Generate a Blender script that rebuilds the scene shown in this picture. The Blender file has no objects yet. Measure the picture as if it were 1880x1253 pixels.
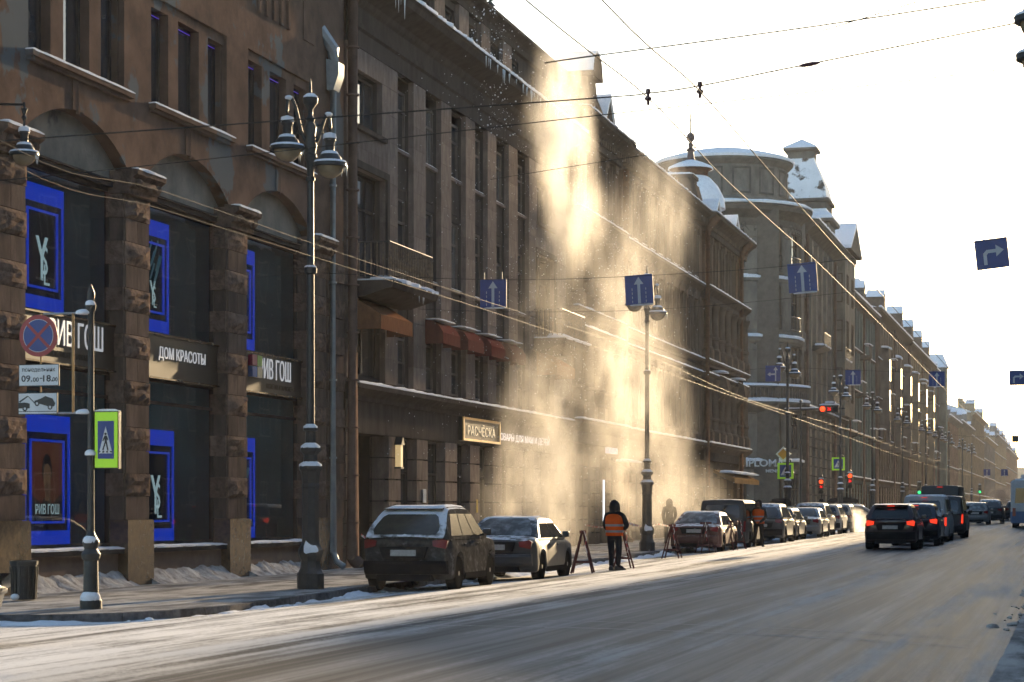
import bpy, bmesh, math, random
from mathutils import Vector, Matrix, noise as mnoise
random.seed(7)
R = math.radians
S = bpy.context.scene
COL = S.collection

# ---------------------------------------------------------------- camera, world, sun, exposure
FPX, CX, HY, CAMH = 3930.0, 940.0, 937.0, 1.68
TH = math.atan(1035.0 / FPX)
ct, st = math.cos(TH), math.sin(TH)
cam = bpy.data.cameras.new('camera')
cam.sensor_width = 36.0
cam.lens = FPX / 1880.0 * 36.0
cam.shift_y = (HY - 626.5) / 1880.0
cam.clip_start = 0.1
cam.clip_end = 5000
cam.dof.use_dof = True
cam.dof.focus_distance = 55.0
cam.dof.aperture_fstop = 4.0
camo = bpy.data.objects.new('camera', cam)
COL.objects.link(camo)
camo.location = (0, 0, CAMH)
camo.rotation_euler = (R(90), 0, TH)
S.camera = camo

SUN_AZ, SUN_EL = R(5.4), R(11.0)          # azimuth to the right of the street direction (+Y)
sunv = Vector((math.sin(SUN_AZ) * math.cos(SUN_EL), math.cos(SUN_AZ) * math.cos(SUN_EL), math.sin(SUN_EL)))
W = bpy.data.worlds.new('World')
S.world = W
W.use_nodes = True
wn = W.node_tree
sky = wn.nodes.new('ShaderNodeTexSky')
sky.sky_type = 'NISHITA'
sky.sun_disc = False
sky.sun_elevation = SUN_EL
sky.sun_rotation = SUN_AZ
sky.air_density = 1.0
sky.dust_density = 0.7
sky.ozone_density = 1.3
wn.nodes['Background'].inputs[1].default_value = 0.15
wn.links.new(sky.outputs[0], wn.nodes['Background'].inputs[0])
sl = bpy.data.lights.new('sun', 'SUN')
sl.energy = 5.0
sl.angle = R(0.5)
sl.color = (1.0, 0.74, 0.43)
so = bpy.data.objects.new('sun', sl)
COL.objects.link(so)
so.rotation_euler = (-sunv).to_track_quat('-Z', 'Y').to_euler()
so.location = (0, 0, 60)

vs = S.view_settings
vs.view_transform = 'Standard'
vs.look = 'None'
vs.exposure = 1.22
vs.gamma = 1.0
vs.use_curve_mapping = False
cy = S.cycles
cy.use_denoising = True
cy.max_bounces = 5
cy.use_adaptive_sampling = True
cy.adaptive_threshold = 0.05
cy.diffuse_bounces = 2
cy.glossy_bounces = 3
cy.transmission_bounces = 4
cy.transparent_max_bounces = 12
cy.volume_bounces = 1
cy.volume_step_rate = 1.0
cy.volume_max_steps = 128
cy.caustics_reflective = False
cy.caustics_refractive = False
cy.sample_clamp_indirect = 6.0

# ---------------------------------------------------------------- measuring helpers (a facade plane x = X, ground profile)
XF = -18.6
def gy(px, X=XF):
    r = (px - CX) / FPX
    return (-r * X * st - X * ct) / (st - r * ct)
def fz(px, py, X=XF):
    d = -X * st + gy(px, X) * ct
    return CAMH + (HY - py) * d / FPX
def gz(y):                                  # the street climbs gently beyond the first block
    return 0.0055 * max(0.0, min(y, 700.0) - 52.0)
def rz(x, y):                               # road surface: cambered between the kerbs
    return gz(y) + 0.2 * max(0.0, 1.0 - ((x + 7.3) / 6.5) ** 2)
def xat(px, y):                             # lateral position on the plane across the street at y
    r = (px - CX) / FPX
    return y * (r * ct - st) / (ct + r * st)
def zat(px, py, y):
    d = -xat(px, y) * st + y * ct
    return CAMH + (HY - py) * d / FPX

# ---------------------------------------------------------------- materials
def nodes_of(m):
    m.use_nodes = True
    nt = m.node_tree
    return nt, nt.nodes['Principled BSDF']
MATS = {}
def mat(name, c1, c2=None, scale=3.0, rough=0.8, bump=0.0, bscale=20.0, metal=0.0, spec=0.5, stain=None, stain_scale=0.6, stain_at=0.55, stain_w=0.06,
        snow=None, stretch=None, obj=False, detail=6.0, coat=0.0, c1pos=(0.35, 0.65), rand=0.0, rvar=0.0):
    if name in MATS: return MATS[name]
    m = bpy.data.materials.new(name)
    MATS[name] = m
    nt, b = nodes_of(m)
    N, L = nt.nodes.new, nt.links.new
    if obj:
        tc = N('ShaderNodeTexCoord'); vec = tc.outputs['Object']
    else:
        ge = N('ShaderNodeNewGeometry'); vec = ge.outputs['Position']
    if stretch:
        mp = N('ShaderNodeMapping'); mp.inputs['Scale'].default_value = stretch
        L(vec, mp.inputs['Vector']); vec = mp.outputs[0]
    n1 = N('ShaderNodeTexNoise'); n1.inputs['Scale'].default_value = scale; n1.inputs['Detail'].default_value = detail
    n1.inputs['Roughness'].default_value = 0.65
    L(vec, n1.inputs['Vector'])
    rp = N('ShaderNodeValToRGB')
    rp.color_ramp.elements[0].position = c1pos[0]; rp.color_ramp.elements[1].position = c1pos[1]
    c2 = c2 or tuple(x * 0.72 for x in c1)
    rp.color_ramp.elements[0].color = (*c2, 1); rp.color_ramp.elements[1].color = (*c1, 1)
    L(n1.outputs[0], rp.inputs[0])
    col = rp.outputs[0]
    def mix(fac, a, bcol):
        mx = N('ShaderNodeMix'); mx.data_type = 'RGBA'
        L(fac, mx.inputs[0]); L(a, mx.inputs[6])
        if isinstance(bcol, tuple): mx.inputs[7].default_value = (*bcol, 1)
        else: L(bcol, mx.inputs[7])
        return mx.outputs[2]
    if rand:
        oi = N('ShaderNodeObjectInfo'); hs = N('ShaderNodeHueSaturation')
        mr = N('ShaderNodeMapRange'); mr.inputs[3].default_value = 1 - rand; mr.inputs[4].default_value = 1 + rand
        L(oi.outputs['Random'], mr.inputs[0]); L(mr.outputs[0], hs.inputs['Value']); L(col, hs.inputs['Color']); col = hs.outputs[0]
    if stain:
        n2 = N('ShaderNodeTexNoise'); n2.inputs['Scale'].default_value = stain_scale; n2.inputs['Detail'].default_value = 8; n2.inputs['Roughness'].default_value = 0.6
        L(vec, n2.inputs['Vector'])
        r2 = N('ShaderNodeMapRange'); r2.inputs[1].default_value = stain_at; r2.inputs[2].default_value = stain_at + stain_w
        L(n2.outputs[0], r2.inputs[0]); col = mix(r2.outputs[0], col, stain)
    if snow is not None:
        g2 = N('ShaderNodeNewGeometry'); sx = N('ShaderNodeSeparateXYZ'); L(g2.outputs['Normal'], sx.inputs[0])
        n3 = N('ShaderNodeTexNoise'); n3.inputs['Scale'].default_value = 5; n3.inputs['Detail'].default_value = 6; L(vec, n3.inputs['Vector'])
        ad = N('ShaderNodeMath'); ad.operation = 'MULTIPLY_ADD'; ad.inputs[1].default_value = 0.9
        L(n3.outputs[0], ad.inputs[0]); L(sx.outputs[2], ad.inputs[2])
        r3 = N('ShaderNodeMapRange'); r3.inputs[1].default_value = snow; r3.inputs[2].default_value = snow + 0.18
        L(ad.outputs[0], r3.inputs[0]); col = mix(r3.outputs[0], col, (0.72, 0.74, 0.78))
        mm = N('ShaderNodeMix'); L(r3.outputs[0], mm.inputs[0]); mm.inputs[2].default_value = rough; mm.inputs[3].default_value = 0.8
        L(mm.outputs[0], b.inputs['Roughness'])
    else:
        b.inputs['Roughness'].default_value = rough
        if rvar:
            rr = N('ShaderNodeMapRange'); rr.inputs[3].default_value = rough - rvar; rr.inputs[4].default_value = rough + rvar
            L(n1.outputs[0], rr.inputs[0]); L(rr.outputs[0], b.inputs['Roughness'])
    L(col, b.inputs['Base Color'])
    b.inputs['Metallic'].default_value = metal
    b.inputs['Specular IOR Level'].default_value = spec if (rough < .55 or spec != .5) else 0.0
    if coat: b.inputs['Coat Weight'].default_value = coat; b.inputs['Coat Roughness'].default_value = 0.15
    if bump:
        nb = N('ShaderNodeTexNoise'); nb.inputs['Scale'].default_value = bscale; nb.inputs['Detail'].default_value = 5
        L(vec, nb.inputs['Vector'])
        bp = N('ShaderNodeBump'); bp.inputs['Strength'].default_value = bump; bp.inputs['Distance'].default_value = 0.03
        L(nb.outputs[0], bp.inputs['Height']); L(bp.outputs[0], b.inputs['Normal'])
    return m
def emit(name, c, s):
    if name in MATS: return MATS[name]
    m = bpy.data.materials.new(name); MATS[name] = m
    nt, b = nodes_of(m)
    b.inputs['Base Color'].default_value = (*[x * 0.3 for x in c], 1)
    b.inputs['Emission Color'].default_value = (*c, 1); b.inputs['Emission Strength'].default_value = s * 0.42
    return m
def shopglass(name, tint=(0.55, 0.68, 0.72), rough=0.02):
    if name in MATS: return MATS[name]
    m = bpy.data.materials.new(name); MATS[name] = m
    m.use_nodes = True; nt = m.node_tree; nt.nodes.clear(); N, L = nt.nodes.new, nt.links.new
    o = N('ShaderNodeOutputMaterial'); mx = N('ShaderNodeMixShader'); t = N('ShaderNodeBsdfTransparent'); g = N('ShaderNodeBsdfGlossy')
    t.inputs[0].default_value = (*tint, 1); g.inputs['Roughness'].default_value = rough; g.inputs[0].default_value = (0.9, 0.95, 1, 1)
    fr = N('ShaderNodeFresnel'); fr.inputs[0].default_value = 1.5
    ge = N('ShaderNodeNewGeometry'); nz = N('ShaderNodeTexNoise'); nz.inputs['Scale'].default_value = 0.45
    L(ge.outputs['Position'], nz.inputs[0]); bp = N('ShaderNodeBump'); bp.inputs['Strength'].default_value = 0.12; bp.inputs['Distance'].default_value = 0.05
    L(nz.outputs[0], bp.inputs['Height']); L(bp.outputs[0], g.inputs['Normal'])
    L(fr.outputs[0], mx.inputs[0]); L(t.outputs[0], mx.inputs[1]); L(g.outputs[0], mx.inputs[2]); L(mx.outputs[0], o.inputs[0])
    return m

M_SNOW = mat('snow', (0.80, 0.82, 0.86), (0.70, 0.72, 0.77), scale=6, rough=0.75, bump=0.5, bscale=14)
M_ICE = mat('ice', (0.75, 0.8, 0.85), (0.6, 0.68, 0.75), scale=8, rough=0.2)
M_DSNOW = mat('dirty_snow', (0.55, 0.54, 0.53), (0.22, 0.20, 0.19), scale=4, rough=0.85, bump=0.8, bscale=18)
M_PANE = mat('window_glass', (0.05, 0.056, 0.06), (0.025, 0.03, 0.033), scale=0.8, rough=0.06, spec=0.6, bump=0.05, bscale=0.9)
M_PANEB = mat('window_glass_clear', (0.05, 0.06, 0.07), (0.02, 0.025, 0.03), scale=0.5, rough=0.03, spec=0.8)
M_CURT = mat('curtained_glass', (0.16, 0.16, 0.15), (0.07, 0.07, 0.07), scale=2.0, rough=0.12, stretch=(6, 6, 0.3), spec=0.6)
M_BLACK = mat('black_metal', (0.020, 0.022, 0.024), (0.012, 0.013, 0.014), scale=6, rough=0.42, spec=0.5)
M_IRON = mat('painted_iron', (0.030, 0.033, 0.034), (0.015, 0.017, 0.018), scale=9, rough=0.5, bump=0.15, bscale=30)
M_GALV = mat('galvanised_metal', (0.34, 0.35, 0.36), (0.22, 0.23, 0.24), scale=5, rough=0.45, metal=0.6)
M_DARK = mat('dark_interior', (0.02, 0.022, 0.024), rough=0.9)
M_WIRE = mat('wire', (0.05, 0.048, 0.045), rough=0.6)
M_FRAME = mat('dark_frame', (0.05, 0.047, 0.045), (0.03, 0.028, 0.027), rough=0.6)
M_GFRAME = mat('grey_frame', (0.15, 0.135, 0.12), (0.10, 0.09, 0.08), rough=0.6)
M_WFRAME = mat('brown_frame', (0.10, 0.075, 0.055), (0.06, 0.045, 0.035), rough=0.6)

# ---------------------------------------------------------------- mesh helpers
ORG = {}
class MB:
    def __init__(s): s.v = []; s.f = []; s.m = []
    def poly(s, pts, m=0):
        i = len(s.v); s.v += [tuple(p) for p in pts]; s.f.append(tuple(range(i, i + len(pts)))); s.m.append(m)
    def box(s, x0, x1, y0, y1, z0, z1, m=0):
        i = len(s.v)
        s.v += [(x0, y0, z0), (x1, y0, z0), (x1, y1, z0), (x0, y1, z0), (x0, y0, z1), (x1, y0, z1), (x1, y1, z1), (x0, y1, z1)]
        for q in ((0, 3, 2, 1), (4, 5, 6, 7), (0, 1, 5, 4), (1, 2, 6, 5), (2, 3, 7, 6), (3, 0, 4, 7)):
            s.f.append(tuple(i + k for k in q)); s.m.append(m)
        return s
    def prism(s, pts, axis, a0, a1, m=0):
        def P(p, a):
            return {'x': (a, p[0], p[1]), 'y': (p[0], a, p[1]), 'z': (p[0], p[1], a)}[axis]
        n = len(pts); i = len(s.v)
        s.v += [P(p, a0) for p in pts] + [P(p, a1) for p in pts]
        s.f.append(tuple(i + k for k in range(n))[::-1]); s.m.append(m)
        s.f.append(tuple(i + n + k for k in range(n))); s.m.append(m)
        for k in range(n):
            k2 = (k + 1) % n; s.f.append((i + k, i + k2, i + n + k2, i + n + k)); s.m.append(m)
        return s
    def rings(s, rs, closed=True, cap=True, m=0):
        n = len(rs[0]); i = len(s.v)
        for r in rs: s.v += [tuple(p) for p in r]
        for a in range(len(rs) - 1):
            for k in range(n if closed else n - 1):
                k2 = (k + 1) % n
                s.f.append((i + a * n + k, i + a * n + k2, i + (a + 1) * n + k2, i + (a + 1) * n + k)); s.m.append(m)
        if cap and closed:
            s.f.append(tuple(i + k for k in range(n))[::-1]); s.m.append(m)
            s.f.append(tuple(i + (len(rs) - 1) * n + k for k in range(n))); s.m.append(m)
        return s
    def lathe(s, cx, cy, prof, n=16, m=0, a0=0.0, a1=2 * math.pi):
        full = abs(a1 - a0 - 2 * math.pi) < 1e-6
        rs = []
        for r, z in prof:
            rs.append([(cx + max(r, 0.001) * math.cos(a0 + (a1 - a0) * k / (n if full else n - 1)), cy + max(r, 0.001) * math.sin(a0 + (a1 - a0) * k / (n if full else n - 1)), z) for k in range(n)])
        return s.rings(rs, closed=full, cap=full, m=m)
    def tube(s, pts, r, n=8, m=0, rads=None):
        pts = [Vector(p) for p in pts]; rs = []
        up = Vector((0, 0, 1))
        for i, p in enumerate(pts):
            a = pts[max(0, i - 1)]; b = pts[min(len(pts) - 1, i + 1)]
            t = (b - a).normalized()
            u = t.cross(up)
            if u.length < 1e-3: u = t.cross(Vector((0, 1, 0)))
            u.normalize(); w = u.cross(t); rr = rads[i] if rads else r
            rs.append([p + (u * math.cos(2 * math.pi * k / n) + w * math.sin(2 * math.pi * k / n)) * rr for k in range(n)])
        return s.rings(rs, m=m)
    def bar(s, a, b, w, h=None, m=0):
        a, b = Vector(a), Vector(b); h = h or w
        t = (b - a).normalized(); u = t.cross(Vector((0, 0, 1)))
        if u.length < 1e-3: u = Vector((1, 0, 0))
        u.normalize(); n = u.cross(t)
        rs = [[p + u * w / 2 * q[0] + n * h / 2 * q[1] for q in ((-1, -1), (1, -1), (1, 1), (-1, 1))] for p in (a, b)]
        return s.rings(rs, m=m)
    def ball(s, c, r, n=12, k=8, sz=1.0, m=0, t0=0.0, t1=math.pi):
        prof = []
        for i in range(k + 1):
            t = t1 + (t0 - t1) * i / k
            prof.append((r * math.sin(t), c[2] + r * sz * math.cos(t)))
        return s.lathe(c[0], c[1], prof, n, m)
    def mesh(s, name, org=(0, 0, 0), smooth=None):
        me = bpy.data.meshes.new(name)
        ox, oy, oz = org
        me.from_pydata([(v[0] - ox, v[1] - oy, v[2] - oz) for v in s.v], [], s.f)
        if any(s.m): me.polygons.foreach_set('material_index', s.m)
        if smooth is not None:
            me.polygons.foreach_set('use_smooth', [True] * len(me.polygons))
            if smooth < 179: me.set_sharp_from_angle(angle=R(smooth))
        me.update()
        return me
    def build(s, name, mats, parent=None, smooth=None, loc=None, kind=None, bevel=0.0):
        org = ORG[parent.name] if parent is not None else Vector(loc or (0, 0, 0))
        me = s.mesh(name, org, smooth)
        o = link(name, me, mats, parent, None if parent is not None else org)
        if kind: o['kind'] = kind
        if bevel:
            md = o.modifiers.new('bevel', 'BEVEL'); md.width = bevel; md.segments = 2; md.limit_method = 'ANGLE'; md.angle_limit = R(40)
        return o
def link(name, me, mats, parent=None, loc=None):
    o = bpy.data.objects.new(name, me); COL.objects.link(o)
    if mats is not None and len(me.materials) == 0:
        for m in (mats if isinstance(mats, (list, tuple)) else [mats]): me.materials.append(m)
    if parent is not None:
        o.parent = parent; ORG[o.name] = ORG[parent.name]
        if loc is not None: o.location = Vector(loc) - ORG[parent.name]
    else:
        o.location = loc or (0, 0, 0); ORG[o.name] = Vector(o.location)
    return o
def thing(name, label, cat, loc=(0, 0, 0), rotz=0.0, group=None):
    o = bpy.data.objects.new(name, None); COL.objects.link(o); o.empty_display_size = 0.2
    o.location = loc; o.rotation_euler = (0, 0, rotz); o['label'] = label; o['category'] = cat
    if group: o['group'] = group
    ORG[o.name] = Vector((0, 0, 0)) if rotz else Vector(loc)
    return o
def local_thing(name, label, cat, group=None):            # parts are built round the origin, then the root is moved
    return thing(name, label, cat, (0, 0, 0), 0.0, group)
def place(o, loc, rotz=0.0):
    o.location = loc; o.rotation_euler = (0, 0, rotz); return o
def tag(o, label, cat, group=None):
    o['label'] = label; o['category'] = cat
    if group: o['group'] = group
    return o
def struct(o): o['kind'] = 'structure'; return o
def dup(root, loc, rotz, label, group=None):
    r = root.copy(); COL.objects.link(r); r.location = loc; r.rotation_euler = (0, 0, rotz); r['label'] = label
    if group: r['group'] = group
    for ch in list(root.children):
        c = ch.copy(); COL.objects.link(c); c.parent = r
        for g in ch.children:
            d = g.copy(); COL.objects.link(d); d.parent = c
    return r
CACHE = {}
def cached(key, fn):
    if key not in CACHE: CACHE[key] = fn()
    return CACHE[key]

def text_mesh(s, w, h, ext=0.0, bold=0.0):
    cu = bpy.data.curves.new('lettering', 'FONT'); cu.body = s; cu.size = 1.0; cu.extrude = 0.0; cu.offset = bold; cu.resolution_u = 3
    ob = bpy.data.objects.new('lettering', cu); COL.objects.link(ob)
    dg = bpy.context.evaluated_depsgraph_get()
    me = bpy.data.meshes.new_from_object(ob.evaluated_get(dg))
    bpy.data.objects.remove(ob); bpy.data.curves.remove(cu)
    xs = [v.co.x for v in me.vertices]; ys = [v.co.y for v in me.vertices]
    x0, x1, y0, y1 = min(xs), max(xs), min(ys), max(ys)
    kx = w / (x1 - x0) if w else None; ky = h / (y1 - y0) if h else None
    kx = kx or ky; ky = ky or kx
    for v in me.vertices: v.co.x = (v.co.x - x0) * kx; v.co.y = (v.co.y - y0) * ky; v.co.z = 0
    if ext:
        bm = bmesh.new(); bm.from_mesh(me)
        r = bmesh.ops.extrude_face_region(bm, geom=bm.faces[:])
        for e in r['geom']:
            if isinstance(e, bmesh.types.BMVert): e.co.z += ext
        bm.to_mesh(me); bm.free()
    return me
FACE_X = Matrix(((0, 0, 1), (1, 0, 0), (0, 1, 0))).to_4x4()       # text x -> +Y, y -> +Z, normal +X
FACE_Y = Matrix(((1, 0, 0), (0, 0, -1), (0, 1, 0))).to_4x4()      # text x -> +X, y -> +Z, normal -Y
def lettering(name, s, w, h, loc, face, m, parent=None, ext=0.02, bold=0.0):
    me = text_mesh(s, w, h, ext, bold); me.transform(face)
    return link(name, me, m, parent, loc)

def hsh(*a):
    return mnoise.noise(Vector((a + (0.0, 0.0, 0.0))[:3]))
def snow_ridge(mb, p0, p1, w, h, side=Vector((1, 0, 0)), n=None, seed=0.0, rag=0.35, m=0):
    p0, p1 = Vector(p0), Vector(p1); L = (p1 - p0).length; n = n or max(3, int(L / 0.22)); side = Vector(side)
    rs = []
    for i in range(n + 1):
        t = i / n; p = p0.lerp(p1, t)
        k = 1 + rag * (hsh(p.x * 1.7 + seed, p.y * 1.7, p.z) + 0.6 * hsh(p.x * 5.1, p.y * 5.1 + seed, p.z))
        k2 = 1 + rag * hsh(p.x * 3.3 + 7 + seed, p.y * 3.3, p.z)
        hh = h * max(0.15, k); ww = w * (0.5 + 0.5 * min(1.2, max(0.4, k2)))
        if i in (0, n): hh *= 0.4
        rs.append([p - side * w * 0.0, p + side * ww * 1.0 + Vector((0, 0, -0.25 * hh)), p + side * ww + Vector((0, 0, hh * 0.45)), p + side * ww * 0.7 + Vector((0, 0, hh * 0.9)), p + side * ww * 0.3 + Vector((0, 0, hh)), p + Vector((0, 0, hh * 0.85))])
    mb.rings(rs, m=m)
def icicles(mb, p0, p1, n, lmax, seed=1):
    rnd = random.Random(seed); p0, p1 = Vector(p0), Vector(p1)
    for i in range(n):
        p = p0.lerp(p1, rnd.random()); l = lmax * (0.25 + 0.75 * rnd.random() ** 2); r = 0.012 + 0.02 * rnd.random() * l / lmax
        mb.lathe(p.x, p.y, [(0.002, p.z - l), (r * 0.6, p.z - l * 0.5), (r * 1.3, p.z), (r, p.z + 0.02)], 6)
# ================================================================ GROUND
KX = -13.8            # kerb line of the left pavement
def sheet(name, xs, ys, zf, m):
    mb = MB(); n = len(xs)
    mb.v = [(x, y, zf(x, y)) for y in ys for x in xs]
    mb.f = [(j * n + i, j * n + i + 1, (j + 1) * n + i + 1, (j + 1) * n + i) for j in range(len(ys) - 1) for i in range(n - 1)]
    mb.m = [0] * len(mb.f)
    return struct(mb.build(name, m))
def road_material():
    m = bpy.data.materials.new('snow_dusted_asphalt'); nt, b = nodes_of(m); N, L = nt.nodes.new, nt.links.new
    ge = N('ShaderNodeNewGeometry'); sx = N('ShaderNodeSeparateXYZ'); L(ge.outputs['Position'], sx.inputs[0])
    def noise(scale, sc, det=6, rough=0.6):
        mp = N('ShaderNodeMapping'); mp.inputs['Scale'].default_value = sc; L(ge.outputs['Position'], mp.inputs[0])
        n = N('ShaderNodeTexNoise'); n.inputs['Scale'].default_value = scale; n.inputs['Detail'].default_value = det; n.inputs['Roughness'].default_value = rough
        L(mp.outputs[0], n.inputs[0]); return n.outputs[0]
    def math_(op, a, c, d=None):
        q = N('ShaderNodeMath'); q.operation = op
        for i, v in enumerate((a, c, d)):
            if v is None: continue
            if isinstance(v, (int, float)): q.inputs[i].default_value = v
            else: L(v, q.inputs[i])
        return q.outputs[0]
    streak = noise(1.0, (1.6, 0.035, 1), 5)           # long tyre-track streaks along the street
    fine = noise(3.0, (1.0, 0.12, 1), 7)
    thin = noise(1.0, (7.0, 0.05, 1), 4, .7)
    patch = noise(0.35, (1, 0.45, 1), 6)
    speck = noise(15, (1, .8, 1), 4, .75)
    # amount of packed snow across the street: heavy at the left kerb, raised further to paint the sunlit band, thin in the lanes
    cr = N('ShaderNodeValToRGB'); e = cr.color_ramp
    mr = N('ShaderNodeMapRange'); mr.inputs[1].default_value = -14.0; mr.inputs[2].default_value = 0.0; L(sx.outputs[0], mr.inputs[0])
    pts = [(0.0, 0.60), (0.10, 0.56), (0.17, 0.50), (0.24, 0.60), (0.33, 0.54), (0.41, 0.52), (0.47, 0.26), (0.53, 0.14), (0.60, 0.18), (0.645, 0.40), (0.70, 0.36), (0.73, 0.16), (0.80, 0.18), (0.85, 0.34), (0.92, 0.30), (0.97, 0.55), (1.0, 0.62)]
    while len(e.elements) < len(pts): e.elements.new(0.5)
    for el, (p, v) in zip(e.elements, pts): el.position = p; el.color = (v, v, v, 1)
    L(mr.outputs[0], cr.inputs[0])
    a = math_('MULTIPLY_ADD', math_('SUBTRACT', streak, 0.5), 1.35, cr.outputs[0])
    a = math_('MULTIPLY_ADD', math_('SUBTRACT', fine, 0.5), 0.85, a)
    a = math_('MULTIPLY_ADD', math_('SUBTRACT', thin, 0.5), 0.6, a)
    a = math_('MULTIPLY_ADD', math_('SUBTRACT', patch, 0.5), 0.6, a)
    a = math_('MULTIPLY_ADD', math_('SUBTRACT', speck, 0.5), 0.7, a)
    f = N('ShaderNodeMapRange'); f.inputs[1].default_value = 0.26; f.inputs[2].default_value = 0.72; f.interpolation_type = 'SMOOTHSTEP'; L(a, f.inputs[0])
    asp = N('ShaderNodeMix'); asp.data_type = 'RGBA'; tk = N('ShaderNodeMapRange'); tk.inputs[1].default_value = .43; tk.inputs[2].default_value = .57; L(math_('MULTIPLY_ADD', thin, .45, math_('MULTIPLY', streak, .55)), tk.inputs[0]); L(tk.outputs[0], asp.inputs[0]); asp.inputs[6].default_value = (0.06, 0.058, 0.056, 1); asp.inputs[7].default_value = (0.19, 0.185, 0.18, 1)
    sc_ = N('ShaderNodeMapRange'); sc_.inputs[1].default_value = -10.4; sc_.inputs[2].default_value = -7.6; sc_.inputs[3].default_value = 1; sc_.inputs[4].default_value = 0; L(sx.outputs[0], sc_.inputs[0])  # paler snow left of the shade edge: sunlight put into the colour
    sm_ = N('ShaderNodeMix'); sm_.data_type = 'RGBA'; L(sc_.outputs[0], sm_.inputs[0]); sm_.inputs[6].default_value = (0.36, 0.355, 0.35, 1); sm_.inputs[7].default_value = (0.76, 0.75, 0.74, 1)
    mx = N('ShaderNodeMix'); mx.data_type = 'RGBA'; L(f.outputs[0], mx.inputs[0]); L(asp.outputs[2], mx.inputs[6]); L(sm_.outputs[2], mx.inputs[7])
    L(mx.outputs[2], b.inputs['Base Color'])
    ro = N('ShaderNodeMapRange'); ro.inputs[3].default_value = 0.62; ro.inputs[4].default_value = 0.8; L(f.outputs[0], ro.inputs[0]); L(ro.outputs[0], b.inputs['Roughness'])
    b.inputs['Specular IOR Level'].default_value = 0.09
    bp = N('ShaderNodeBump'); bp.inputs['Strength'].default_value = 0.35; bp.inputs['Distance'].default_value = 0.02
    L(math_('ADD', a, math_('MULTIPLY', speck, 0.6)), bp.inputs['Height']); L(bp.outputs[0], b.inputs['Normal'])
    return m
M_ROAD = road_material()
YS = [-60, 0, 20, 30, 40, 52, 60, 80, 100, 130, 170, 220, 300, 400, 550, 700, 1500, 3500]
sheet('ground', [-900, -300, -80, -30, 20, 80, 300, 900], [-400] + YS, lambda x, y: gz(y) - 0.06, mat('ground_snow', (0.5, 0.5, 0.52), (0.3, 0.3, 0.31), scale=0.3, rough=0.9))
sheet('road', [-60, -42, -19, -13.8, -12.8, -11.8, -10.8, -9.8, -8.8, -7.8, -6.8, -5.8, -4.8, -3.8, -2.8, -1.8, -0.8, 1.0], YS[:-1], rz, M_ROAD)

# left pavement: outline runs round the corner at the near end
M_PAVE = mat('pavement_dusted', (0.42, 0.41, 0.40), (0.16, 0.155, 0.15), scale=1.6, rough=0.85, bump=0.4, bscale=25, stretch=(1.4, 0.35, 1), c1pos=(0.38, 0.62), stain=(0.12, 0.115, 0.11), stain_scale=0.5, stain_at=0.56)
kerb = [(-30, 28.2), (-18, 28.15), (-15.6, 28.25), (-14.5, 28.6), (-13.7, 29.3), (-13.25, 30.4), (-13.1, 32), (-13.25, 35), (-13.5, 38.5), (-13.7, 42), (-13.8, 46)]
y = 46.0
while y < 126.0:
    y += 4.0; kerb.append((KX, min(y, 126.5)))
kerb += [(-14.2, 129.0), (-15.5, 130.6), (-18.0, 131.2), (-30, 131.2)]
mb = MB()
for (a, b_) in zip(kerb[:-1], kerb[1:]):
    z0, z1 = gz(a[1]) + 0.15, gz(b_[1]) + 0.15
    if a[0] > -29 or b_[0] > -29:
        mb.poly([(a[0] - 0.13, a[1], z0), (b_[0] - 0.13, b_[1], z1), (-32, b_[1] if b_[1] > 29 and b_[1] < 131 else max(29.0, min(130.6, b_[1])), z1), (-32, max(29.0, min(130.6, a[1])), z0)][::-1])
pave = struct(mb.build('pavement', M_PAVE))
# kerb stones, each its own block
M_KERB = mat('kerb_granite', (0.17, 0.165, 0.165), (0.08, 0.078, 0.078), scale=7, rough=0.75, bump=0.3, bscale=40, rand=0.25)
pl = []
for a, b_ in zip(kerb[:-1], kerb[1:]):
    n = max(1, round((Vector(b_) - Vector(a)).length / 1.0))
    for i in range(n): pl.append(Vector(a).lerp(Vector(b_), i / n))
pl.append(Vector(kerb[-1]))
for a, b_ in zip(pl[:-1], pl[1:]):
    d = b_ - a; L_ = d.length; ang = math.atan2(d.y, d.x)
    k = round(L_, 2)
    def mk():
        q = MB(); q.box(0.008, k - 0.008, 0.0, 0.15, -0.12, 0.150); return q.mesh('kerb_stone')
    me = cached(('kerb', k), mk)
    o = link('kerb_stone', me, M_KERB, pave, (a.x, a.y, gz(a.y) + 0.004 + random.uniform(-0.006, 0.006)))
    o.rotation_euler = (0, 0, ang)
# pavement beyond the cross street and the right pavement beside the camera
def pavebox(name, x0, x1, y0, y1, m=M_PAVE):
    mb = MB(); ys = [y0]
    while ys[-1] < y1: ys.append(min(y1, ys[-1] + 20))
    for a, b_ in zip(ys[:-1], ys[1:]):
        mb.poly([(x0, a, gz(a) + .15), (x1, a, gz(a) + .15), (x1, b_, gz(b_) + .15), (x0, b_, gz(b_) + .15)])
        for x, fl in ((x0, 0), (x1, 1)):
            p = [(x, a, gz(a) - .1), (x, b_, gz(b_) - .1), (x, b_, gz(b_) + .15), (x, a, gz(a) + .15)]
            mb.poly(p if fl else p[::-1])
    mb.poly([(x0, y0, gz(y0) - .1), (x1, y0, gz(y0) - .1), (x1, y0, gz(y0) + .15), (x0, y0, gz(y0) + .15)])
    return struct(mb.build(name, m))
pavebox('pavement_far', -19.5, KX, 143.5, 306)
pavebox('pavement_farther', -19.5, KX, 322, 700)
pavebox('pavement_right', -0.75, 5.0, -20, 700)
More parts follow.
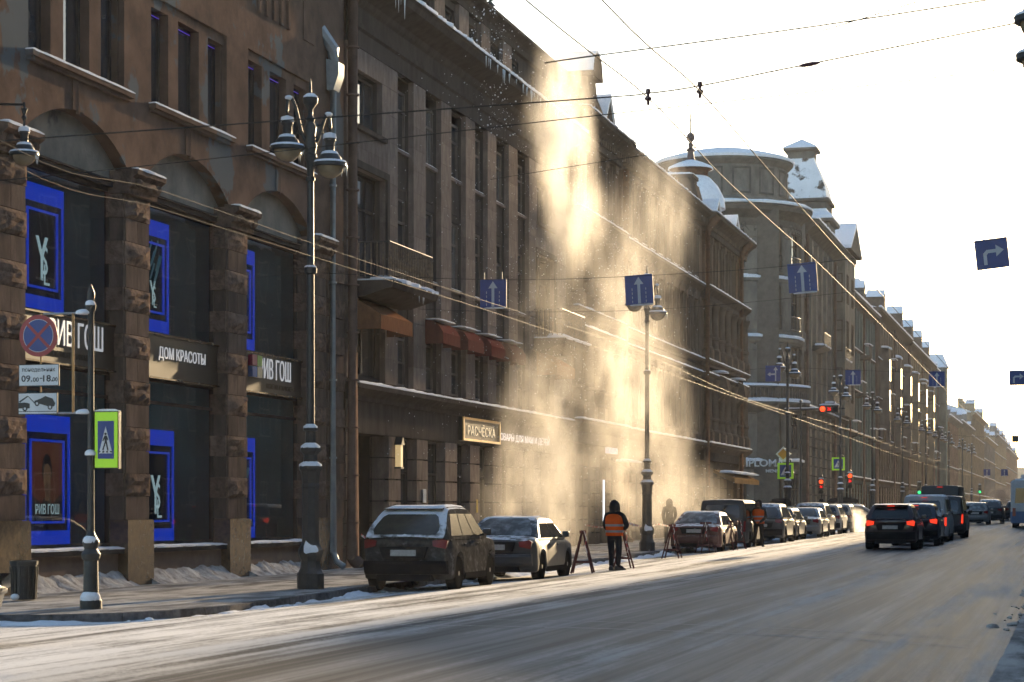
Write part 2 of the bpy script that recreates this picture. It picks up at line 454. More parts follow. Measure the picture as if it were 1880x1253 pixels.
# thin pale cuts across the road
M_MARK = mat('worn_paint', (0.55, 0.54, 0.53), (0.25, 0.245, 0.24), scale=5, rough=0.8)
for y0_, y1_ in ((27.75, 27.80), (26.25, 26.31)):
    mb = MB(); n = 24
    for i in range(n):
        a, b_ = -10.2 + 9 * i / n, -10.2 + 9 * (i + 1) / n
        mb.poly([(a, y0_, rz(a, y0_) + .006), (b_, y0_, rz(b_, y0_) + .006), (b_, y1_, rz(b_, y1_) + .006), (a, y1_, rz(a, y1_) + .006)])
    struct(mb.build('road_marking', M_MARK))
# swept snow along the kerb and at the wall foot
mb = MB(); rs = []
pk = []
for a, b_ in zip(pl[:-1], pl[1:]):
    for k in range(7): pk.append(a.lerp(b_, k / 7))
for i, p in enumerate(pk[:-1]):
    if p.x < -16 or p.y > 126.4: continue
    d = (pk[i + 1] - p).normalized(); s_ = Vector((d.y, -d.x)); z = gz(p.y)
    am = .28 + .9 * hsh(p.x * .6, p.y * .6, 3) + .6 * hsh(p.x * 1.7, p.y * 1.7, 9); am = max(.0, min(1.1, am if p.y < 50 else am + .35))
    j_ = lambda k: 1 + .5 * hsh(p.x * 4 + k * 5, p.y * 4, k)
    W_ = (.03 + .34 * am) * j_(1); H_ = (.001 + .12 * am) * j_(2)
    rs.append([(p.x + s_.x * w, p.y + s_.y * w, z + h) for w, h in ((-.02, -.05), (W_ * 1.3, -.02), (W_ * 1.0, .02 + H_ * .2 * j_(3)), (W_ * .65, .01 + H_ * .6 * j_(4)), (W_ * .3, .01 + H_ * .95 * j_(5)), (-.01, .01 + H_ * .9))])
mb.rings(rs)
rnd = random.Random(5)
for i in range(90):
    y_ = rnd.uniform(28.6, 48); k = min(range(len(pl)), key=lambda j: abs(pl[j].y - y_) + (50 if pl[j].x < -15.5 else 0))
    r_ = 0.02 + 0.06 * rnd.random() ** 3
    mb.ball((pl[k].x + rnd.uniform(0.05, 0.55), y_, 0.02 + r_ * 0.2), r_, 7, 4, 0.6)
tag(mb.build('swept_snow', M_SNOW, smooth=60), 'clumps of white snow swept along the kerb', 'snow')['kind'] = 'stuff'
mb = MB()
for i in range(110):
    y_ = rnd.uniform(30, 62); r_ = 0.02 + 0.10 * rnd.random() ** 3
    mb.ball((-0.85 + rnd.gauss(0, 0.18), y_, 0.02), r_, 6, 4, 0.6)
tag(mb.build('snow_lumps', M_DSNOW, smooth=60), 'dirty snow lumps along the kerb at right', 'snow')['kind'] = 'stuff'

# ================================================================ BUILDING TOOLS
def wall(mb, u0, u1, z0, z1, holes, mp, depth=0.35, m=0, usub=None):
    us = sorted({u0, u1} | {h[0] for h in holes} | {h[1] for h in holes}); zs = sorted({z0, z1} | {h[2] for h in holes} | {h[3] for h in holes})
    us = [u for u in us if u0 <= u <= u1]; zs = [z for z in zs if z0 <= z <= z1]
    if usub:
        nu = [us[0]]
        for u in us[1:]:
            k = max(1, math.ceil((u - nu[-1]) / usub)); a = nu[-1]
            nu += [a + (u - a) * (i + 1) / k for i in range(k)]
        us = nu
    def inh(u, z): return any(h[0] - 1e-6 < u < h[1] + 1e-6 and h[2] - 1e-6 < z < h[3] + 1e-6 for h in holes)
    for a, b_ in zip(us[:-1], us[1:]):
        run = None
        for c, d in zip(zs[:-1], zs[1:]):
            if inh((a + b_) / 2, (c + d) / 2):
                if run: mb.poly([mp(a, run[0], 0), mp(b_, run[0], 0), mp(b_, run[1], 0), mp(a, run[1], 0)], m); run = None
            else: run = (run[0], d) if run else (c, d)
        if run: mb.poly([mp(a, run[0], 0), mp(b_, run[0], 0), mp(b_, run[1], 0), mp(a, run[1], 0)], m)
    for h in holes:
        a, b_, c, d = h[:4]; D = -(h[4] if len(h) > 4 else depth)
        mb.poly([mp(a, c, 0), mp(a, d, 0), mp(a, d, D), mp(a, c, D)], m); mb.poly([mp(b_, c, 0), mp(b_, c, D), mp(b_, d, D), mp(b_, d, 0)], m)
        mb.poly([mp(a, c, 0), mp(a, c, D), mp(b_, c, D), mp(b_, c, 0)], m); mb.poly([mp(a, d, 0), mp(b_, d, 0), mp(b_, d, D), mp(a, d, D)], m)
def fx(X): return lambda u, z, o: (X + o, u, z)
def fy(Y): return lambda u, z, o: (u, Y - o, z)
def winmesh(w, h, style):
    fr = MB(); t = 0.07
    fr.box(-0.06, 0.02, -w / 2, -w / 2 + t, 0, h); fr.box(-0.06, 0.02, w / 2 - t, w / 2, 0, h)
    fr.box(-0.06, 0.02, -w / 2 + t, w / 2 - t, 0, t); fr.box(-0.06, 0.02, -w / 2 + t, w / 2 - t, h - t, h)
    if 'm' in style: fr.box(-0.05, 0.01, -0.035, 0.035, t, h - t)
    if 'd' in style:
        for s_ in (-1, 1): fr.box(-0.05, 0.01, s_ * w / 6 - 0.03, s_ * w / 6 + 0.03, t, h - t)
    if 't' in style: fr.box(-0.05, 0.012, -w / 2 + t, w / 2 - t, h * 0.66, h * 0.66 + 0.07)
    if 'l' in style: fr.box(-0.05, 0.012, -w / 2 + t, w / 2 - t, h * 0.33, h * 0.33 + 0.05)
    pn = MB(); pn.box(-0.05, -0.035, -w / 2 + 0.02, w / 2 - 0.02, 0.02, h - 0.02)
    return fr.mesh('window'), pn.mesh('pane')
def win(parent, loc, w, h, rot=0.0, style='mt', frame=None, pane=None, far=False):
    frame = frame or M_FRAME; pane = pane or M_PANE
    key = ('win', round(w, 2), round(h, 2), style, frame.name, pane.name)
    def mk():
        a, b_ = winmesh(round(w, 2), round(h, 2), style); a.materials.append(frame); b_.materials.append(pane); return a, b_
    a, b_ = cached(key, mk)
    o = link('window', a, None, parent, loc); o.rotation_euler = (0, 0, rot)
    p = bpy.data.objects.new('pane', b_); COL.objects.link(p); p.parent = o
    return o
def blockmesh(w, h, dp, rough, seed):
    # stone block: back at x = 0, face at x = dp, lower left corner at the origin (y, z)
    mb = MB(); n, k = (7, 6) if rough else (1, 1); g = 0.006
    pts = []
    for j in range(k + 1):
        for i in range(n + 1):
            u, v = i / n, j / k
            ed = min(u, 1 - u, v, 1 - v)
            x = dp
            if rough:
                x = dp * 0.5 + (0.065 * min(1, ed * 5) * (0.75 + 0.9 * hsh(u * 2.3 + seed, v * 2.3, seed * 1.7) + 0.9 * hsh(u * 5 + seed * 3, v * 5, 3) + .5 * hsh(u * 11 + seed, v * 11, 5)))
            pts.append((x, g + u * (w - 2 * g), g + v * (h - 2 * g)))
    mb.v = pts
    for j in range(k):
        for i in range(n):
            a = j * (n + 1) + i; mb.f.append((a, a + 1, a + n + 2, a + n + 1)); mb.m.append(0)
    b0 = len(mb.v)
    ring = [(0, i) for i in range(n + 1)] + [(j, n) for j in range(1, k + 1)] + [(k, i) for i in range(n - 1, -1, -1)] + [(j, 0) for j in range(k - 1, 0, -1)]
    for (j, i) in ring:
        p = pts[j * (n + 1) + i]; mb.v.append((-0.02, p[1], p[2]))
    for q in range(len(ring)):
        q2 = (q + 1) % len(ring); a = ring[q][0] * (n + 1) + ring[q][1]; c = ring[q2][0] * (n + 1) + ring[q2][1]
        mb.f.append((b0 + q, b0 + q2, c, a)); mb.m.append(0)
    return mb.mesh('stone_block', (0, 0, 0), None)
def block(parent, m, loc, w, h, dp, rough=False, name='stone_block', rot=0.0):
    sd = random.randrange(14) if rough else 0
    me = cached(('blk', round(w, 2), round(h, 2), round(dp, 2), rough, sd, m.name), lambda: blockmesh(round(w, 2), round(h, 2), round(dp, 2), rough, sd + 0.37))
    o = link(name, me, m, parent, loc); o.rotation_euler = (0, 0, rot)
    return o
def shell(parent, name, m, y0, y1, z0, z1, x=XF, back=-34.0, roof=True):        # side walls and flat roof behind a facade
    mb = MB()
    mb.poly([(x, y0, z0), (x, y0, z1), (back, y0, z1), (back, y0, z0)]); mb.poly([(x, y1, z0), (back, y1, z0), (back, y1, z1), (x, y1, z1)])
    mb.poly([(back, y0, z0), (back, y0, z1), (back, y1, z1), (back, y1, z0)])
    if roof: mb.poly([(x, y0, z1), (x, y1, z1), (back, y1, z1), (back, y0, z1)])
    return mb.build(name, m, parent)
def cornice(mb, y0, y1, z, prof, x=XF, m=0):
    # prof: list of (out, dz); closed against the wall
    pts = [(x - 0.02, z + prof[0][1])] + [(x + o, z + dz) for o, dz in prof] + [(x - 0.02, z + prof[-1][1])]
    mb.prism(pts, 'y', y0, y1, m)
def pipe(parent, m, y, z0, z1, r, x=XF, name='downpipe', foot=True):
    mb = MB(); xx = x + r + 0.06
    pts = [(xx, y, z0 + 0.25), (xx, y, z1)]
    if foot: pts = [(xx + 0.25, y, z0 + 0.05), (xx + 0.04, y, z0 + 0.22)] + pts[:1] + pts[1:]
    mb.tube(pts, r, 10)
    z = z0 + 1.2
    while z < z1 - 0.3:
        mb.lathe(xx, y, [(r + 0.012, z - 0.02), (r + 0.012, z + 0.02)], 10); z += 1.25
    return mb.build(name, m, parent, smooth=50)

# ================================================================ BUILDING 1: brown shop building with rock-faced pillars
M_STUC = mat('brown_stucco', (0.165, 0.112, 0.085), (0.092, 0.066, 0.053), scale=1.3, rough=0.9, bump=0.22, bscale=9, stain=(0.115, 0.125, 0.13), stain_scale=0.5, stain_at=0.57, stain_w=0.025, detail=10)
M_TYMP = mat('beige_plaster', (0.27, 0.245, 0.205), (0.16, 0.148, 0.127), scale=1.1, rough=0.9, bump=0.3, bscale=12, stain=(0.11, 0.105, 0.10), stain_scale=0.9, stain_at=0.64)
M_ROCK = mat('rock_faced_stone', (0.18, 0.132, 0.105), (0.075, 0.057, 0.048), scale=5, rough=0.85, bump=0.8, bscale=16, rand=0.22)
M_ASH = mat('ashlar_stone', (0.125, 0.098, 0.085), (0.075, 0.06, 0.053), scale=4, rough=0.8, bump=0.4, bscale=30, stretch=(1, 1, 0.35), rand=0.18)
M_POLI = mat('polished_brown_granite', (0.135, 0.088, 0.048), (0.07, 0.045, 0.026), scale=9, rough=0.25, spec=0.6, stain=(0.05, 0.036, 0.025), stain_scale=0.8)
M_BASE = mat('beige_base', (0.20, 0.155, 0.13), (0.14, 0.11, 0.095), scale=2, rough=0.8, bump=0.2)
M_SIGNB = mat('dark_sign_band', (0.020, 0.018, 0.016), (0.012, 0.011, 0.010), scale=3, rough=0.3, spec=0.5)
M_LETTER = emit('white_letters', (0.8, 0.82, 0.86), 0.42)
M_ROOM = mat('shop_room', (0.14, 0.28, 0.33), (0.10, 0.20, 0.23), scale=0.8, rough=0.8)
GL1 = shopglass('shop_glass', (0.34, 0.47, 0.52))
B1 = thing('shop_building', 'brown stucco shop building with rock-faced pillars and three arched shop windows', 'building', (XF, 43, 0))
bays = [37.75, 43.15, 48.55]; pil = [35.05, 40.45, 45.85, 51.25]; PW = 0.58
Y0, Y1 = 31.5, 53.25
ZS, ZT = 8.58, 9.36            # arch springing and crown
XW = XF
# upper wall with the triple-window recesses
holes = []
for c in bays: holes.append((c - 2.0, c + 2.1, 10.14, 12.42, 0.12))
holes += [(32.0, 33.1, 10.14, 12.42, 0.22)]
mb = MB()
wall(mb, Y0, Y1, 10.0, 17.5, holes, fx(XW))
# wall with arches, as columns of small strips between the springing and the sill
def arch_z(y, c, hw=2.28): 
    t = (y - c) / hw
    if abs(t) >= 1: return None
    Rr = (hw * hw + (ZT - ZS) ** 2) / (2 * (ZT - ZS)); return ZT - Rr + math.sqrt(Rr * Rr - (y - c) ** 2)
def spans(c): return [c - 2.28 + 4.56 * i / 24 for i in range(25)]
edges = [Y0]
for c in bays:
    mb.poly([(XW, edges[-1], 8.1), (XW, c - 2.28, 8.1), (XW, c - 2.28, 10), (XW, edges[-1], 10)])
    sp = spans(c)
    for a, b_ in zip(sp[:-1], sp[1:]):
        za = arch_z(a, c) or ZS; zb = arch_z(b_, c) or ZS
        mb.poly([(XW, a, za), (XW, b_, zb), (XW, b_, 10), (XW, a, 10)])
        mb.poly([(XW, a, za), (XW - 0.3, a, za), (XW - 0.3, b_, zb), (XW, b_, zb)])
    for s_, yy in ((1, c - 2.28), (-1, c + 2.28)):
        p = [(XW, yy, 8.1), (XW - 0.3, yy, 8.1), (XW - 0.3, yy, ZS), (XW, yy, ZS)]
        mb.poly(p if s_ > 0 else p[::-1])
    edges.append(c + 2.28)
mb.poly([(XW, edges[-1], 8.1), (XW, Y1, 8.1), (XW, Y1, 10), (XW, edges[-1], 10)])
mb.build('wall', M_STUC, B1)
for c in bays:            # plaster tympanum under each arch
    mb = MB(); sp = spans(c)
    for a, b_ in zip(sp[:-1], sp[1:]):
        mb.poly([(XW - 0.28, a, 8.30), (XW - 0.28, b_, 8.30), (XW - 0.28, b_, arch_z(b_, c) or ZS), (XW - 0.28, a, arch_z(a, c) or ZS)])
    mb.build('tympanum', M_TYMP, B1)
    mb = MB(); mb.box(XW - 0.34, XW - 0.20, c - 2.2, c + 2.2, 8.20, 8.30); mb.box(XW - 0.34, XW - 0.16, c - 2.2, c + 2.2, 8.30, 8.34); mb.build('lintel', M_FRAME, B1)
mb = MB(); mb.poly([(XW, Y0, 0), (XW, Y0, 17.5), (-34, Y0, 17.5), (-34, Y0, 0)]); mb.poly([(XW, Y1, 8.1), (-34, Y1, 8.1), (-34, Y1, 17.5), (XW, Y1, 17.5)])
mb.poly([(XW, Y0, 17.5), (XW, Y1, 17.5), (-34, Y1, 17.5), (-34, Y0, 17.5)]); mb.build('side_wall', M_STUC, B1)
mb = MB(); cornice(mb, Y0, Y1, 17.2, [(0.1, 0), (0.3, 0.2), (0.9, 0.35), (0.95, 0.6), (0, 0.7)]); mb.build('cornice', M_STUC, B1)
# triple windows: two stone piers in each recess, LED line over the panes
LED = emit('violet_led', (0.14, 0.05, 1.0), 0.4)
for c in bays + [33.0]:
    lay = [(-1.92, -1.02), (-0.5, 0.62), (1.12, 2.02)] if c in bays else [(-0.9, 0.0)]
    for a, b_ in ([(-1.02, -0.5), (0.62, 1.12)] if c in bays else []):
        mb = MB(); mb.box(XW - 0.4, XW - 0.05, c + a, c + b_, 10.14, 12.2); mb.box(XW - 0.62, XW - 0.04, c + a - 0.0, c + b_ + 0.0, 10.14, 10.55) if False else None
        mb.build('window_pier', M_STUC, B1)
    mb = MB(); mb.box(XW - 0.4, XW - 0.07, c + lay[0][0] - .08, c + lay[-1][1] + .08, 12.2, 12.42); mb.build('window_head', M_STUC, B1)
    for j0 in (c + lay[0][0] - .08, c + lay[-1][1]):
        mb = MB(); mb.box(XW - 0.4, XW - 0.122, j0, j0 + .08, 10.14, 12.2); mb.build('window_jamb', M_STUC, B1)
    for a, b_ in lay:
        o = win(B1, (XW - 0.27, c + (a + b_) / 2, 10.16), b_ - a, 2.04, style='', pane=M_PANEB)
        mb = MB(); mb.box(XW - 0.255, XW - 0.24, c + a + 0.05, c + b_ - 0.05, 12.11, 12.125); mb.build('led_strip', LED, B1)
    mb = MB(); w0, w1 = c + lay[0][0] - 0.2, c + lay[-1][1] + 0.25
    mb.box(XW - 0.3, XW + 0.16, w0, w1, 10.02, 10.12); mb.box(XW - 0.1, XW + 0.10, w0 + .04, w1 - .04, 9.95, 10.02)
    sill = mb.build('window_sill', M_STUC, B1)
    mb = MB(); snow_ridge(mb, (XW + 0.0, w0, 10.125), (XW + 0.0, w1, 10.125), 0.17, 0.055, n=30, seed=c, rag=0.25); mb.build('snow', M_SNOW, sill, smooth=60)
    mb = MB(); mb.box(XW - 0.02, XW + 0.04, c - 0.03, c + 0.03, 9.3, 9.95); mb.box(XW - 0.02, XW + 0.03, c - 0.25, c + 0.25, 9.36, 9.94); mb.build('keystone', M_STUC, B1)
# pillars
for j, c in enumerate(pil):
    z = 1.49; k = 0
    pb = MB(); pb.box(XW - 0.42, XW - 0.05, c - PW + 0.03, c + PW - 0.03, 0, 8.1); pb.build('pillar_core', M_ASH, B1)
    mb = MB(); mb.box(XW - 0.42, XW + 0.10, c - PW - 0.05, c + PW + 0.04, 0.1, 1.47); mb.box(XW - 0.42, XW + 0.085, c - PW - 0.035, c + PW + 0.03, 1.47, 1.487); mb.build('plinth', M_POLI, B1)
    while z < 8.0:
        r = k % 2 == 1
        h = 0.47 if z + 0.47 < 8.05 else 8.08 - z
        if r:
            block(B1, M_ROCK, (XW - 0.06, c - PW - 0.03, z), 2 * PW + 0.06, h, 0.16, True)
        else:
            block(B1, M_ASH, (XW - 0.06, c - PW + 0.02, z), 2 * PW * 0.48, h, 0.08)
            block(B1, M_ASH, (XW - 0.06, c - PW + 0.02 + 2 * PW * 0.48, z), 2 * PW * 0.48, h, 0.08)
        # flank faces toward the camera (rough returns)
        block(B1, M_ROCK if r else M_ASH, (XW - 0.40, c - PW + (0.01 if not r else -0.03), z), 0.40, h, 0.06, False, rot=R(-90))
        z += h; k += 1
    mb = MB(); cornice(mb, c - PW - 0.12, c + PW + 0.12, 8.08, [(0.14, 0), (0.14, 0.1), (0.2, 0.14), (0.22, 0.3), (0.34, 0.38), (0.34, 0.47), (0.05, 0.52)], x=XW)
    mb.box(XW - 0.4, XW, c - PW - 0.12, c + PW + 0.12, 8.08, 8.54); cap = mb.build('capital', M_ROCK, B1)
    mb = MB(); mb.tube([(XW + 0.24, c - 0.35, 8.3), (XW + 0.30, c - 0.1, 8.24), (XW + 0.30, c + 0.15, 8.3), (XW + 0.24, c + 0.4, 8.25)], 0.06, 6); mb.ball((XW + .25, c - .45, 8.3), .09, 8, 6); mb.ball((XW + .25, c + .48, 8.3), .09, 8, 6); mb.build('carving', M_ROCK, cap, smooth=60)
    mb = MB(); snow_ridge(mb, (XW + 0.08, c - PW - 0.1, 8.56), (XW + 0.08, c + PW + 0.1, 8.56), 0.27, 0.07, n=9, seed=c); mb.build('snow', M_SNOW, cap, smooth=60)
mb = MB(); mb.box(XW - 0.5, XW - 0.02, 51.9, Y1, 0, 8.1); mb.build('end_wall', M_ASH, B1)
z = 1.49; k = 0
while z < 7.9:
    block(B1, M_ROCK if k % 2 else M_ASH, (XW - 0.06, 51.95, z), 1.25, 0.47, 0.12 if k % 2 else 0.08, False); z += 0.47; k += 1
# shop fronts
for i, c in enumerate(bays):
    a, b_ = c - 2.13, c + 2.13
    for (z0, z1, tr) in ((5.38, 8.20, None), (0.93, 4.50, 3.93)):
        fr = MB(); X0 = XW - 0.36
        fr.box(X0 - .05, X0 + .05, a, a + .09, z0, z1); fr.box(X0 - .05, X0 + .05, b_ - .09, b_, z0, z1); fr.box(X0 - .05, X0 + .05, a + .09, b_ - .09, z0, z0 + .09); fr.box(X0 - .05, X0 + .05, a + .09, b_ - .09, z1 - .09, z1)
        if tr: fr.box(X0 - .04, X0 + .04, a + .09, b_ - .09, tr, tr + .07)
        o = fr.build('shop_window', M_FRAME, B1)
        zz = [z0 + .09] + ([tr] if tr else []) + [z1 - .09]
        for q, (p0, p1) in enumerate(zip(zz[:-1], zz[1:])):
            g = MB(); g.poly([(X0 - 0.01, a + .09, p0 + (.07 if q else 0)), (X0 - 0.01, b_ - .09, p0 + (.07 if q else 0)), (X0 - 0.01, b_ - .09, p1), (X0 - 0.01, a + .09, p1)]); g.build('pane', GL1, o)
    mb = MB(); mb.box(XW - 0.42, XW - 0.20, a, b_, 4.50, 5.38); band = mb.build('sign_band', M_SIGNB, B1)
    mb = MB(); mb.box(XW - 0.42, XW - 0.16, a, b_, 4.46, 4.498); mb.box(XW - 0.42, XW - 0.16, a, b_, 5.382, 5.42); mb.build('band_trim', M_POLI, band)
    mb = MB(); mb.box(XW - 0.42, XW - 0.12, a, b_, 0.1, 0.80); mb.build('base_panel', M_BASE, B1)
    mb = MB(); mb.box(XW - 0.42, XW + 0.02, a, b_, 0.802, 0.90); s2 = mb.build('shop_sill', M_FRAME, B1)
    mb = MB(); snow_ridge(mb, (XW - 0.30, a, 0.905), (XW - 0.30, b_, 0.905), 0.33, 0.05, n=26, seed=c * 2); mb.build('snow', M_SNOW, s2, smooth=60)
    mb = MB(); rs = []
    for k in range(61):
        yy_ = a - .05 + (b_ - a + .1) * k / 60; e = .30 + .07 * hsh(yy_ * 2.1, 3, c) + .04 * hsh(yy_ * 9, 1, c); ow = .42 + .10 * hsh(yy_ * 1.3, 8, c) + .05 * hsh(yy_ * 7, 2, c)
        rs.append([(XW - .14, yy_, .1), (XW - .12 + ow * 1.15, yy_, .12), (XW - .12 + ow, yy_, .165), (XW - .12 + ow * .55, yy_, .15 + e * .35 + .03 * hsh(yy_ * 6, 4, c)), (XW - .12 + ow * .2, yy_, .15 + e * .8 + .02 * hsh(yy_ * 8, 5, c)), (XW - .14, yy_, .15 + e)])
    mb.rings(rs); mb.build('snow_drift', M_DSNOW, B1, smooth=35)
    # room behind the glass
    mb = MB(); X1 = XW - 3.4
    for (z0, z1) in ((0.6, 4.6), (5.2, 8.3)):
        mb.poly([(X1, a - .3, z0), (X1, b_ + .3, z0), (X1, b_ + .3, z1), (X1, a - .3, z1)])
        mb.poly([(XW - .38, b_ + .02, z0), (XW - .38, b_ + .02, z1), (X1, b_ + .3, z1), (X1, b_ + .3, z0)]); mb.poly([(XW - .38, a - .02, z0), (X1, a - .3, z0), (X1, a - .3, z1), (XW - .38, a - .02, z1)])
        mb.poly([(XW - .38, a - .02, z1), (X1, a - .3, z1), (X1, b_ + .3, z1), (XW - .38, b_ + .02, z1)]); mb.poly([(XW - .38, a - .02, z0), (XW - .38, b_ + .02, z0), (X1, b_ + .3, z0), (X1, a - .3, z0)])
    for q in range(4): mb.box(X1 + .01, X1 + .06, a + q * 1.05, a + q * 1.05 + .5, 1.2, 3.2)
    mb.build('shop_interior', M_ROOM, B1)
    CL = emit('ceiling_lamp', (1, 0.95, 0.88), 26)
    for (zz, xx, yy) in ((8.22, XW - 1.6, c - 1.0), (8.22, XW - 1.8, c + 0.7), (4.42, XW - 1.4, c - 1.4), (4.42, XW - 1.4, c - 0.5), (4.42, XW - 2.2, c + 0.9)):
        mb = MB(); mb.lathe(xx, yy, [(0.10, zz), (0.10, zz + 0.03)], 12); mb.build('ceiling_lamp', CL, B1)
# letters on the bands
lettering('sign_letters', 'РИВ ГОШ', 2.3, 0.50, (XW - 0.19, 36.95, 4.83), FACE_X, M_LETTER, B1, 0.015, 0.0)
lettering('sign_letters', 'ДОМ КРАСОТЫ', 2.5, 0.30, (XW - 0.19, 41.95, 4.86), FACE_X, M_LETTER, B1, 0.015, 0.0)
lettering('sign_letters', 'РИВ ГОШ', 2.1, 0.50, (XW - 0.19, 47.72, 4.83), FACE_X, M_LETTER, B1, 0.015, 0.0)
M_FLET = mat('faded_letters', (0.10, 0.09, 0.075), rough=0.6)
lettering('small_letters', 'КОСМЕТИКА И ПАРФЮМЕРИЯ', 2.0, 0.13, (XW - 0.197, 36.9, 4.60), FACE_X, M_FLET, B1, 0.006)
lettering('small_letters', 'КОСМЕТИКА И ПАРФЮМЕРИЯ', 1.9, 0.13, (XW - 0.197, 48.2, 4.60), FACE_X, M_FLET, B1, 0.006)
for (y_, z_, cc) in ((47.05, 5.09, (0.24, 0.02, 0.06)), (47.38, 5.09, (0.22, 0.36, 0.05)), (47.05, 4.82, (0.03, 0.10, 0.30)), (47.38, 4.82, (0.6, 0.5, 0.3))):
    mb = MB(); mb.box(XW - .2, XW - .09, y_, y_ + .30, z_, z_ + .25); mb.build('logo_square', mat('logo_%d' % int(y_ * z_ * 10), cc, rough=.5), B1)
# relief, drain and downpipe at the right end
mb = MB()
for k in range(5): mb.box(XF - 0.02, XF + 0.07, 47.1 + k * 0.48, 47.24 + k * 0.48, 13.4, 14.9)
mb.box(XF - .02, XF + .05, 47.0, 49.3, 14.2, 14.3); mb.box(XF - .02, XF + .03, 50.2, 51.0, 13.4, 14.4); mb.build('relief', M_STUC, B1)
mb = MB(); yy = 52.05; xx = XF + 0.14
mb.tube([(XF - 0.1, yy - .35, 14.0), (XF + 0.18, yy - .1, 13.5), (xx, yy, 13.1)], 0.16, 8); mb.prism([(XF + .02, 13.25), (XF + .36, 13.15), (XF + .36, 12.85), (XF + .22, 12.45), (XF + .04, 12.45)], 'y', yy - .22, yy + .22)
mb.tube([(xx, yy, 12.6), (xx, yy, 0.6), (xx + .1, yy, 0.35), (xx + .3, yy, 0.22)], 0.085, 10)
for z_ in (3, 5, 7.5, 10): mb.lathe(xx, yy, [(.1, z_), (.1, z_ + .05)], 10)
mb.build('downpipe', mat('grey_zinc', (0.30, 0.34, 0.36), (0.2, 0.23, 0.25), rough=0.5, metal=0.3), B1, smooth=40)
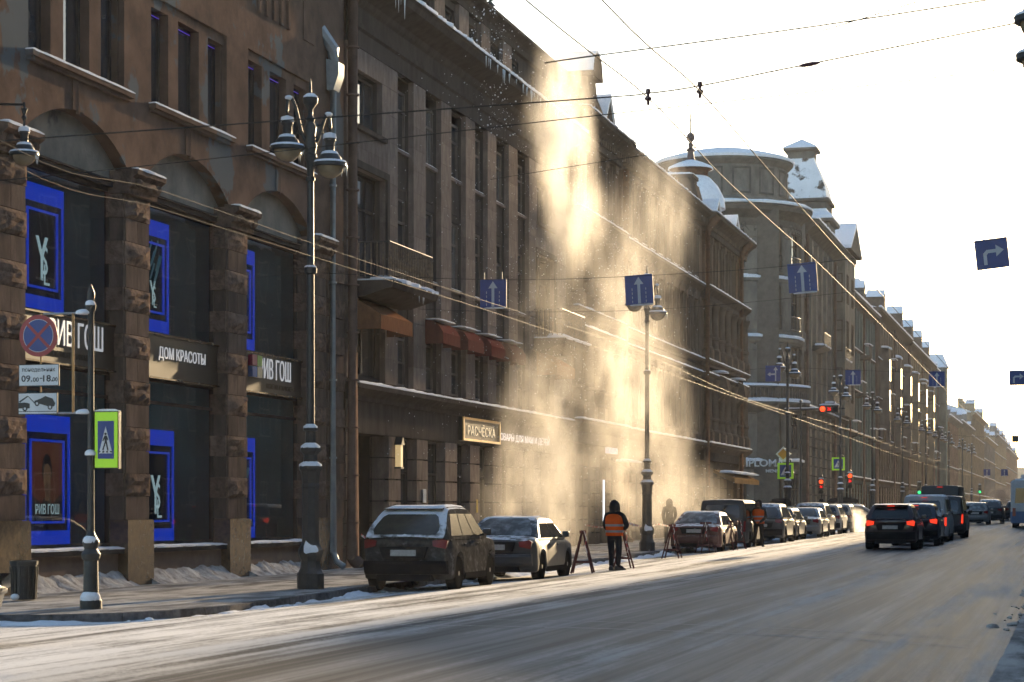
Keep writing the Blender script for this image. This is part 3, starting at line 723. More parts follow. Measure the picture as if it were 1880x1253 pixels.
# display screens behind the shop glass
BLUE = emit('blue_light', (0.0, 0.05, 0.72), 0.9)
M_SCR = mat('screen_face', (0.008, 0.009, 0.010), rough=0.25)
M_SCRT = emit('screen_white', (0.75, 0.8, 0.78), 0.8)
def screen(label, yc, z0, w, h, kind):
    X = XW - 0.75
    t = thing('display_screen', label, 'screen', (X, yc, z0), group='blue framed screens in the shop windows')
    mb = MB()
    mb.box(X - .08, X, yc - w / 2, yc + w / 2, z0, z0 + .30); mb.box(X - .08, X, yc - w / 2, yc + w / 2, z0 + h - .34, z0 + h)
    mb.box(X - .08, X, yc - w / 2, yc - w / 2 + .06, z0 + .3, z0 + h - .34); mb.box(X - .08, X, yc + w / 2 - .06, yc + w / 2, z0 + .3, z0 + h - .34)
    i = .24
    for (a, b_, c, d) in ((-w / 2 + i, w / 2 - i, .44, .485), (-w / 2 + i, w / 2 - i, h - .52, h - .475), (-w / 2 + i, -w / 2 + i + .045, .485, h - .52), (w / 2 - i - .045, w / 2 - i, .485, h - .52)):
        mb.box(X - .05, X + .002, yc + a, yc + b_, z0 + c, z0 + d)
    mb.build('light_frame', BLUE, t)
    mb = MB(); mb.box(X - .07, X - .03, yc - w / 2 + .06, yc + w / 2 - .06, z0 + .3, z0 + h - .34); mb.build('panel', M_SCR, t)
    if kind == 'p':
        zb, zt = z0 + .5, z0 + h - .53; y0, y1 = yc - w / 2 + i + .05, yc + w / 2 - i - .05
        def flat(nm, pts, m, x): q = MB(); q.prism(pts, 'x', x, x + .004); q.build(nm, m, t)
        flat('picture', [(y0, zb), (y1, zb), (y1, zt), (y0, zt)], emit('poster_red', (0.20, 0.035, 0.012), 0.5), X - .03)
        cz = zb + (zt - zb) * 0.62; cyc = yc
        flat('shoulders', [(y0, zb), (y1, zb), (y1, zb + .55), (cyc + .22, cz - .62), (cyc + .12, cz - .5), (cyc - .12, cz - .5), (cyc - .22, cz - .62), (y0, zb + .5)], emit('poster_dark', (0.03, 0.018, 0.012), 0.5), X - .025)
        flat('hair', [(cyc + .21 * math.cos(k * math.pi / 12), cz + .0 + (.36 if math.sin(k * math.pi / 12) > 0 else .22) * math.sin(k * math.pi / 12)) for k in range(24)], emit('poster_black', (0.012, 0.008, 0.006), 0.5), X - .0215)
        flat('neck', [(cyc - .08, cz - .56), (cyc + .08, cz - .56), (cyc + .07, cz - .3), (cyc - .07, cz - .3)], emit('poster_skin', (0.30, 0.13, 0.06), 0.5), X - .0205)
        flat('face', [(cyc + .155 * math.cos(k * math.pi / 10), cz - .08 + (.33 if math.sin(k * math.pi / 10) < 0 else .24) * math.sin(k * math.pi / 10)) for k in range(20)], emit('poster_skin', (0.30, 0.13, 0.06), 0.5), X - .0155)
        for s_ in (-1, 1): flat('eye', [(cyc + s_ * .07 - .035, cz - .05), (cyc + s_ * .07 + .035, cz - .05), (cyc + s_ * .07, cz - .02)], emit('poster_black', (0.012, 0.008, 0.006), 0.5), X - .0108)
        flat('mouth', [(cyc - .05, cz - .25), (cyc, cz - .275), (cyc + .05, cz - .25), (cyc, cz - .235)], emit('poster_lips', (0.16, 0.02, 0.015), 0.5), X - .0108)
        flat('hands', [(cyc - .1, zb + .5), (cyc + .08, zb + .42), (cyc + .16, zb + .62), (cyc + .02, zb + .75), (cyc - .12, zb + .68)], emit('poster_skin2', (0.20, 0.085, 0.04), 0.5), X - .0108)
        lettering('poster_letters', 'РИВ ГОШ', w * .52, .2, (X - .012, yc - w * .26, zb + .12), FACE_X, M_SCRT, t, 0.002, 0.01)
    else:
        s_ = 1.0 if kind == 'Y' else 0.62
        lettering('monogram', 'Y', .52 * s_, .85 * s_, (X - .028, yc - .26 * s_, z0 + h * .25), FACE_X, M_SCRT, t, 0.002, 0.02)
        lettering('monogram', 'S', .26 * s_, .55 * s_, (X - .024, yc - .02 * s_, z0 + h * .25 + .12 * s_), FACE_X, M_SCRT, t, 0.002, 0.0)
        lettering('monogram', 'L', .24 * s_, .4 * s_, (X - .024, yc + .08 * s_, z0 + h * .25 - .08 * s_), FACE_X, M_SCRT, t, 0.002, 0.0)
        mb = MB(); mb.box(X - .03, X - .026, yc - .25, yc + .25, z0 + .62, z0 + .66); mb.build('caption', mat('caption_grey', (.12, .13, .13)), t)
        if kind == 'y':
            mb = MB(); rr = random.Random(3)
            for k in range(9):
                a = rr.uniform(-.3, .2); c = z0 + h * .4 + rr.uniform(0, .8); mb.poly([(X - .026, yc + a, c), (X - .026, yc + a + .08, c), (X - .026, yc + a + .3, c + .35), (X - .026, yc + a + .22, c + .38)])
            mb.build('picture', emit('teal_print', (0.05, 0.22, 0.28), 0.35), t)
    return t
screen('blue-framed screen with big monogram above the round no-stopping sign', 37.8, 5.52, 1.75, 2.45, 'Y')
screen('blue-framed screen with slanting teal print in middle shop window upstairs', 42.95, 5.52, 1.6, 2.45, 'y')
screen('blue-framed screen upstairs in the right-hand arched shop window', 48.1, 5.52, 1.5, 2.45, 'Y')
screen('blue-framed poster screen with portrait on red behind the sign pole', 38.0, 0.98, 1.9, 2.55, 'p')
screen('blue-framed screen with big monogram in middle street-level shop window', 43.1, 0.98, 1.85, 2.45, 'Y')
screen('narrow-looking blue-framed screen in right street-level shop window', 48.1, 0.98, 1.55, 2.45, 'y')
# ================================================================ BUILDING 2: grey-brown granite building with pilasters
M_GRAN = mat('sunlit_brown_granite', (0.20, 0.165, 0.145), (0.12, 0.10, 0.09), scale=5, rough=0.7, bump=0.25, bscale=60, stretch=(1, 1, 0.35), rand=0.14)  # pilaster stone lightened to stand for the sun on it
M_GRAND = mat('shaded_dark_granite', (0.078, 0.068, 0.062), (0.05, 0.044, 0.04), scale=3, rough=0.75, bump=0.25, bscale=30, stretch=(1, 1, 0.3))  # recess and trim stone, darkened to paint the shade between pilasters
M_AWN = mat('red_awning', (0.14, 0.048, 0.038), (0.085, 0.03, 0.025), scale=6, rough=0.85, stretch=(1, 3, 0.4))
M_AWN2 = mat('orange_lit_awning', (0.22, 0.105, 0.055), (0.13, 0.06, 0.035), scale=6, rough=0.85, stretch=(1, 3, 0.4))  # orange carries the light on the wing awnings in the colour
M_PIPE = mat('brown_pipe', (0.17, 0.12, 0.10), (0.11, 0.08, 0.07), scale=3, rough=0.6)
B2 = thing('granite_building', 'dark brown granite building with tall pilasters, two balconies and red awnings', 'building', (XF, 66, 0))
BY0, BY1 = 53.5, 78.6
rec = [(57.9, 59.4), (60.6, 62.2), (63.3, 64.9), (66.0, 67.5), (68.6, 70.2), (71.4, 73.0)]
wingsW = [(54.2, 56.75), (74.15, 76.7)]
XB = XF - 0.16                          # wall behind the cladding
mb = MB(); holes = []
for a, b_ in rec: holes.append((a, b_, 5.2, 14.05, 0.16))
for a, b_ in wingsW: holes += [(a, b_ - .25, 12.0, 13.5, 0.2), (a, b_, 7.95, 10.85, 0.22), (a, b_, 5.3, 7.25, 0.22)]
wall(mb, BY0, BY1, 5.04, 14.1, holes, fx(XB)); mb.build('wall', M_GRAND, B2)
shell(B2, 'side_wall', M_GRAND, BY0, BY1, 0, 18.3, x=XF - 0.5)
# cladding slabs, course by course, on pilasters and wings
def slabs(y0, y1, z0, z1, w, h, skip=()):
    n = max(1, round((y1 - y0) / w)); ww = (y1 - y0) / n; z = z0; k = 0
    nz = max(1, round((z1 - z0) / h)); hh = (z1 - z0) / nz
    for j in range(nz):
        for i in range(n):
            a, c = y0 + i * ww, z0 + j * hh
            if any(s_[0] < a + ww * .5 < s_[1] and s_[2] < c + hh * .5 < s_[3] for s_ in skip): continue
            block(B2, M_GRAN, (XB, a, c), ww, hh, 0.16, name='granite_slab')
pils = [(59.4, 60.6), (62.2, 63.3), (64.9, 66.0), (67.5, 68.6), (70.2, 71.4)]
for a, b_ in pils: slabs(a, b_, 5.2, 14.1, 1.2, 0.64)
for (a, b_), (u0, u1) in zip(wingsW, ((BY0, 57.9), (73.0, BY1))):
    zr = [(5.2, 7.35, a, b_), (7.35, 7.95, None, None), (7.95, 10.85, a, b_), (10.85, 12.0, None, None), (12.0, 13.5, a, b_ - .25), (13.5, 14.1, None, None)]
    for z0, z1, p, q in zr:
        if p is None: slabs(u0, u1, z0, z1, 0.95, 0.6)
        else:
            slabs(u0, p, z0, z1, 0.9, 0.62); slabs(q, u1, z0, z1, 0.85, 0.62)
# recess fill: windows and spandrels between the pilasters
for i, (a, b_) in enumerate(rec):
    c = (a + b_) / 2; w = b_ - a - 0.16; x = XB - 0.10
    win(B2, (x, c, 12.0), w, 1.75, style='mt', frame=M_GFRAME, pane=M_CURT if i in (1, 4) else M_PANE); win(B2, (x, c, 8.55), w, 2.1, style='mt', frame=M_GFRAME, pane=M_CURT if i in (2,) else M_PANE); win(B2, (x, c, 5.25), w, 2.0, style='mtl', frame=M_GFRAME)
    for z0, z1 in ((10.65, 12.0), (7.25, 8.55)):
        mb = MB(); mb.box(x - .05, x + .05, a + .01, b_ - .01, z0, z1); mb.box(x, x + .08, a + .25, b_ - .25, z0 + .25, z1 - .25); sp = mb.build('spandrel', M_GRAND, B2)
        mb = MB(); mb.box(x - .05, x + .17, a + .02, b_ - .02, z1 - .09, z1 - .003); mb.build('ledge', M_GRAN, sp)
        mb = MB(); snow_ridge(mb, (x + .02, a + .1, z1), (x + .02, b_ - .1, z1), .14, .035, n=6, seed=i); mb.build('snow', M_SNOW, sp, smooth=60)
for (a, b_) in wingsW:
    mb = MB(); x = XB - .14
    win(B2, (x, (a + b_ - .25) / 2, 12.03), b_ - a - .3, 1.45, style='d', pane=M_PANEB, frame=M_GFRAME)
    win(B2, (x, (a + b_) / 2, 7.98), b_ - a - .1, 2.85, style='dt', pane=M_PANEB, frame=M_FRAME)
    win(B2, (x, (a + b_) / 2, 5.32), b_ - a - .1, 1.9, style='m', pane=M_PANEB)
    mb = MB(); mb.box(XB - .3, XF + .12, a - .1, b_ - .1, 11.86, 11.99); mb.build('window_sill', M_GRAND, B2)
    mb = MB(); mb.box(XF + .002, XF + .07, a - .22, a - .02, 7.96, 11.05); mb.box(XF + .002, XF + .07, b_ + .02, b_ + .22, 7.96, 11.05); mb.box(XF + .002, XF + .07, a - .02, b_ + .02, 10.86, 11.05); mb.build('door_surround', M_GRAND, B2)
# entablature and main cornice, snow and icicles
mb = MB(); cornice(mb, BY0, BY1, 14.1, [(0.02, 0), (0.02, .45), (.10, .5), (.10, .62), (.05, .66), (.05, 1.05), (.14, 1.12), (.2, 1.25), (.75, 1.5), (.82, 1.66), (.9, 1.72), (.02, 1.80)]); co = mb.build('cornice', M_GRAND, B2)
mb = MB(); snow_ridge(mb, (XF + .45, BY0, 15.86), (XF + .45, BY1, 15.86), .48, .13, n=120, seed=4, rag=.4); mb.build('snow', M_SNOW, co, smooth=60)
mb = MB(); icicles(mb, (XF + .88, 54.9, 15.78), (XF + .88, 55.8, 15.78), 12, .75, 2); icicles(mb, (XF + .88, 64, 15.78), (XF + .88, 74, 15.78), 26, .45, 3); mb.build('icicles', M_ICE, co, smooth=60)['kind'] = 'stuff'
# attic storey
mb = MB(); holes = []
XA = XF - .35
for a, b_ in rec + [(54.6, 55.6), (56.2, 57.2), (74.4, 75.4), (76.2, 77.2)]: holes.append((a + .15, b_ - .15, 15.95, 17.4, .15))
wall(mb, BY0, BY1, 15.8, 18.3, holes, fx(XA), .3); mb.build('attic_wall', M_GRAND, B2)
for a, b_ in rec + [(54.6, 55.6), (56.2, 57.2), (74.4, 75.4), (76.2, 77.2)]: win(B2, (XA - .1, (a + b_) / 2, 15.97), b_ - a - .3, 1.4, style='m')
for a, b_ in pils: block(B2, M_GRAN, (XA, a, 15.9), b_ - a, 1.75, .14, name='attic_pilaster')
mb = MB(); cornice(mb, BY0, BY1, 17.65, [(.16, 0), (.16, .2), (.25, .3), (.5, .42), (.5, .52), (0, .68)], x=XA); mb.build('attic_cornice', M_GRAND, B2)
mb = MB(); mb.prism([(XA + .3, 18.3), (XA - 5, 20.0), (-34, 20.0), (-34, 18.3)], 'y', BY0 + .05, BY1 - .05); ro = mb.build('roof', mat('snowy_roof', (0.75, 0.77, 0.8), (0.6, 0.62, 0.66), scale=2, rough=.85, bump=.3), B2)
# first floor ledge over the shops
mb = MB(); cornice(mb, BY0, BY1, 4.62, [(.06, 0), (.06, .12), (.16, .2), (.34, .3), (.36, .42), (.02, .46)]); led = mb.build('ledge', M_GRAND, B2)
mb = MB(); snow_ridge(mb, (XF + .06, BY0, 5.06), (XF + .06, BY1, 5.06), .30, .07, n=110, seed=9, rag=.45); mb.build('snow', M_SNOW, led, smooth=60)
# ground floor piers and openings
gp = [(53.5, 53.9), (57.1, 58.2), (59.75, 60.85), (62.65, 63.95), (65.45, 66.55), (68.15, 69.35), (71.0, 72.1), (73.6, 74.6), (77.2, 78.6)]
mb = MB(); wall(mb, BY0, BY1, 3.78, 4.64, [], fx(XF - .03)); mb.box(XF - .6, XF - .04, BY0, BY1, 3.76, 3.9); mb.build('fascia', M_GRAND, B2)
for a, b_ in gp:
    mb = MB(); mb.box(XF - .6, XF - .14, a + .03, b_ - .03, 0, 3.77); mb.build('pier_core', M_GRAND, B2)
    n = 6
    for j in range(n): block(B2, M_GRAN, (XF - .16, a, .12 + j * .61), b_ - a, .585, .15, name='granite_slab')
    for j in range(n): block(B2, M_GRAN, (XF - .58, a + .02, .12 + j * .61), .43, .585, .02, name='granite_slab', rot=R(-90))
for i, (p, q) in enumerate(zip(gp[:-1], gp[1:])):
    a, b_ = p[1], q[0]; c = (a + b_) / 2
    if i == 0:      # deep dark passage
        mb = MB(); X1 = XF - 5
        mb.poly([(X1, a, 0), (X1, b_, 0), (X1, b_, 3.77), (X1, a, 3.77)]); mb.poly([(XF - .5, b_, 0), (XF - .5, b_, 3.77), (X1, b_, 3.77), (X1, b_, 0)]); mb.poly([(XF - .5, a, 3.77), (X1, a, 3.77), (X1, b_, 3.77), (XF - .5, b_, 3.77)]); mb.build('passage', M_DARK, B2)
    else:
        win(B2, (XF - .32, c, .75), b_ - a, 3.0, style='mt' if i % 2 else 't'); mb = MB(); mb.box(XF - .4, XF - .2, a, b_, 0, .74); mb.build('stall_riser', M_GRAND, B2)
# balconies
def balcony(y0, y1, z):
    mb = MB(); mb.prism([(XF, z - .42), (XF + .35, z - .42), (XF + 1.0, z - .22), (XF + 1.12, z - .2), (XF + 1.18, z - .05), (XF + 1.18, z), (XF, z)], 'y', y0, y1)
    o = mb.build('balcony', M_GRAND, B2)
    mb = MB(); snow_ridge(mb, (XF + .5, y0 + .03, z + .003), (XF + .5, y1 - .03, z + .003), .7, .14, n=26, seed=y0, rag=.5); mb.box(XF, XF + .5, y0 + .1, y1 - .1, z + .002, z + .05); mb.build('snow', M_SNOW, o, smooth=60)
    X = XF + 1.02
    rl = MB(); rl.tube([(XF, y0 + .1, z + 1.02), (X, y0 + .1, z + 1.02), (X, y1 - .1, z + 1.02), (XF, y1 - .1, z + 1.02)], .025, 6); rl.tube([(XF, y0 + .1, z + .1), (X, y0 + .1, z + .1), (X, y1 - .1, z + .1), (XF, y1 - .1, z + .1)], .018, 6); rl.build('rail', M_IRON, o)
    M_RAIL = mat('sunlit_gold_iron', (.22, .15, .085), (.06, .045, .035), rough=.4, scale=12, spec=.6); ba = MB(); ba.tube([(0, 0, .1), (0, 0, .35), (0, 0, .5), (0, 0, .65), (0, 0, 1.02)], .02, 6, rads=[.018, .018, .034, .018, .018]); me = ba.mesh('baluster')  # iron balusters given a brassy colour that stands for sunlight on them
    n = 26
    for k in range(n + 1): link('baluster', me, M_RAIL, o, (X, y0 + .1 + (y1 - y0 - .2) * k / n, z))
    for e in (y0 + .1, y1 - .1):
        for k in range(1, 6): link('baluster', me, M_RAIL, o, (XF + k * .17, e, z))
    mb = MB(); icicles(mb, (XF + 1.1, y0 + .1, z - .08), (XF + 1.1, y1 - .1, z - .08), 7, .35, int(y0)); mb.build('icicles', M_ICE, o, smooth=60)['kind'] = 'stuff'
balcony(53.9, 58.0, 7.78); balcony(73.6, 77.4, 7.78)
# awnings
def awning(y0, y1, z, dp, h, m, snow=True):
    mb = MB(); x = XF + .02
    if snow:   # rounded hood
        pr = [(x, z), (x + dp * .35, z - .04), (x + dp * .75, z - h * .25), (x + dp, z - h * .55), (x + dp, z - h), (x + dp - .03, z - h), (x + dp - .03, z - h * .57), (x + dp * .73, z - h * .29), (x + dp * .34, z - .08), (x, z - .04)]
    else: pr = [(x, z), (x + dp, z - h * .55), (x + dp, z - h), (x + dp - .03, z - h), (x + dp - .03, z - h * .58), (x, z - .05)]
    mb.prism(pr, 'y', y0, y1)
    for e in (y0, y1 - .015):
        p = pr[:len(pr) // 2] + [(x, z - h)]; mb.prism(p, 'y', e - .001, e + .016)
    o = mb.build('awning', m, B2)
    if snow:
        mb = MB(); snow_ridge(mb, (x, y0 + .02, z + .0), (x, y1 - .02, z + .0), dp * .78, .05, n=6, seed=y0, rag=.3); mb.build('snow', M_SNOW, o, smooth=60)
awning(54.05, 56.85, 7.35, .75, .85, M_AWN2, False); awning(74.0, 76.8, 7.35, .75, .85, M_AWN2, False)
for a, b_ in rec[1:5]: awning(a - .1, b_ + .12, 7.32, .55, .72, M_AWN)
# signs
G = mat('gold_frame', (0.55, 0.36, 0.13), (0.4, 0.25, 0.09), rough=.4, metal=.5)
mb = MB(); y0, y1, z0, z1 = 64.15, 68.6, 3.86, 4.60; mb.box(XF - .02, XF + .10, y0, y1, z0, z1); sb = mb.build('sign_board', M_SIGNB, B2)
mb = MB(); 
for (a, b_, c, d) in ((y0, y1, z0, z0 + .07), (y0, y1, z1 - .07, z1), (y0, y0 + .09, z0 + .07, z1 - .07), (y1 - .09, y1, z0 + .07, z1 - .07)): mb.box(XF + .101, XF + .15, a, b_, c, d)
mb.build('sign_frame', G, sb)
lettering('sign_letters', 'РАСЧЁСКА', 3.3, .38, (XF + .105, 64.75, 4.05), FACE_X, emit('gold_letters', (.75, .62, .42), .5), sb, .008, .0)
lettering('sign_letters', 'ТОВАРЫ ДЛЯ МАМ И ДЕТЕЙ', 7.2, .36, (XF - .02, 68.85, 3.98), FACE_X, emit('cold_letters', (.75, .74, .85), .7), B2, .01, .0)
lamp_m = emit('wall_lamp_glow', (1, .72, .35), .5)
mb = MB(); yl, zl = 57.65, 2.9; mb.prism([(yl - .16, zl + .62), (yl + .16, zl + .62), (yl, zl + .85)], 'x', XF + .02, XF + .24); wl = mb.build('wall_lantern', M_BLACK, B2)
mb = MB(); mb.box(XF + .02, XF + .22, yl - .13, yl + .13, zl - .05, zl); mb.build('lantern_base', M_BLACK, wl)
mb = MB(); mb.box(XF + .04, XF + .20, yl - .10, yl + .10, zl, zl + .62); mb.build('lantern_glass', lamp_m, wl)
for (yy, zz, w, h, cc) in ((60.3, 1.9, .3, .4, (.6, .62, .65)), (66.1, 1.6, .16, .42, (.5, .36, .1)), (57.5, 1.5, .35, .35, (.09, .075, .06))):
    mb = MB(); mb.box(XF + .002, XF + .02, yy, yy + w, zz, zz + h); mb.build('notice', mat('notice_%d' % int(yy * 10), cc, rough=.6), B2)
# big stone-coloured downpipe between the two buildings
pipe(B2, M_PIPE, 53.38, .15, 18.2, .17, x=XF - .02)

# ================================================================ BUILDING 3: ornate building with risalits, gables and downpipes
M_B3 = mat('tan_stone', (0.165, 0.125, 0.095), (0.10, 0.077, 0.061), scale=2.2, rough=.85, bump=.4, bscale=18, stretch=(1, 1, .5))
M_B3D = mat('tan_stone_dark', (0.115, 0.092, 0.074), (0.075, 0.06, 0.05), scale=3, rough=.85, bump=.4, bscale=20)
B3 = thing('ornate_building', 'tan ornate building with columns, snowy ledges, gables and chimneys behind snow dust', 'building', (XF, 102, gz(102)))
CY0, CY1 = 78.6, 122.4
ris = [(78.6, 87.6), (108.2, 122.4)]
def in_ris(y): return any(a < y < b_ for a, b_ in ris)
mb = MB(); holes = []; wins = []
ws = []
yy = 79.9
for a, b_, n in ((79.4, 87.0, 4), (88.4, 107.5, 10), (109.2, 121.8, 6)):
    st_ = (b_ - a) / n
    for i in range(n): ws.append((a + st_ * (i + .5), st_))
for c, s_ in ws:
    w = 1.05
    for z0, z1 in ((5.75, 8.1), (9.75, 12.2), (13.55, 15.8)): holes.append((c - w / 2, c + w / 2, z0, z1)); wins.append((c, w, z0, z1))
wall(mb, CY0, CY1, 5.0, 16.9, holes, fx(XF), .18); mb.build('wall', M_B3, B3)
for i, (c, w, z0, z1) in enumerate(wins): win(B3, (XF - .07, c, z0), w, z1 - z0, style='mt', frame=M_WFRAME, pane=M_CURT if i % 4 == 1 else M_PANE)
shell(B3, 'side_wall', M_B3D, CY0, CY1, -.2, 16.9, x=XF - .01)
for c, s_ in ws:                       # window surrounds, hoods, pilaster strips
    mb = MB()
    for z0, z1 in ((5.75, 8.1), (9.75, 12.2), (13.55, 15.8)):
        mb.box(XF, XF + .07, c - .72, c - .53, z0 - .1, z1 + .12); mb.box(XF, XF + .07, c + .53, c + .72, z0 - .1, z1 + .12); mb.box(XF, XF + .16, c - .8, c + .8, z1 + .125, z1 + .26); mb.box(XF, XF + .14, c - .7, c + .7, z0 - .22, z0 - .105)
    mb.prism([(c - .8, 12.47), (c + .8, 12.47), (c, 12.85)], 'x', XF, XF + .15)
    mb.build('window_surround', M_B3, B3)
    mb = MB(); snow_ridge(mb, (XF, c - .65, 13.45), (XF, c + .65, 13.45), .14, .05, n=6, seed=c); mb.build('snow', M_SNOW, B3, smooth=60)
for a, b_, n in ((79.4, 87.0, 4), (88.4, 107.5, 10), (109.2, 121.8, 6)):
    st_ = (b_ - a) / n
    for i in range(n + 1):
        y = a + st_ * i
        if in_ris(y):       # engaged columns with bases, rings and capitals
            mb = MB(); X = XF + .30; r = .19
            for z0, z1 in ((5.2, 8.5), (9.45, 12.5)):
                mb.box(X - .3, X + .27, y - .27, y + .27, z0, z0 + .5)
                mb.lathe(X, y, [(.26, z0 + .5), (.26, z0 + .6), (r, z0 + .68), (r, z0 + 1.1), (.25, z0 + 1.15), (.25, z0 + 1.25), (r, z0 + 1.3), (r * .9, z1 - .45), (.2, z1 - .4), (.28, z1 - .12), (.3, z1 - .1), (.3, z1)], 12)
            mb.build('column', M_B3, B3, smooth=40)
            mb = MB(); mb.box(XF, XF + .16, y - .2, y + .2, 13.3, 16.0); mb.box(XF, XF + .22, y - .26, y + .26, 15.6, 16.0); mb.build('pilaster', M_B3, B3)
        else:
            mb = MB()
            for z0, z1 in ((5.2, 8.5), (9.45, 12.5), (13.25, 16.0)): mb.box(XF, XF + .14, y - .17, y + .17, z0, z1); mb.box(XF, XF + .2, y - .22, y + .22, z1 - .35, z1); mb.box(XF, XF + .19, y - .21, y + .21, z0, z0 + .3)
            mb.build('pilaster', M_B3, B3)
def band(z, prof, sn, seed):
    for a, b_, ex in ((CY0, 87.6, .22), (87.6, 108.2, 0), (108.2, CY1, .22)):
        mb = MB(); cornice(mb, a, b_, z, [(o + (ex if o > .03 else 0), dz) for o, dz in prof]); o_ = mb.build('band', M_B3D, B3)
        if sn:
            mx = max(p[0] for p in prof) + ex
            mb = MB(); snow_ridge(mb, (XF + mx - sn, a, z + prof[-1][1]), (XF + mx - sn, b_, z + prof[-1][1]), sn, .08, n=int((b_ - a) * 3.5), seed=seed + a, rag=.45); mb.build('snow', M_SNOW, o_, smooth=60)
band(4.25, [(.05, 0), (.05, .45), (.2, .55), (.42, .72), (.44, .86), (.02, .9)], .34, 1)
band(8.45, [(.05, 0), (.08, .12), (.26, .2), (.26, .27), (.02, .3)], .2, 2)
band(9.1, [(.1, 0), (.14, .1), (.3, .2), (.32, .29), (.02, .32)], .26, 3)
band(12.5, [(.06, 0), (.06, .3), (.2, .42), (.36, .55), (.38, .66), (.02, .7)], .28, 4)
band(15.95, [(.1, 0), (.1, .35), (.2, .45), (.35, .6), (.62, .78), (.7, .92), (.02, 1.0)], .42, 5)
mb = MB()
y = 79
while y < 122: mb.box(XF + .05, XF + .45, y, y + .14, 16.2, 16.55); y += .42
mb.build('dentils', M_B3, B3)['kind'] = 'stuff'
# ground floor: piers with blocks and openings
gpw = []
for a, b_, n in ((78.8, 87.4, 4), (88.2, 107.6, 9), (108.6, 122.3, 6)):
    st_ = (b_ - a) / n
    for i in range(n): gpw.append((a + st_ * i, a + st_ * i + st_ * .42, st_))
g0 = gz(100)
mb = MB(); wall(mb, CY0, CY1, 3.9, 4.3, [], fx(XF)); mb.box(XF - .6, XF - .01, CY0, CY1, 3.85, 3.95); mb.build('fascia', M_B3D, B3)
for i, (a, b_, s_) in enumerate(gpw):
    mb = MB(); mb.box(XF - .6, XF - .03, a + .03, b_ - .03, 0, 3.86); mb.build('pier_core', M_B3D, B3)
    for j in range(7): block(B3, M_B3, (XF - .05, a, g0 * .6 + .12 + j * .52), b_ - a, .49, .17, name='stone_block')
    if i + 1 < len(gpw):
        nx = gpw[i + 1][0]; c = (b_ + nx) / 2
        win(B3, (XF - .25, c, .5), nx - b_, 3.35, style='mt', frame=M_FRAME)
mb = MB(); mb.box(XF + .06, XF + .16, 85.3, 87.3, 4.0, 4.5); mb.build('lit_sign', emit('lilac_sign', (.55, .53, .75), .5), B3)
mb = MB(); mb.box(XF + .2, XF + .26, 84.2, 84.28, 1.0, 2.9); mb.build('light_strip', emit('white_tube', (.85, .9, 1), 1.5), B3)
awm = M_B3D
mb = MB(); mb.prism([(XF, 3.75), (XF + 1.0, 3.3), (XF + 1.0, 3.18), (XF, 3.6)], 'y', 86.2, 88.2); aw = mb.build('canopy', M_B3D, B3); mb = MB(); snow_ridge(mb, (XF + .3, 86.2, 3.68), (XF + .3, 88.2, 3.68), .7, .1, n=10); mb.build('snow', M_SNOW, aw, smooth=60)
mb = MB(); mb.prism([(XF, 3.85), (XF + 1.2, 3.35), (XF + 1.2, 3.1), (XF, 3.7)], 'y', 112.2, 121.2); aw = mb.build('awning', mat('tan_awning', (.28, .18, .09), (.2, .12, .06), rough=.85), B3)
mb = MB(); snow_ridge(mb, (XF + .4, 112.2, 3.66), (XF + .4, 121.2, 3.66), .75, .14, n=28); mb.build('snow', M_SNOW, aw, smooth=60)
# roof, gables, dormers, chimneys
M_TIN = mat('roof_tin', (.24, .21, .19), (.16, .14, .13), rough=.55, metal=.3, scale=3)
mb = MB(); mb.prism([(XF + .3, 16.95), (XF - 6.5, 19.3), (-34, 19.3), (-34, 16.9)], 'y', CY0 + .02, CY1 - .02); rf = mb.build('roof', MATS['snowy_roof'], B3)
def gable(y, z, w, h, dp):
    mb = MB(); mb.prism([(y - w / 2, z), (y + w / 2, z), (y + w * .42, z + h * .35), (y, z + h), (y - w * .42, z + h * .35)], 'x', XF - dp, XF + .35); o = mb.build('gable', M_B3D, B3)
    mb = MB(); 
    for s_ in (-1, 1):
        n = 5; rs = []
        for k in range(n + 1):
            t = k / n; x = XF - dp + (dp + .42) * t
            rs.append([(x, y + s_ * (w / 2 + .12), z + .02), (x, y + s_ * (w / 2 + .02), z + .14), (x, y + s_ * w * .44, z + h * .36 + .12), (x, y, z + h + .13), (x, y, z + h + .01), (x, y + s_ * w * .43, z + h * .34)])
        mb.rings(rs)
    mb.build('snow', M_SNOW, o, smooth=40)
gable(84.8, 16.9, 1.9, 1.5, 2.4); gable(112.0, 16.75, 1.9, 1.25, 2.2); gable(118.4, 16.75, 1.9, 1.25, 2.2)
def stack(y, z0, z1, w, dp, x, sn=True, curved=False):
    mb = MB(); mb.box(x - dp, x, y - w / 2, y + w / 2, z0, z1); mb.box(x - dp - .06, x + .08, y - w / 2 - .07, y + w / 2 + .07, z1 + .002, z1 + .18)
    mb.prism([(x, z0), (x + .9, z0), (x + .45, z0 + .5), (x + .12, z1 - .3), (x, z1 - .2)], 'y', y - w * .45, y + w * .45)
    o = mb.build('chimney', M_B3D, B3)
    mb = MB(); snow_ridge(mb, (x - dp, y, z1 + .19), (x + .05, y, z1 + .19), w / 2, .16, (0, 1, 0), n=7); snow_ridge(mb, (x - dp, y, z1 + .19), (x + .05, y, z1 + .19), w / 2, .16, (0, -1, 0), n=7); mb.build('snow', M_SNOW, o, smooth=60)
stack(110.2, 16.9, 18.9, 1.5, 1.5, XF - .6); stack(115.4, 16.9, 18.3, 1.5, 1.6, XF - .4)
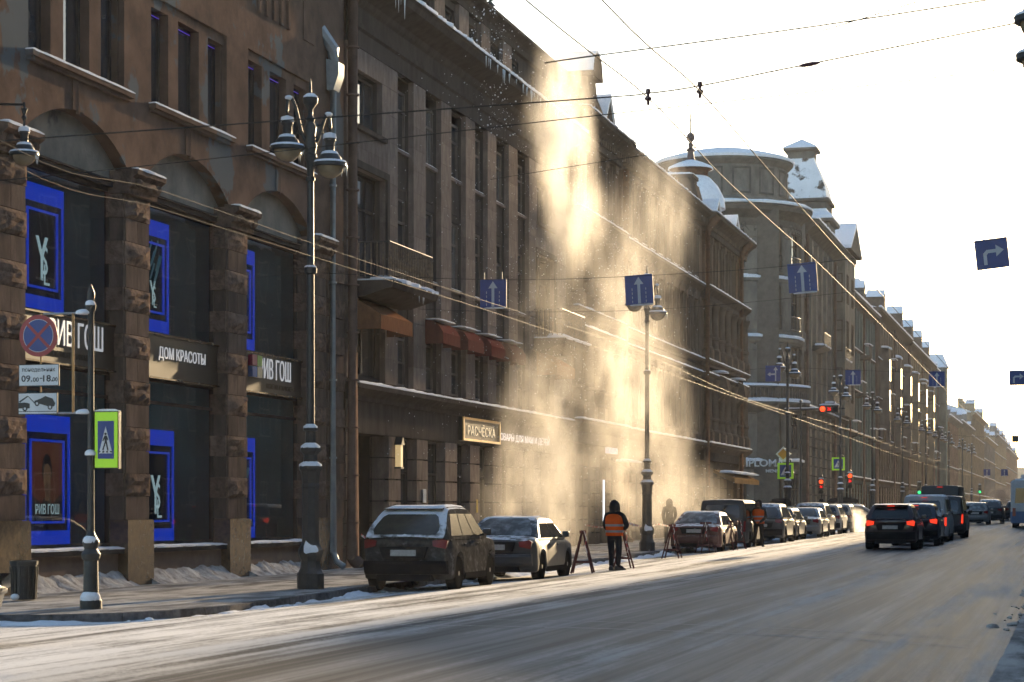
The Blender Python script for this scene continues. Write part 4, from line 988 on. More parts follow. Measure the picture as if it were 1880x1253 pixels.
# tall scrolled dormer over the left risalit
mb = MB(); y = 82.6; mb.prism([(XF - 1.2, 17), (XF + .55, 17), (XF + .35, 17.6), (XF + .15, 18.1), (XF + .1, 18.7), (XF - 1.2, 18.7)], 'y', y - .75, y + .75); mb.box(XF - 1.25, XF + .38, y - .85, y + .85, 18.702, 18.86)
n = 12; mb.prism([(y + .8 * math.cos(math.pi * k / n), 18.862 + .8 * math.sin(math.pi * k / n)) for k in range(n + 1)], 'x', XF - 1.2, XF + .38); dm = mb.build('dormer', M_B3D, B3)
mb = MB(); n = 10; rs = []
for x in (XF - 1.2, XF - .5, XF + .1, XF + .36): rs.append([(x, y + .88 * math.cos(math.pi * (k / n)), 18.9 + .93 * math.sin(math.pi * k / n)) for k in range(n + 1)] + [(x, y + .8 * math.cos(math.pi * (1 - k / n)), 18.9 + .82 * math.sin(math.pi * (1 - k / n))) for k in range(n + 1)])
mb.rings(rs); mb.build('snow', M_SNOW, dm, smooth=50)
M_RP = mat('rusty_pipe', (.17, .095, .06), (.10, .06, .04), rough=.6, scale=4)
for yy in (87.7, 108.2, 119.6): pipe(B3, M_RP, yy, .3, 15.9, .13, x=XF + .25)
for yy in (108.2, 119.6):
    mb = MB(); mb.tube([(XF + .44, yy, 15.7), (XF + .5, yy + .05, 16.1), (XF + .85, yy + .3, 16.7)], .15, 8, rads=[.13, .17, .26]); mb.build('rain_hopper', M_RP, B3, smooth=50)
# snow-covered little hood roofs over oriel brackets at the right risalit
for yy in (112.4, 118.6):
    mb = MB(); mb.prism([(XF, 9.05), (XF + .8, 8.6), (XF + .9, 8.0), (XF + .3, 7.4), (XF, 7.4)], 'y', yy - .55, yy + .55); o = mb.build('bracket_hood', M_B3D, B3)
    mb = MB(); snow_ridge(mb, (XF, yy - .58, 8.95), (XF, yy + .58, 8.95), .75, .12, n=6); mb.build('snow', M_SNOW, o, smooth=60)
# ================================================================ BUILDING 4: corner building with round tower and dome
M_B4 = mat('olive_stone', (0.19, 0.178, 0.155), (0.12, 0.113, 0.10), scale=1.6, rough=.85, bump=.3, bscale=14, stretch=(1, 1, .5))
M_B4D = mat('olive_stone_dark', (0.12, 0.113, 0.10), (0.08, 0.075, 0.069), scale=2, rough=.85, bump=.3, bscale=16)
g4 = gz(150)
B4 = thing('corner_building', 'olive grey corner building with round tower, drum, snowy dome and square mansard turret', 'building', (XF, 160, g4))
TC = Vector((-23.9, 149.0)); TR = 5.3
def cyl(r0): return lambda u, z, o: (TC.x + (r0 + o) * math.cos(u), TC.y + (r0 + o) * math.sin(u), z)
A0, A1 = R(-200), R(30)
wa = [R(-140), R(-108), R(-76), R(-44), R(-12)]
rows = [(5.9, 8.3), (10.2, 12.9), (14.0, 16.9), (18.1, 20.7)]
holes = []; hw = .95 / TR
for a in wa:
    for z0, z1 in rows: holes.append((a - hw, a + hw, z0, z1))
    holes.append((a - 1.15 / TR, a + 1.15 / TR, .9, 4.2))
mb = MB(); wall(mb, A0, A1, 0, 22.0, holes, cyl(TR), .3, usub=R(6)); mb.build('tower_wall', M_B4, B4, smooth=30)
for a in wa:
    for z0, z1 in rows + [(.9, 4.2)]:
        w = (1.9 if z0 > 1 else 2.3) * .93
        win(B4, (TC.x + (TR - .2) * math.cos(a), TC.y + (TR - .2) * math.sin(a), z0), w, z1 - z0, rot=a, style='dt', frame=M_WFRAME, pane=M_PANE)
    for z0, z1 in rows:
        mb = MB()
        for (p_, q_, c_, d_) in ((a - hw - .05, a - hw, z0 - .1, z1 + .1), (a + hw, a + hw + .05, z0 - .1, z1 + .1), (a - hw - .07, a + hw + .07, z1 + .1, z1 + .28), (a - hw - .05, a + hw + .05, z0 - .26, z0 - .1)): mb.lathe(TC.x, TC.y, [(TR - .02, c_), (TR + .12, c_), (TR + .12, d_), (TR - .02, d_)], 5, 0, p_, q_)
        mb.build('window_surround', M_B4, B4)
    mb = MB()
    for k in range(5):
        b_ = a - hw + 2 * hw * k / 4; mb.ball((TC.x + (TR + .05) * math.cos(b_), TC.y + (TR + .05) * math.sin(b_), 21.05), .16, 8, 6); mb.tube([(TC.x + (TR + .1) * math.cos(b_ + j_ * .02), TC.y + (TR + .1) * math.sin(b_ + j_ * .02), 21.0 - .12 * abs(j_)) for j_ in range(-3, 4)], .04, 5)
    mb.build('frieze_carving', M_B4D, B4)
    for z0 in (14.0, 18.1):       # iron window guards
        mb = MB(); X = TR + .12
        for k in range(9):
            b_ = a - hw + 2 * hw * k / 8; mb.bar((TC.x + X * math.cos(b_), TC.y + X * math.sin(b_), z0), (TC.x + X * math.cos(b_), TC.y + X * math.sin(b_), z0 + .95), .04)
        for zz in (.05, .95):
            mb.tube([(TC.x + X * math.cos(a - hw + 2 * hw * k / 6), TC.y + X * math.sin(a - hw + 2 * hw * k / 6), z0 + zz) for k in range(7)], .035, 5)
        mb.build('window_guard', M_IRON, B4)
for a in [R(-124), R(-92), R(-60), R(-28), R(4)]:
    mb = MB()
    for z0, z1 in ((5.2, 8.6), (9.6, 12.9), (13.6, 20.6)): mb.lathe(TC.x, TC.y, [(TR - .02, z0), (TR + .2, z0), (TR + .2, z0 + .3), (TR + .13, z0 + .35), (TR + .13, z1 - .4), (TR + .22, z1 - .35), (TR + .22, z1), (TR - .02, z1)], 5, 0, a - R(3.2), a + R(3.2))
    mb.build('pilaster', M_B4, B4)
def ring_band(name, z, prof, r0, m, a0=A0, a1=A1, n=48, snow=None):
    mb = MB(); mb.lathe(TC.x, TC.y, [(r0 - .05, z + prof[0][1])] + [(r0 + o, z + dz) for o, dz in prof] + [(r0 - .3, z + prof[-1][1])], n, 0, a0, a1); o_ = mb.build(name, m, B4, smooth=30)
    if snow:
        mx = r0 + max(p[0] for p in prof); zt = z + prof[-1][1]
        mb = MB(); rs = []
        for k in range(n):
            a = a0 + (a1 - a0) * k / (n - 1); q = 1 + .3 * hsh(a * 4, z, 1) + .2 * hsh(a * 11, z, 2)
            rs.append([(TC.x + r * math.cos(a), TC.y + r * math.sin(a), zt + h * q) for r, h in ((mx - snow, 0.0), (mx + .03, -.06), (mx + .05, .08), (mx - .1, .17), (mx - snow, .2))])
        mb.rings(rs); mb.build('snow', M_SNOW, o_, smooth=60)
ring_band('band', 4.5, [(.05, 0), (.12, .1), (.3, .35), (.3, .5), (0, .55)], TR, M_B4D, snow=.25)
ring_band('balcony', 8.75, [(.1, -.5), (.5, -.3), (.95, 0), (1.05, .15), (1.05, .32), (0, .34)], TR, M_B4D, a0=R(-165), a1=R(-12), snow=.5)
ring_band('band', 13.0, [(.05, 0), (.25, .2), (.3, .4), (0, .5)], TR, M_B4, snow=.2)
ring_band('band', 17.1, [(.05, 0), (.2, .15), (.22, .3), (0, .4)], TR, M_B4, snow=.15)
ring_band('cornice', 21.0, [(.05, 0), (.08, .5), (.2, .6), (.3, .75), (.75, 1.0), (.85, 1.25), (.9, 1.35), (-.4, 1.5)], TR, M_B4D, snow=.9)
bal = MB(); bal.lathe(0, 0, [(.06, 0), (.06, .06), (.04, .1), (.085, .35), (.045, .6), (.06, .8), (.06, .86)], 8); bme = bal.mesh('baluster', smooth=60)
for k in range(58):
    a = R(-165) + R(153) * k / 57; link('baluster', bme, M_B4D, B4, (TC.x + (TR + .92) * math.cos(a), TC.y + (TR + .92) * math.sin(a), 9.1))
mb = MB(); mb.lathe(TC.x, TC.y, [(TR + .8, 9.96), (TR + 1.04, 9.96), (TR + 1.06, 10.08), (TR + .8, 10.1), (TR + .8, 9.96)], 40, 0, R(-166), R(-11)); mb.build('balcony_rail', M_B4D, B4)
mb = MB(); mb.lathe(TC.x, TC.y, [(TR + .78, 10.105), (TR + 1.08, 10.09), (TR + 1.05, 10.2), (TR + .9, 10.26), (TR + .78, 10.2)], 40, 0, R(-166), R(-11)); mb.build('snow', M_SNOW, B4, smooth=60)
# drum with panels and snowy dome
DR = 4.45
mb = MB(); mb.lathe(TC.x, TC.y, [(DR + .35, 22.4), (DR + .35, 23.0), (DR + .05, 23.1), (DR, 23.2), (DR, 25.3), (DR + .15, 25.4), (DR + .4, 25.65), (DR + .4, 25.8), (0, 25.9)], 48); mb.build('drum', M_B4, B4, smooth=30)
for k in range(9):
    a = R(-190 + 25 * k)
    mb = MB(); w = R(17)
    for (p, q, z0, z1) in ((a - w / 2, a + w / 2, 23.3, 23.42), (a - w / 2, a + w / 2, 25.0, 25.12), (a - w / 2, a - w / 2 + R(1.6), 23.42, 25.0), (a + w / 2 - R(1.6), a + w / 2, 23.42, 25.0)):
        mb.lathe(TC.x, TC.y, [(DR - .02, z0), (DR + .08, z0), (DR + .08, z1), (DR - .02, z1)], 5, 0, p, q)
    mb.build('drum_panel', M_B4D, B4)
mb = MB(); mb.lathe(TC.x, TC.y, [(DR + .48, 25.78), (DR + .5, 25.95), (DR + .2, 26.12), (DR - 1.0, 26.45), (DR - 2.2, 26.75), (DR - 3.3, 26.95), (0, 27.05)], 48); mb.build('snowy_dome', M_SNOW, B4, smooth=60)
# facade along the street
FY0, FY1 = 150.5, 179.2
cols4 = [152.6 + 3.25 * i for i in range(8)]
mb = MB(); holes = []
for c in cols4:
    for z0, z1 in [(10.4, 13.0), (14.3, 16.8), (18.2, 20.5)]: holes.append((c - .65, c + .65, z0, z1))
wall(mb, FY0, FY1, 9.0, 22.2, holes, fx(XF), .35); mb.build('wall', M_B4, B4)
for c in cols4:
    for z0, z1 in [(10.4, 13.0), (14.3, 16.8), (18.2, 20.5)]: win(B4, (XF - .04, c, z0), 1.3, z1 - z0, style='mt', frame=M_WFRAME)
    mb = MB(); mb.box(XF, XF + .25, c + 1.3, c + 1.95, 9.4, 21.0); mb.box(XF, XF + .34, c + 1.2, c + 2.05, 20.0, 21.0); mb.build('pilaster', M_B4, B4)
    win(B4, (XF - .55, c, .6), 2.0, 3.4, style='dt'); win(B4, (XF - .55, c, 4.6), 2.0, 3.9, style='dt')
    mb = MB(); mb.box(XF - .7, XF - .05, c + 1.0, c + 2.25, 0, 9.0); mb.box(XF - .7, XF - .4, c - 1.0, c + 1.0, 4.0, 4.6); mb.build('pier_core', M_B4D, B4)
    for j in range(12): block(B4, M_B4, (XF - .06, c + 1.15, g4 + .2 + j * .69), .95, .62, .26, name='stone_block')
mb = MB(); mb.box(XF - .7, XF + .02, FY0, FY1, 8.5, 9.0); cornice(mb, FY0, FY1, 8.6, [(.1, 0), (.35, .3), (.35, .45), (0, .5)]); fb = mb.build('band', M_B4D, B4)
mb = MB(); snow_ridge(mb, (XF + .05, FY0, 9.12), (XF + .05, FY1, 9.12), .32, .12, n=70, seed=3); mb.build('snow', M_SNOW, fb, smooth=60)
mb = MB(); cornice(mb, FY0 + 2, FY1 + .3, 21.0, [(.1, 0), (.1, .4), (.3, .6), (.7, .9), (.95, 1.1), (1.0, 1.35), (0, 1.5)]); fc = mb.build('cornice', M_B4D, B4)
mb = MB(); snow_ridge(mb, (XF + .4, FY0 + 2, 22.4), (XF + .4, FY1 + .3, 22.4), .6, .2, n=70, seed=8); mb.build('snow', M_SNOW, fc, smooth=60)
for (a, b_, z) in ((156.6, 160.6, 13.7), (163.1, 167.1, 9.8), (171.5, 176.0, 13.7)):
    mb = MB(); mb.prism([(XF, z - .4), (XF + .9, z - .12), (XF + .95, z), (XF, z)], 'y', a, b_); mb.box(XF + .88, XF + .92, a, b_, z + .9, z + .98)
    for k in range(14): mb.bar((XF + .9, a + (b_ - a) * k / 13, z), (XF + .9, a + (b_ - a) * k / 13, z + .9), .04)
    o = mb.build('balcony', M_IRON, B4); mb = MB(); snow_ridge(mb, (XF + .2, a, z + .002), (XF + .2, b_, z + .002), .75, .15, n=14, seed=z); mb.build('snow', M_SNOW, o, smooth=60)
# projecting pavilion with pediment at the far end, lit edge pipes
mb = MB(); mb.box(XF - .1, XF + .9, 171.0, 178.8, 9.2, 22.2); mb.build('pavilion', M_B4, B4)
for z0, z1 in [(10.4, 13.0), (14.3, 16.8), (18.2, 20.5)]:
    for c in (172.8, 176.6):
        o = win(B4, (XF + .93, c, z0), 1.3, z1 - z0, style='mt', frame=M_WFRAME)
    win(B4, (XF + .4, 170.98, z0), .6, z1 - z0, rot=R(-90), style='t', frame=M_WFRAME)
mb = MB(); mb.prism([(170.6, 22.4), (179.2, 22.4), (174.9, 24.6)], 'x', XF - 1.5, XF + 1.4); pd = mb.build('pediment', M_B4D, B4)
mb = MB(); rs = []
for x in (XF - 1.5, XF, XF + 1.45): rs.append([(x, 170.4, 22.42), (x, 170.5, 22.7), (x, 174.9, 24.95), (x, 179.3, 22.7), (x, 179.4, 22.42), (x, 174.9, 24.62)])
mb.rings(rs); mb.build('snow', M_SNOW, pd, smooth=30)
shell(B4, 'back_wall', M_B4D, FY0 - 6, FY1, -.2, 22.1, x=XF - .8)
for yy in (151.6, 169.6): pipe(B4, M_PIPE, yy, .5, 21.2, .12, x=XF + .1)
# square mansard turret
tx, ty, hw_ = -20.5, 166.0, 2.1
def sq(z, h): return [(tx - h, ty - h, z), (tx + h, ty - h, z), (tx + h, ty + h, z), (tx - h, ty + h, z)]
mb = MB(); mb.rings([sq(21.8, 2.3), sq(23.6, 2.3), sq(23.7, 2.6), sq(23.9, 2.65)]); mb.build('turret_base', M_B4, B4)
mb = MB(); mb.rings([sq(23.9, 2.68), sq(24.15, 2.6), sq(24.5, 2.15), sq(24.7, 2.1)]); mb.build('snow', M_SNOW, B4)
mb = MB(); mb.rings([sq(24.7, 2.1), sq(25.2, 2.1), sq(25.3, 2.3), sq(25.5, 2.3)]); mb.build('turret_attic', M_B4D, B4)
mb = MB(); mb.rings([sq(25.5, 2.15), sq(26.1, 2.05), sq(26.8, 1.85), sq(27.6, 1.5), sq(28.5, 1.1), sq(28.75, 1.05)]); mb.build('mansard_roof', mat('snowy_mansard', (.78, .8, .84), (.7, .72, .76), scale=1, rough=.8, stain=(.10, .085, .075), stain_scale=.9, stain_at=.57), B4)
mb = MB(); mb.rings([sq(28.75, 1.0), sq(29.3, 1.0), sq(29.4, 1.3), sq(29.55, 1.3)]); mb.build('lantern', M_B4, B4)
mb = MB(); mb.rings([sq(29.55, 1.32), sq(29.7, 1.2), sq(30.3, .2), sq(30.4, .05)]); mb.build('snow_cap', M_SNOW, B4)
# small cupola with tall finial and a roof vent, left of the drum
cx_, cy_ = xat(1268, 116.0), 116.0; zc_ = lambda z: 20.35 + (z - 24.95) * .638
mb = MB(); mb.lathe(cx_, cy_, [(a_ * .66, zc_(b4)) for a_, b4 in [(2.9, 21.5), (2.8, 22.4), (2.3, 23.4), (1.7, 24.1), (1.45, 24.3)]], 24); mb.build('cupola', M_SNOW, B3, smooth=60)
mb = MB(); mb.lathe(cx_, cy_, [(a_ * .66, zc_(b4)) for a_, b4 in [(1.4, 24.2), (1.45, 24.8), (1.8, 24.95), (1.75, 25.0)]], 20); mb.build('cupola_neck', M_RP, B3, smooth=30)
mb = MB(); mb.lathe(cx_, cy_, [(a_ * .66, zc_(b4)) for a_, b4 in [(1.9, 24.95), (1.85, 25.15), (1.1, 25.5), (.4, 25.75)]], 20); mb.build('snow', M_SNOW, B3, smooth=60)
mb = MB(); mb.lathe(cx_, cy_, [(a_ * .66, zc_(b4)) for a_, b4 in [(.42, 25.7), (.3, 26.0), (.25, 26.5), (.38, 26.55), (.38, 26.65), (.16, 26.8), (.22, 27.1), (.12, 27.3), (.3, 27.5), (.36, 27.75), (.28, 28.0), (.06, 28.15), (.05, 29.6), (.02, 30.2)]], 12); mb.bar((cx_ - .25, cy_, zc_(29.2)), (cx_ + .25, cy_, zc_(29.2)), .04); mb.build('finial', mat('dark_copper', (.10, .06, .05), (.06, .04, .035), rough=.5), B3, smooth=40)
mb = MB(); mb.bar((-32.0, 150, 24.5), (-32.0, 150, 29.5), .07); mb.box(-32.6, -31.4, 149.4, 150.6, 23, 25.2); mb.build('roof_vent', M_B4D, B4)
# shop sign on the round corner: only its middle shows between the neighbouring wall and the lamp post
SL = mat('pale_sign_letters', (.62, .66, .68), rough=.5)
a = R(-72); 
def tower_text(s, px0, px1, y0, h):
    # flat sign board mounted in front of the round shop front
    Y = TC.y - TR - .25
    def X_at(px): r = (px - CX) / FPX; return (r * Y * ct - Y * st) / (ct + r * st)
    x0, x1 = X_at(px0), X_at(px1)
    return lettering('sign_letters', s, x1 - x0, h, (x0, Y, y0), FACE_Y, SL, B4, .06, .02)
tower_text('DIPLOMAT', 1355, 1452, 4.6, .5); tower_text('MENSWEAR', 1406, 1458, 4.2, .22)
mb = MB(); mb.box(-24.3, -22.6, TC.y - TR - .26, TC.y - TR - .22, 4.28, 4.33); mb.build('sign_line', SL, B4)

# ================================================================ THE ROW BEYOND
def farb(label, y0, y1, top, m, md, floors, cw, x=XF, name='town_house', sn=True, extras=None, deep=-34, base=4.6):
    g = gz((y0 + y1) / 2); t = thing(name, label, 'building', (x, (y0 + y1) / 2, g), group='buildings receding along the street')
    n = max(2, round((y1 - y0) / cw)); w = (y1 - y0) / n; fh = (top - base - .8) / floors
    mb = MB(); holes = []; ww = min(1.25, w * .5)
    for i in range(n):
        c = y0 + w * (i + .5)
        for f in range(floors): holes.append((c - ww / 2, c + ww / 2, base + f * fh + fh * .22, base + f * fh + fh * .86))
        holes.append((c - w * .33, c + w * .33, g + .7, base - .6, .4))
    wall(mb, y0, y1, -.2, top, holes, fx(x), .3); mb.build('wall', m, t)
    for h in holes: win(t, (x - .035, (h[0] + h[1]) / 2, h[2]), h[1] - h[0], h[3] - h[2], style='mt' if h[2] > base else 't', frame=M_WFRAME)
    shell(t, 'side_wall', m, y0, y1, -.2, top, x=x - .01, back=deep)
    for i in range(n + 1):
        y = min(max(y0 + w * i, y0 + .3), y1 - .3)
        if i % 2 == 0 or floors > 3:
            mb = MB(); mb.box(x, x + .22, y - .28, y + .28, base, top - .6); mb.build('pilaster', m, t)
    zs = [base - .3] + [base + fh * f for f in range(1, floors)] + [top - .6]
    for q, z in enumerate(zs):
        big = q == len(zs) - 1
        mb = MB(); pr = [(.1, 0), (.3, .2), (.75, .5), (.8, .7), (0, .8)] if big else [(.06, 0), (.28, .12), (.3, .22), (0, .26)]
        cornice(mb, y0, y1, z, pr, x=x); o = mb.build('cornice' if big else 'band', md, t)
        if sn:
            mb = MB(); mx = .82 if big else .32; snow_ridge(mb, (x + mx - .3, y0, z + pr[-1][1]), (x + mx - .3, y1, z + pr[-1][1]), .3, .16 if big else .09, n=int((y1 - y0) * 1.6), seed=z); mb.build('snow', M_SNOW, o, smooth=60)
    mb = MB(); mb.prism([(x + .4, top + .15), (x - 6, top + 2.2), (deep, top + 2.2), (deep, top)], 'y', y0 + .02, y1 - .02); mb.build('roof', MATS['snowy_roof'], t)
    rr = random.Random(int(y0))
    y = y0 + 3
    while y < y1 - 2:
        h = rr.uniform(.7, 1.7); mb = MB(); mb.box(x - 2.6, x - 1.7, y, y + 1.3, top + .5, top + 1.0 + h); mb.box(x - 2.7, x - 1.6, y - .1, y + 1.4, top + 1.0 + h, top + 1.2 + h); o = mb.build('chimney', md, t)
        mb = MB(); snow_ridge(mb, (x - 2.65, y - .05, top + 1.21 + h), (x - 2.65, y + 1.35, top + 1.21 + h), 1.0, .2, n=5); mb.build('snow', M_SNOW, o, smooth=60); y += rr.uniform(5, 9)
    ng = max(1, int((y1 - y0) / 14))
    for q in range(ng):
        yg = y0 + (y1 - y0) * (q + .5) / ng + rr.uniform(-1.5, 1.5); wg, hg = rr.uniform(2.2, 3.8), rr.uniform(1.2, 3.0)
        mb = MB(); st_ = rr.random() < .5
        pts = [(yg - wg / 2, top + .1), (yg + wg / 2, top + .1), (yg + wg / 2, top + hg * .45), (yg + wg * .28, top + hg * (.5 if not st_ else .46)), (yg + wg * .28, top + hg * .8), (yg, top + hg), (yg - wg * .28, top + hg * .8), (yg - wg * .28, top + hg * (.5 if not st_ else .46)), (yg - wg / 2, top + hg * .45)]
        mb.prism(pts, 'x', x - 1.4, x + .25); o = mb.build('attic_gable', md, t)
        mb = MB(); mb.prism([(yg - wg * .3, top + hg * .8), (yg, top + hg + .02), (yg + wg * .3, top + hg * .8), (yg, top + hg + .3)], 'x', x - 1.45, x + .3); mb.build('snow', M_SNOW, o)
    if y1 < 330:
        y = y0 + w * .5; k = 0
        while y < y1 - 2.5:
            z = base + fh * (1 + k % max(1, floors - 1)); pr_ = rr.uniform(.8, 1.1)
            mb = MB(); mb.prism([(x, z - .45), (x + pr_, z - .15), (x + pr_, z), (x, z)], 'y', y, y + 2.4); mb.box(x + pr_ - .06, x + pr_ - .01, y, y + 2.4, z + .05, z + .95); o = mb.build('balcony', md, t)
            mb = MB(); snow_ridge(mb, (x + pr_ - .5, y, z + .96), (x + pr_ - .5, y + 2.4, z + .96), .55, .12, n=6); mb.build('snow', M_SNOW, o, smooth=60)
            y += w * rr.choice((2, 3)); k += 1
        for yy in (y0 + .6, (y0 + y1) / 2, y1 - .6): pipe(t, M_PIPE, yy, g, top - .4, .11, x=x + .2)
    return t
def fm(n, c): return mat(n, c, tuple(v * .65 for v in c), scale=1.2, rough=.85, bump=.2, stretch=(1, 1, .5))
M_TEAL = fm('teal_stucco', (.15, .19, .185)); M_BRN = fm('brown_stucco_far', (.17, .14, .115)); M_GLD = fm('ochre_stucco', (.27, .215, .145)); M_GRN = fm('green_grey_stucco', (.17, .20, .175)); M_CRM = fm('cream_stucco', (.36, .29, .19)); M_PNK = fm('pink_stucco', (.32, .22, .16)); M_GRY = fm('grey_stucco', (.24, .23, .21))
b5 = farb('teal grey house with a snowy pyramid spire next to the corner building', 179.8, 205, 19.8, M_TEAL, M_B4D, 4, 2.6)
def spire(t, y, z, w, h, x):
    mb = MB(); mb.rings([[(x - w, y - w, z), (x + w, y - w, z), (x + w, y + w, z), (x - w, y + w, z)], [(x - w * .5, y - w * .5, z + h * .55), (x + w * .5, y - w * .5, z + h * .55), (x + w * .5, y + w * .5, z + h * .55), (x - w * .5, y + w * .5, z + h * .55)], [(x - w * .22, y - w * .22, z + h), (x + w * .22, y - w * .22, z + h), (x + w * .22, y + w * .22, z + h), (x - w * .22, y + w * .22, z + h)]]); mb.build('spire', M_SNOW, t)
    mb = MB(); mb.ball((x, y, z + h + .45), .45, 12, 8); mb.build('spire_ball', M_B4D, t, smooth=60)
spire(b5, 184, 20.2, 2.0, 3.8, XF - 1.6)
b6 = farb('brown house with balconies and a row of chimneys beyond the teal house', 205.2, 246, 20.8, M_BRN, M_B3D, 4, 2.9)
b7 = farb('ochre house with a bay front beside the green-grey turret', 246.2, 289.8, 20.6, M_GLD, M_B3D, 4, 3.0)
for yy, h in ((214, 3.2), (236, 3.0), (255, 2.6)):
    mb = MB(); mb.box(XF - 3.0, XF - 2.2, yy, yy + 2.2, 21, 21.5 + h); o = mb.build('party_wall', M_SNOW, b6 if yy < 246 else b7)
for t, ys in ((b6, (212, 226, 240)), (b7, (252, 266, 280))):        # bay windows
    for y in ys:
        mb = MB(); mb.prism([(XF, y), (XF + .9, y + .6), (XF + .9, y + 2.6), (XF, y + 3.2)], 'z', 7.6, 17.6); o = mb.build('bay_window', M_GLD if t is b7 else M_BRN, t)
        for z in (8.4, 11.4, 14.4): mb = MB(); mb.box(XF + .88, XF + .92, y + .85, y + 2.35, z, z + 2.1); mb.build('pane', M_PANE, o)
        mb = MB(); snow_ridge(mb, (XF, y, 17.6), (XF, y + 3.2, 17.6), .95, .25, n=6); mb.build('snow', M_SNOW, o, smooth=60)
b8 = farb('green-grey narrow house with a corner turret at the second side street', 290, 306, 20.4, M_GRN, M_GRY, 4, 2.7)
mb = MB(); q = [(XF - 1.6, 302.6), (XF + 1.2, 302.6), (XF + 1.2, 305.9), (XF - 1.6, 305.9)]; mb.prism(q, 'z', 4, 21.5); mb.build('corner_turret', M_GRN, b8)
mb = MB(); c = (XF - .2, 304.2); mb.rings([[(c[0] + s_[0] * 1.7, c[1] + s_[1] * 1.9, 21.5) for s_ in ((-1, -1), (1, -1), (1, 1), (-1, 1))], [(c[0] + s_[0] * .9, c[1] + s_[1] * .9, 23.4) for s_ in ((-1, -1), (1, -1), (1, 1), (-1, 1))]]); mb.build('snow_cap', M_SNOW, b8)
mb = MB(); 
for k in range(7): mb.bar((XF - 1.2 + k * .35, 303.2, 23.4), (XF - 1.2 + k * .35, 303.2, 24.3), .06)
mb.bar((XF - 1.2, 303.2, 24.3), (XF + .9, 303.2, 24.3), .06); mb.build('roof_railing', M_IRON, b8)
b9 = farb('pale house with pinkish walls and snowy gable past the second side street', 322, 356, 15.6, M_PNK, M_GRY, 3, 3.2)
mb = MB(); mb.box(-34, XF - 3, 322.2, 330, 15, 19.5); mb.build('gable_wall', M_CRM, b9)
mb = MB(); mb.box(-31, -29, 323, 326, 19.5, 21.6); mb.build('chimney', M_PNK, b9)
mb = MB(); mb.prism([(-34.2, 19.5), (XF - 2.6, 19.5), (-24, 20.8), (-34.2, 20.8)], 'y', 322, 331); mb.build('snow', M_SNOW, b9)
farb('cream house with white cornices in the hazy middle of the row', 356.2, 402, 16.2, M_CRM, M_GRY, 3, 3.4)
b10 = farb('taller tan house in the hazy distance beyond the cream one', 402.2, 455, 19.6, M_GLD, M_CRM, 4, 3.6)
farb('grey house fading into the haze far down the row', 455.2, 520, 16.8, M_GRY, M_CRM, 3, 3.8)
farb('pale pilastered block near the far end of the row', 520.2, 600, 19.5, M_CRM, M_GRY, 4, 4.2)
farb('last hazy house visible at the street end', 600.2, 720, 18.5, M_PNK, M_GRY, 3, 4.6)
# buildings of the right-hand side, outside the picture: they throw the shade over the road
def rightb(label, y0, y1, top, m):
    XR = 5.0 if y0 < 130 else 2.6
    g = gz((y0 + y1) / 2); t = thing('town_house', label, 'building', (5, (y0 + y1) / 2, g), group='houses of the right-hand side of the street')
    mb = MB(); mb.box(XR, 19, y0, y1, -.5, top); mb.build('wall', m, t)
    mb = MB(); mb.prism([(XR - .4, top), (XR - .4, top + .3), (9, top + 2.0), (15, top + 2.0), (19, top)], 'y', y0, y1); mb.build('roof', MATS['snowy_roof'], t)
    n = max(2, round((y1 - y0) / 3.2)); w = (y1 - y0) / n
    if y0 < 150:
        for i in range(n):
            for z in (1.0, 5.6, 9.4, 13.0):
                win(t, (XR - .01, y0 + w * (i + .5), z), 1.4, 2.3, rot=math.pi, frame=mat('cream_frame', (.45, .43, .4), rough=.6), style='mt')
    return t
RT = [(-40, -6, 22, ''), (-6, 28, 21.5, ''), (28, 70, 15.5, ''), (70, 124, 16.0, ''), (140, 176, 22.8, ''), (176, 214, 22.2, ''), (214, 240, 21.6, ''), (240, 304, 22.3, ''), (322, 380, 22.5, ''), (380, 460, 23, ''), (460, 560, 23, ''), (560, 900, 24, '')]
rm = [fm('slate_stucco', (.09, .10, .11)), fm('dim_cream_stucco', (.15, .14, .12)), fm('dim_ochre_stucco', (.20, .17, .125)), fm('dim_teal_stucco', (.07, .095, .10)), fm('dim_pink_stucco', (.12, .095, .085))]
for k, (a, b_, h, _) in enumerate(RT):
    rightb('house number %d of the row on the right, beyond the picture edge' % (k + 1) if False else ['grey', 'cream', 'ochre', 'teal', 'pinkish'][k % 5] + ' house on the right side, outside the picture, %s' % ['behind the camera', 'beside the camera', 'facing the shop building', 'facing the granite building', 'past the crossing', 'opposite the teal house', 'the low one', 'opposite the ochre house', 'past the second crossing', 'in the hazy middle', 'in the haze', 'at the street end'][k], a, b_, h, rm[k % 5])
mb = MB(); mb.box(-60, -6, 1150, 1170, 0, 24); mb.box(-6, 40, 1160, 1180, 0, 20); e_ = tag(mb.build('distant_block', M_CRM), 'hazy pale block closing the far end of the street', 'building')
